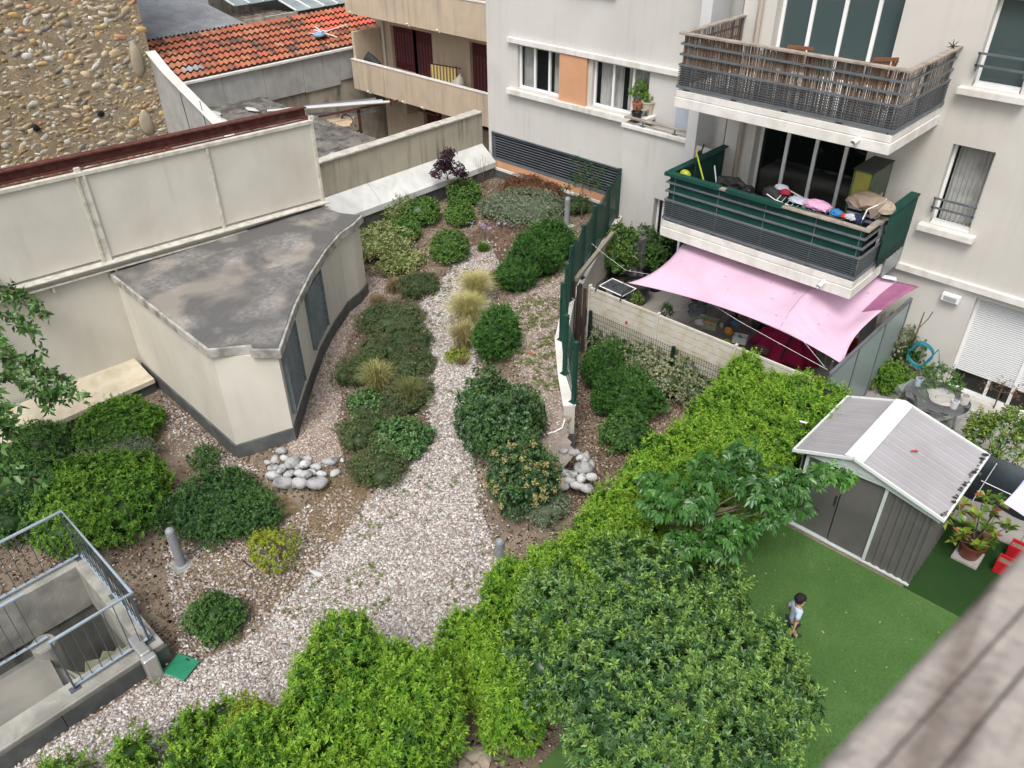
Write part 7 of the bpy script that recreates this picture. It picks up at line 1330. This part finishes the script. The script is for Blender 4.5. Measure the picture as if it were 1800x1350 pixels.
# pots on the parapet
zc = 3.935
for (px, py, r, h, col, lb) in ((1120, 190, .13, .24, (.40, .16, .08), 'terracotta pot with a small shrub on the parapet corner'), (1139, 190, .16, .28, (.48, .42, .33), 'beige clay pot with round leaved plant on the parapet corner'), (1119, 206, .13, .22, (.02, .022, .025), 'black plastic pot in front on the parapet corner')):
    q = P(px, py, zc + h * .5); pot('flower_pot', lb, (q[0], q[1], zc), r, h, col)
S('pot_shrub', 'airy green shrub growing from the terracotta pot', 'plant', 1123, 160, 34, .5, 'bright', zg=4.2, n=5, dens=.35, core=0, size=.8, spread=.8)
S('pot_plant', 'small round leaved plant in the beige pot', 'plant', 1140, 173, 18, .2, 'bright', zg=4.2, n=3, dens=.5, core=0, size=.8); S('pot_plant', 'tiny seedling in the black pot', 'plant', 1120, 192, 9, .14, 'red', zg=4.13, n=2, dens=.6, core=0, size=.7)
# ================================================================ CHILD ON THE LAWN
def skin_mesh(name, V, E, rad, mat, parent, root=0, sub=2):
    off = ROOT.get(parent.name, np.zeros(3)); me = bpy.data.meshes.new(name); me.from_pydata([tuple(np.array(v, float) - off) for v in V], E, []); o = bpy.data.objects.new(name, me); COL.objects.link(o)
    sk = o.modifiers.new('s', 'SKIN'); sk.use_smooth_shade = True
    for i, r in enumerate(rad): d = me.skin_vertices[0].data[i]; d.radius = r if isinstance(r, tuple) else (r, r); d.use_root = (i == root)
    su = o.modifiers.new('u', 'SUBSURF'); su.levels = su.render_levels = sub
    dg = bpy.context.evaluated_depsgraph_get(); dg.update(); m2 = bpy.data.meshes.new_from_object(o.evaluated_get(dg)); m2.name = name; o.modifiers.clear(); o.data = m2; m2.materials.clear(); m2.materials.append(mat); o.name = name
    m2.polygons.foreach_set('use_smooth', [True] * len(m2.polygons)); o.parent = parent; return o
F0_ = P(1383, 1128, .012); fw = P(1440, 1112, 0) - P(1383, 1118, 0); fw[2] = 0; fw /= np.linalg.norm(fw); lf_ = np.array([-fw[1], fw[0], 0]); UP = np.array([0, 0, 1.])
def bl(x, y, z): return F0_ + fw * x + lf_ * y + UP * z
ch = thing('person', 'small dark haired child in light blue shirt and dark shorts walking on the lawn', 'person', F0_)
m_skin = M('skin', (.55, .32, .22), (.50, .28, .19), sc=8, rough=.55); m_hair = M('black_hair', (.010, .008, .009), (.022, .017, .017), sc=60, rough=.6, spec=.3, bump=.8, bsc=120); m_shirt = M('light_blue_shirt', (.44, .55, .64), (.38, .48, .58), sc=5, rough=.85, bump=.3, bsc=12); m_short = M('dark_shorts', (.015, .018, .025), (.03, .035, .045), sc=8, rough=.85)
V = []; E = []; Rr = []
def jn(p, r, par=None): V.append(bl(*p)); Rr.append(r); E.append((par, len(V) - 1)) if par is not None else None; return len(V) - 1
pv = jn((0, 0, .50), (.075, .06)); ab_ = jn((.005, 0, .60), (.078, .062), pv); chs = jn((.01, 0, .70), (.082, .064), ab_); nk0 = jn((.005, 0, .785), (.055, .045), chs); nk = jn((.012, 0, .825), .030, nk0); hd1 = jn((.02, 0, .868), (.052, .056), nk); hd2 = jn((.022, 0, .93), (.078, .082), hd1); hd3 = jn((.018, 0, .99), (.060, .066), hd2)
for s in (-1, 1):
    st = .12 * s
    h = jn((0, .05 * s, .47), .055, pv); kn = jn((.06 * s + .02, .055 * s, .27), .036, h); an = jn((.13 * s if s > 0 else -.10, .055 * s, .07), .024, kn); jn((an and (.19 if s > 0 else -.04), .06 * s, .035), .022, an)
    sh = jn((.0, .085 * s, .765), .036, nk0); el = jn((-.04, .135 * s, .625), .024, sh); wr = jn((-.055 if s < 0 else .03, .15 * s, .50), .017, el); pm = jn((-.06 if s < 0 else .035, .152 * s, .455), (.012, .022), wr)
    bx = -.06 if s < 0 else .035
    for k, ln in enumerate((.042, .048, .045, .036)): f1 = jn((bx + (k - 1.5) * .014, .153 * s, .430), .0062, pm); jn((bx + (k - 1.5) * .016, .149 * s, .430 - ln * .8), .005, f1)
    tb = jn((bx + .028, .148 * s, .452), .007, pm); jn((bx + .042, .144 * s, .430), .0055, tb)
skin_mesh('body', V, E, Rr, m_skin, ch)
V = []; E = []; Rr = []; a = jn((0, 0, .47), (.088, .074)); b = jn((.004, 0, .58), (.092, .078), a); c = jn((.01, 0, .69), (.090, .076), b); d = jn((.006, 0, .77), (.066, .056), c); jn((.01, 0, .805), (.042, .040), d)
for s in (-1, 1): e = jn((.0, .088 * s, .768), .046, d); jn((-.035, .128 * s, .665), .042, e)
skin_mesh('shirt', V, E, Rr, m_shirt, ch)
V = []; E = []; Rr = []; a = jn((0, 0, .50), (.084, .07)); 
for s in (-1, 1): h = jn((0, .052 * s, .455), .062, a); jn((.03 * s + .01, .055 * s, .31), .054, h)
skin_mesh('shorts', V, E, Rr, m_short, ch)
def orient(mb, c, ax, mat, name, **k): return obj(name, mb, mat, ch, **k)
V0, F0 = ICO[3]; VV = V0.copy(); keep = []; H = []
for v in VV:
    x, y, z = v; r = np.array([.088, .083, .084]); p = v * r
    if z < .0: p *= 1 - .0 * z
    H.append(p)
H = np.array(H); ctr_ = np.array([.012, 0, .955]); fmask = [f for f in F0 if all((V0[i][2] > -.10 + .42 * max(0, V0[i][0])) or (V0[i][0] < -.1 and V0[i][2] > -.62) for i in f)]
mb = MB().add([bl(*(ctr_ + h * (1 + .02 * math.sin(h[1] * 300 + h[0] * 90)))) for h in H], fmask); o = obj('hair', mb, m_hair, ch, smooth=True); o.modifiers.new('t', 'SOLIDIFY').thickness = .01
for s in (-1, 1):
    obj('ear', MB().blob(bl(.012, .083 * s, .918), (.012, .012, .02), 2, 2, .05), m_skin, ch, smooth=True); obj('eye', MB().blob(bl(.092, .03 * s, .925), (.009, .009, .007), 2, 2, 0), m_dark, ch, smooth=True)
    obj('shoe', MB().blob(bl((.17 if s > 0 else -.06), .058 * s, .03), (.075, .035, .035), 2, 2, .05, None, math.atan2(fw[1], fw[0])), M('dark_shoe', (.03, .03, .035), rough=.6), ch, smooth=True)
obj('nose', MB().blob(bl(.103, 0, .905), (.012, .01, .012), 2, 2, .05), m_skin, ch, smooth=True); obj('mouth', MB().blob(bl(.094, 0, .878), (.006, .016, .004), 2, 2, .05, (.35, .10, .09)), m_col, ch, smooth=True)
m_trim = M('navy_trim', (.03, .035, .07), rough=.8); nV = [bl(.012 + .046 * math.cos(a), .046 * math.sin(a), .806 - .012 * math.cos(a)) for a in np.linspace(0, 2 * math.pi, 17)]; obj('collar', MB().tube(nV, .006, 6), m_trim, ch)
for s in (-1, 1): obj('sleeve_hem', MB().tube([bl(-.036 + .041 * math.cos(a), .128 * s + .038 * math.sin(a), .664 + .012 * math.sin(a) * s) for a in np.linspace(0, 2 * math.pi, 15)], .005, 6), m_trim, ch)
obj('shirt_print', MB().blob(bl(.07, -.045, .64), (.012, .03, .02), 3, 2, .4, (.25, .08, .08)), m_col, ch)
# ================================================================ OUR OWN WOODEN HANDRAIL IN FRONT
m_hand = M('grey_handrail_wood', (.33, .295, .265), (.12, .092, .075), sc=1.1, rough=.9, bump=.5, bsc=90, lo=.42, hi=.57)
t_ = m_hand.node_tree
for n_ in t_.nodes:
    if n_.type == 'TEX_NOISE' and abs(n_.inputs['Scale'].default_value - 1.1) < 1e-3:
        mp = t_.nodes.new('ShaderNodeMapping'); mp.inputs['Scale'].default_value = (34, 2.6, 34); tcn = [q for q in t_.nodes if q.type == 'TEX_COORD'][0]; t_.links.new(tcn.outputs['Object'], mp.inputs[0]); t_.links.new(mp.outputs[0], n_.inputs['Vector'])
zt = CAMZ - .35; pA = P(1430, 1350, zt); pB = P(1800, 959, zt); dd = (pB - pA) / np.linalg.norm(pB - pA); sd2 = np.array([dd[1], -dd[0], 0]); mid = (pA + pB) / 2
hn = thing('wooden_handrail', 'weathered grey wooden handrail plank blurred in the near foreground', 'handrail', mid - [0, 0, .04]); 
obj('plank', MB().obox(mid + sd2 * .075 - UP * .02, dd * 1.3, sd2 * .075, UP * .02), m_hand, hn, bevel=.008, seg=3)
for k, (o_, w_) in enumerate(((.020, .0007), (.036, .0008), (.082, .0008), (.112, .0007))): obj('crack', MB().tube([mid + sd2 * (o_ + .002 * math.sin(s * 7 + k)) + dd * s * 1.2 + UP * .0006 for s in np.linspace(-1, 1, 30)], w_, 5), M('crack_brown_wood', (.07, .055, .048)), hn)  # thin dark brown crack lines along the plank
obj('support', MB().obox(mid + sd2 * .09 - UP * .06, dd * 1.25, sd2 * .02, UP * .018), m_railmet, hn)
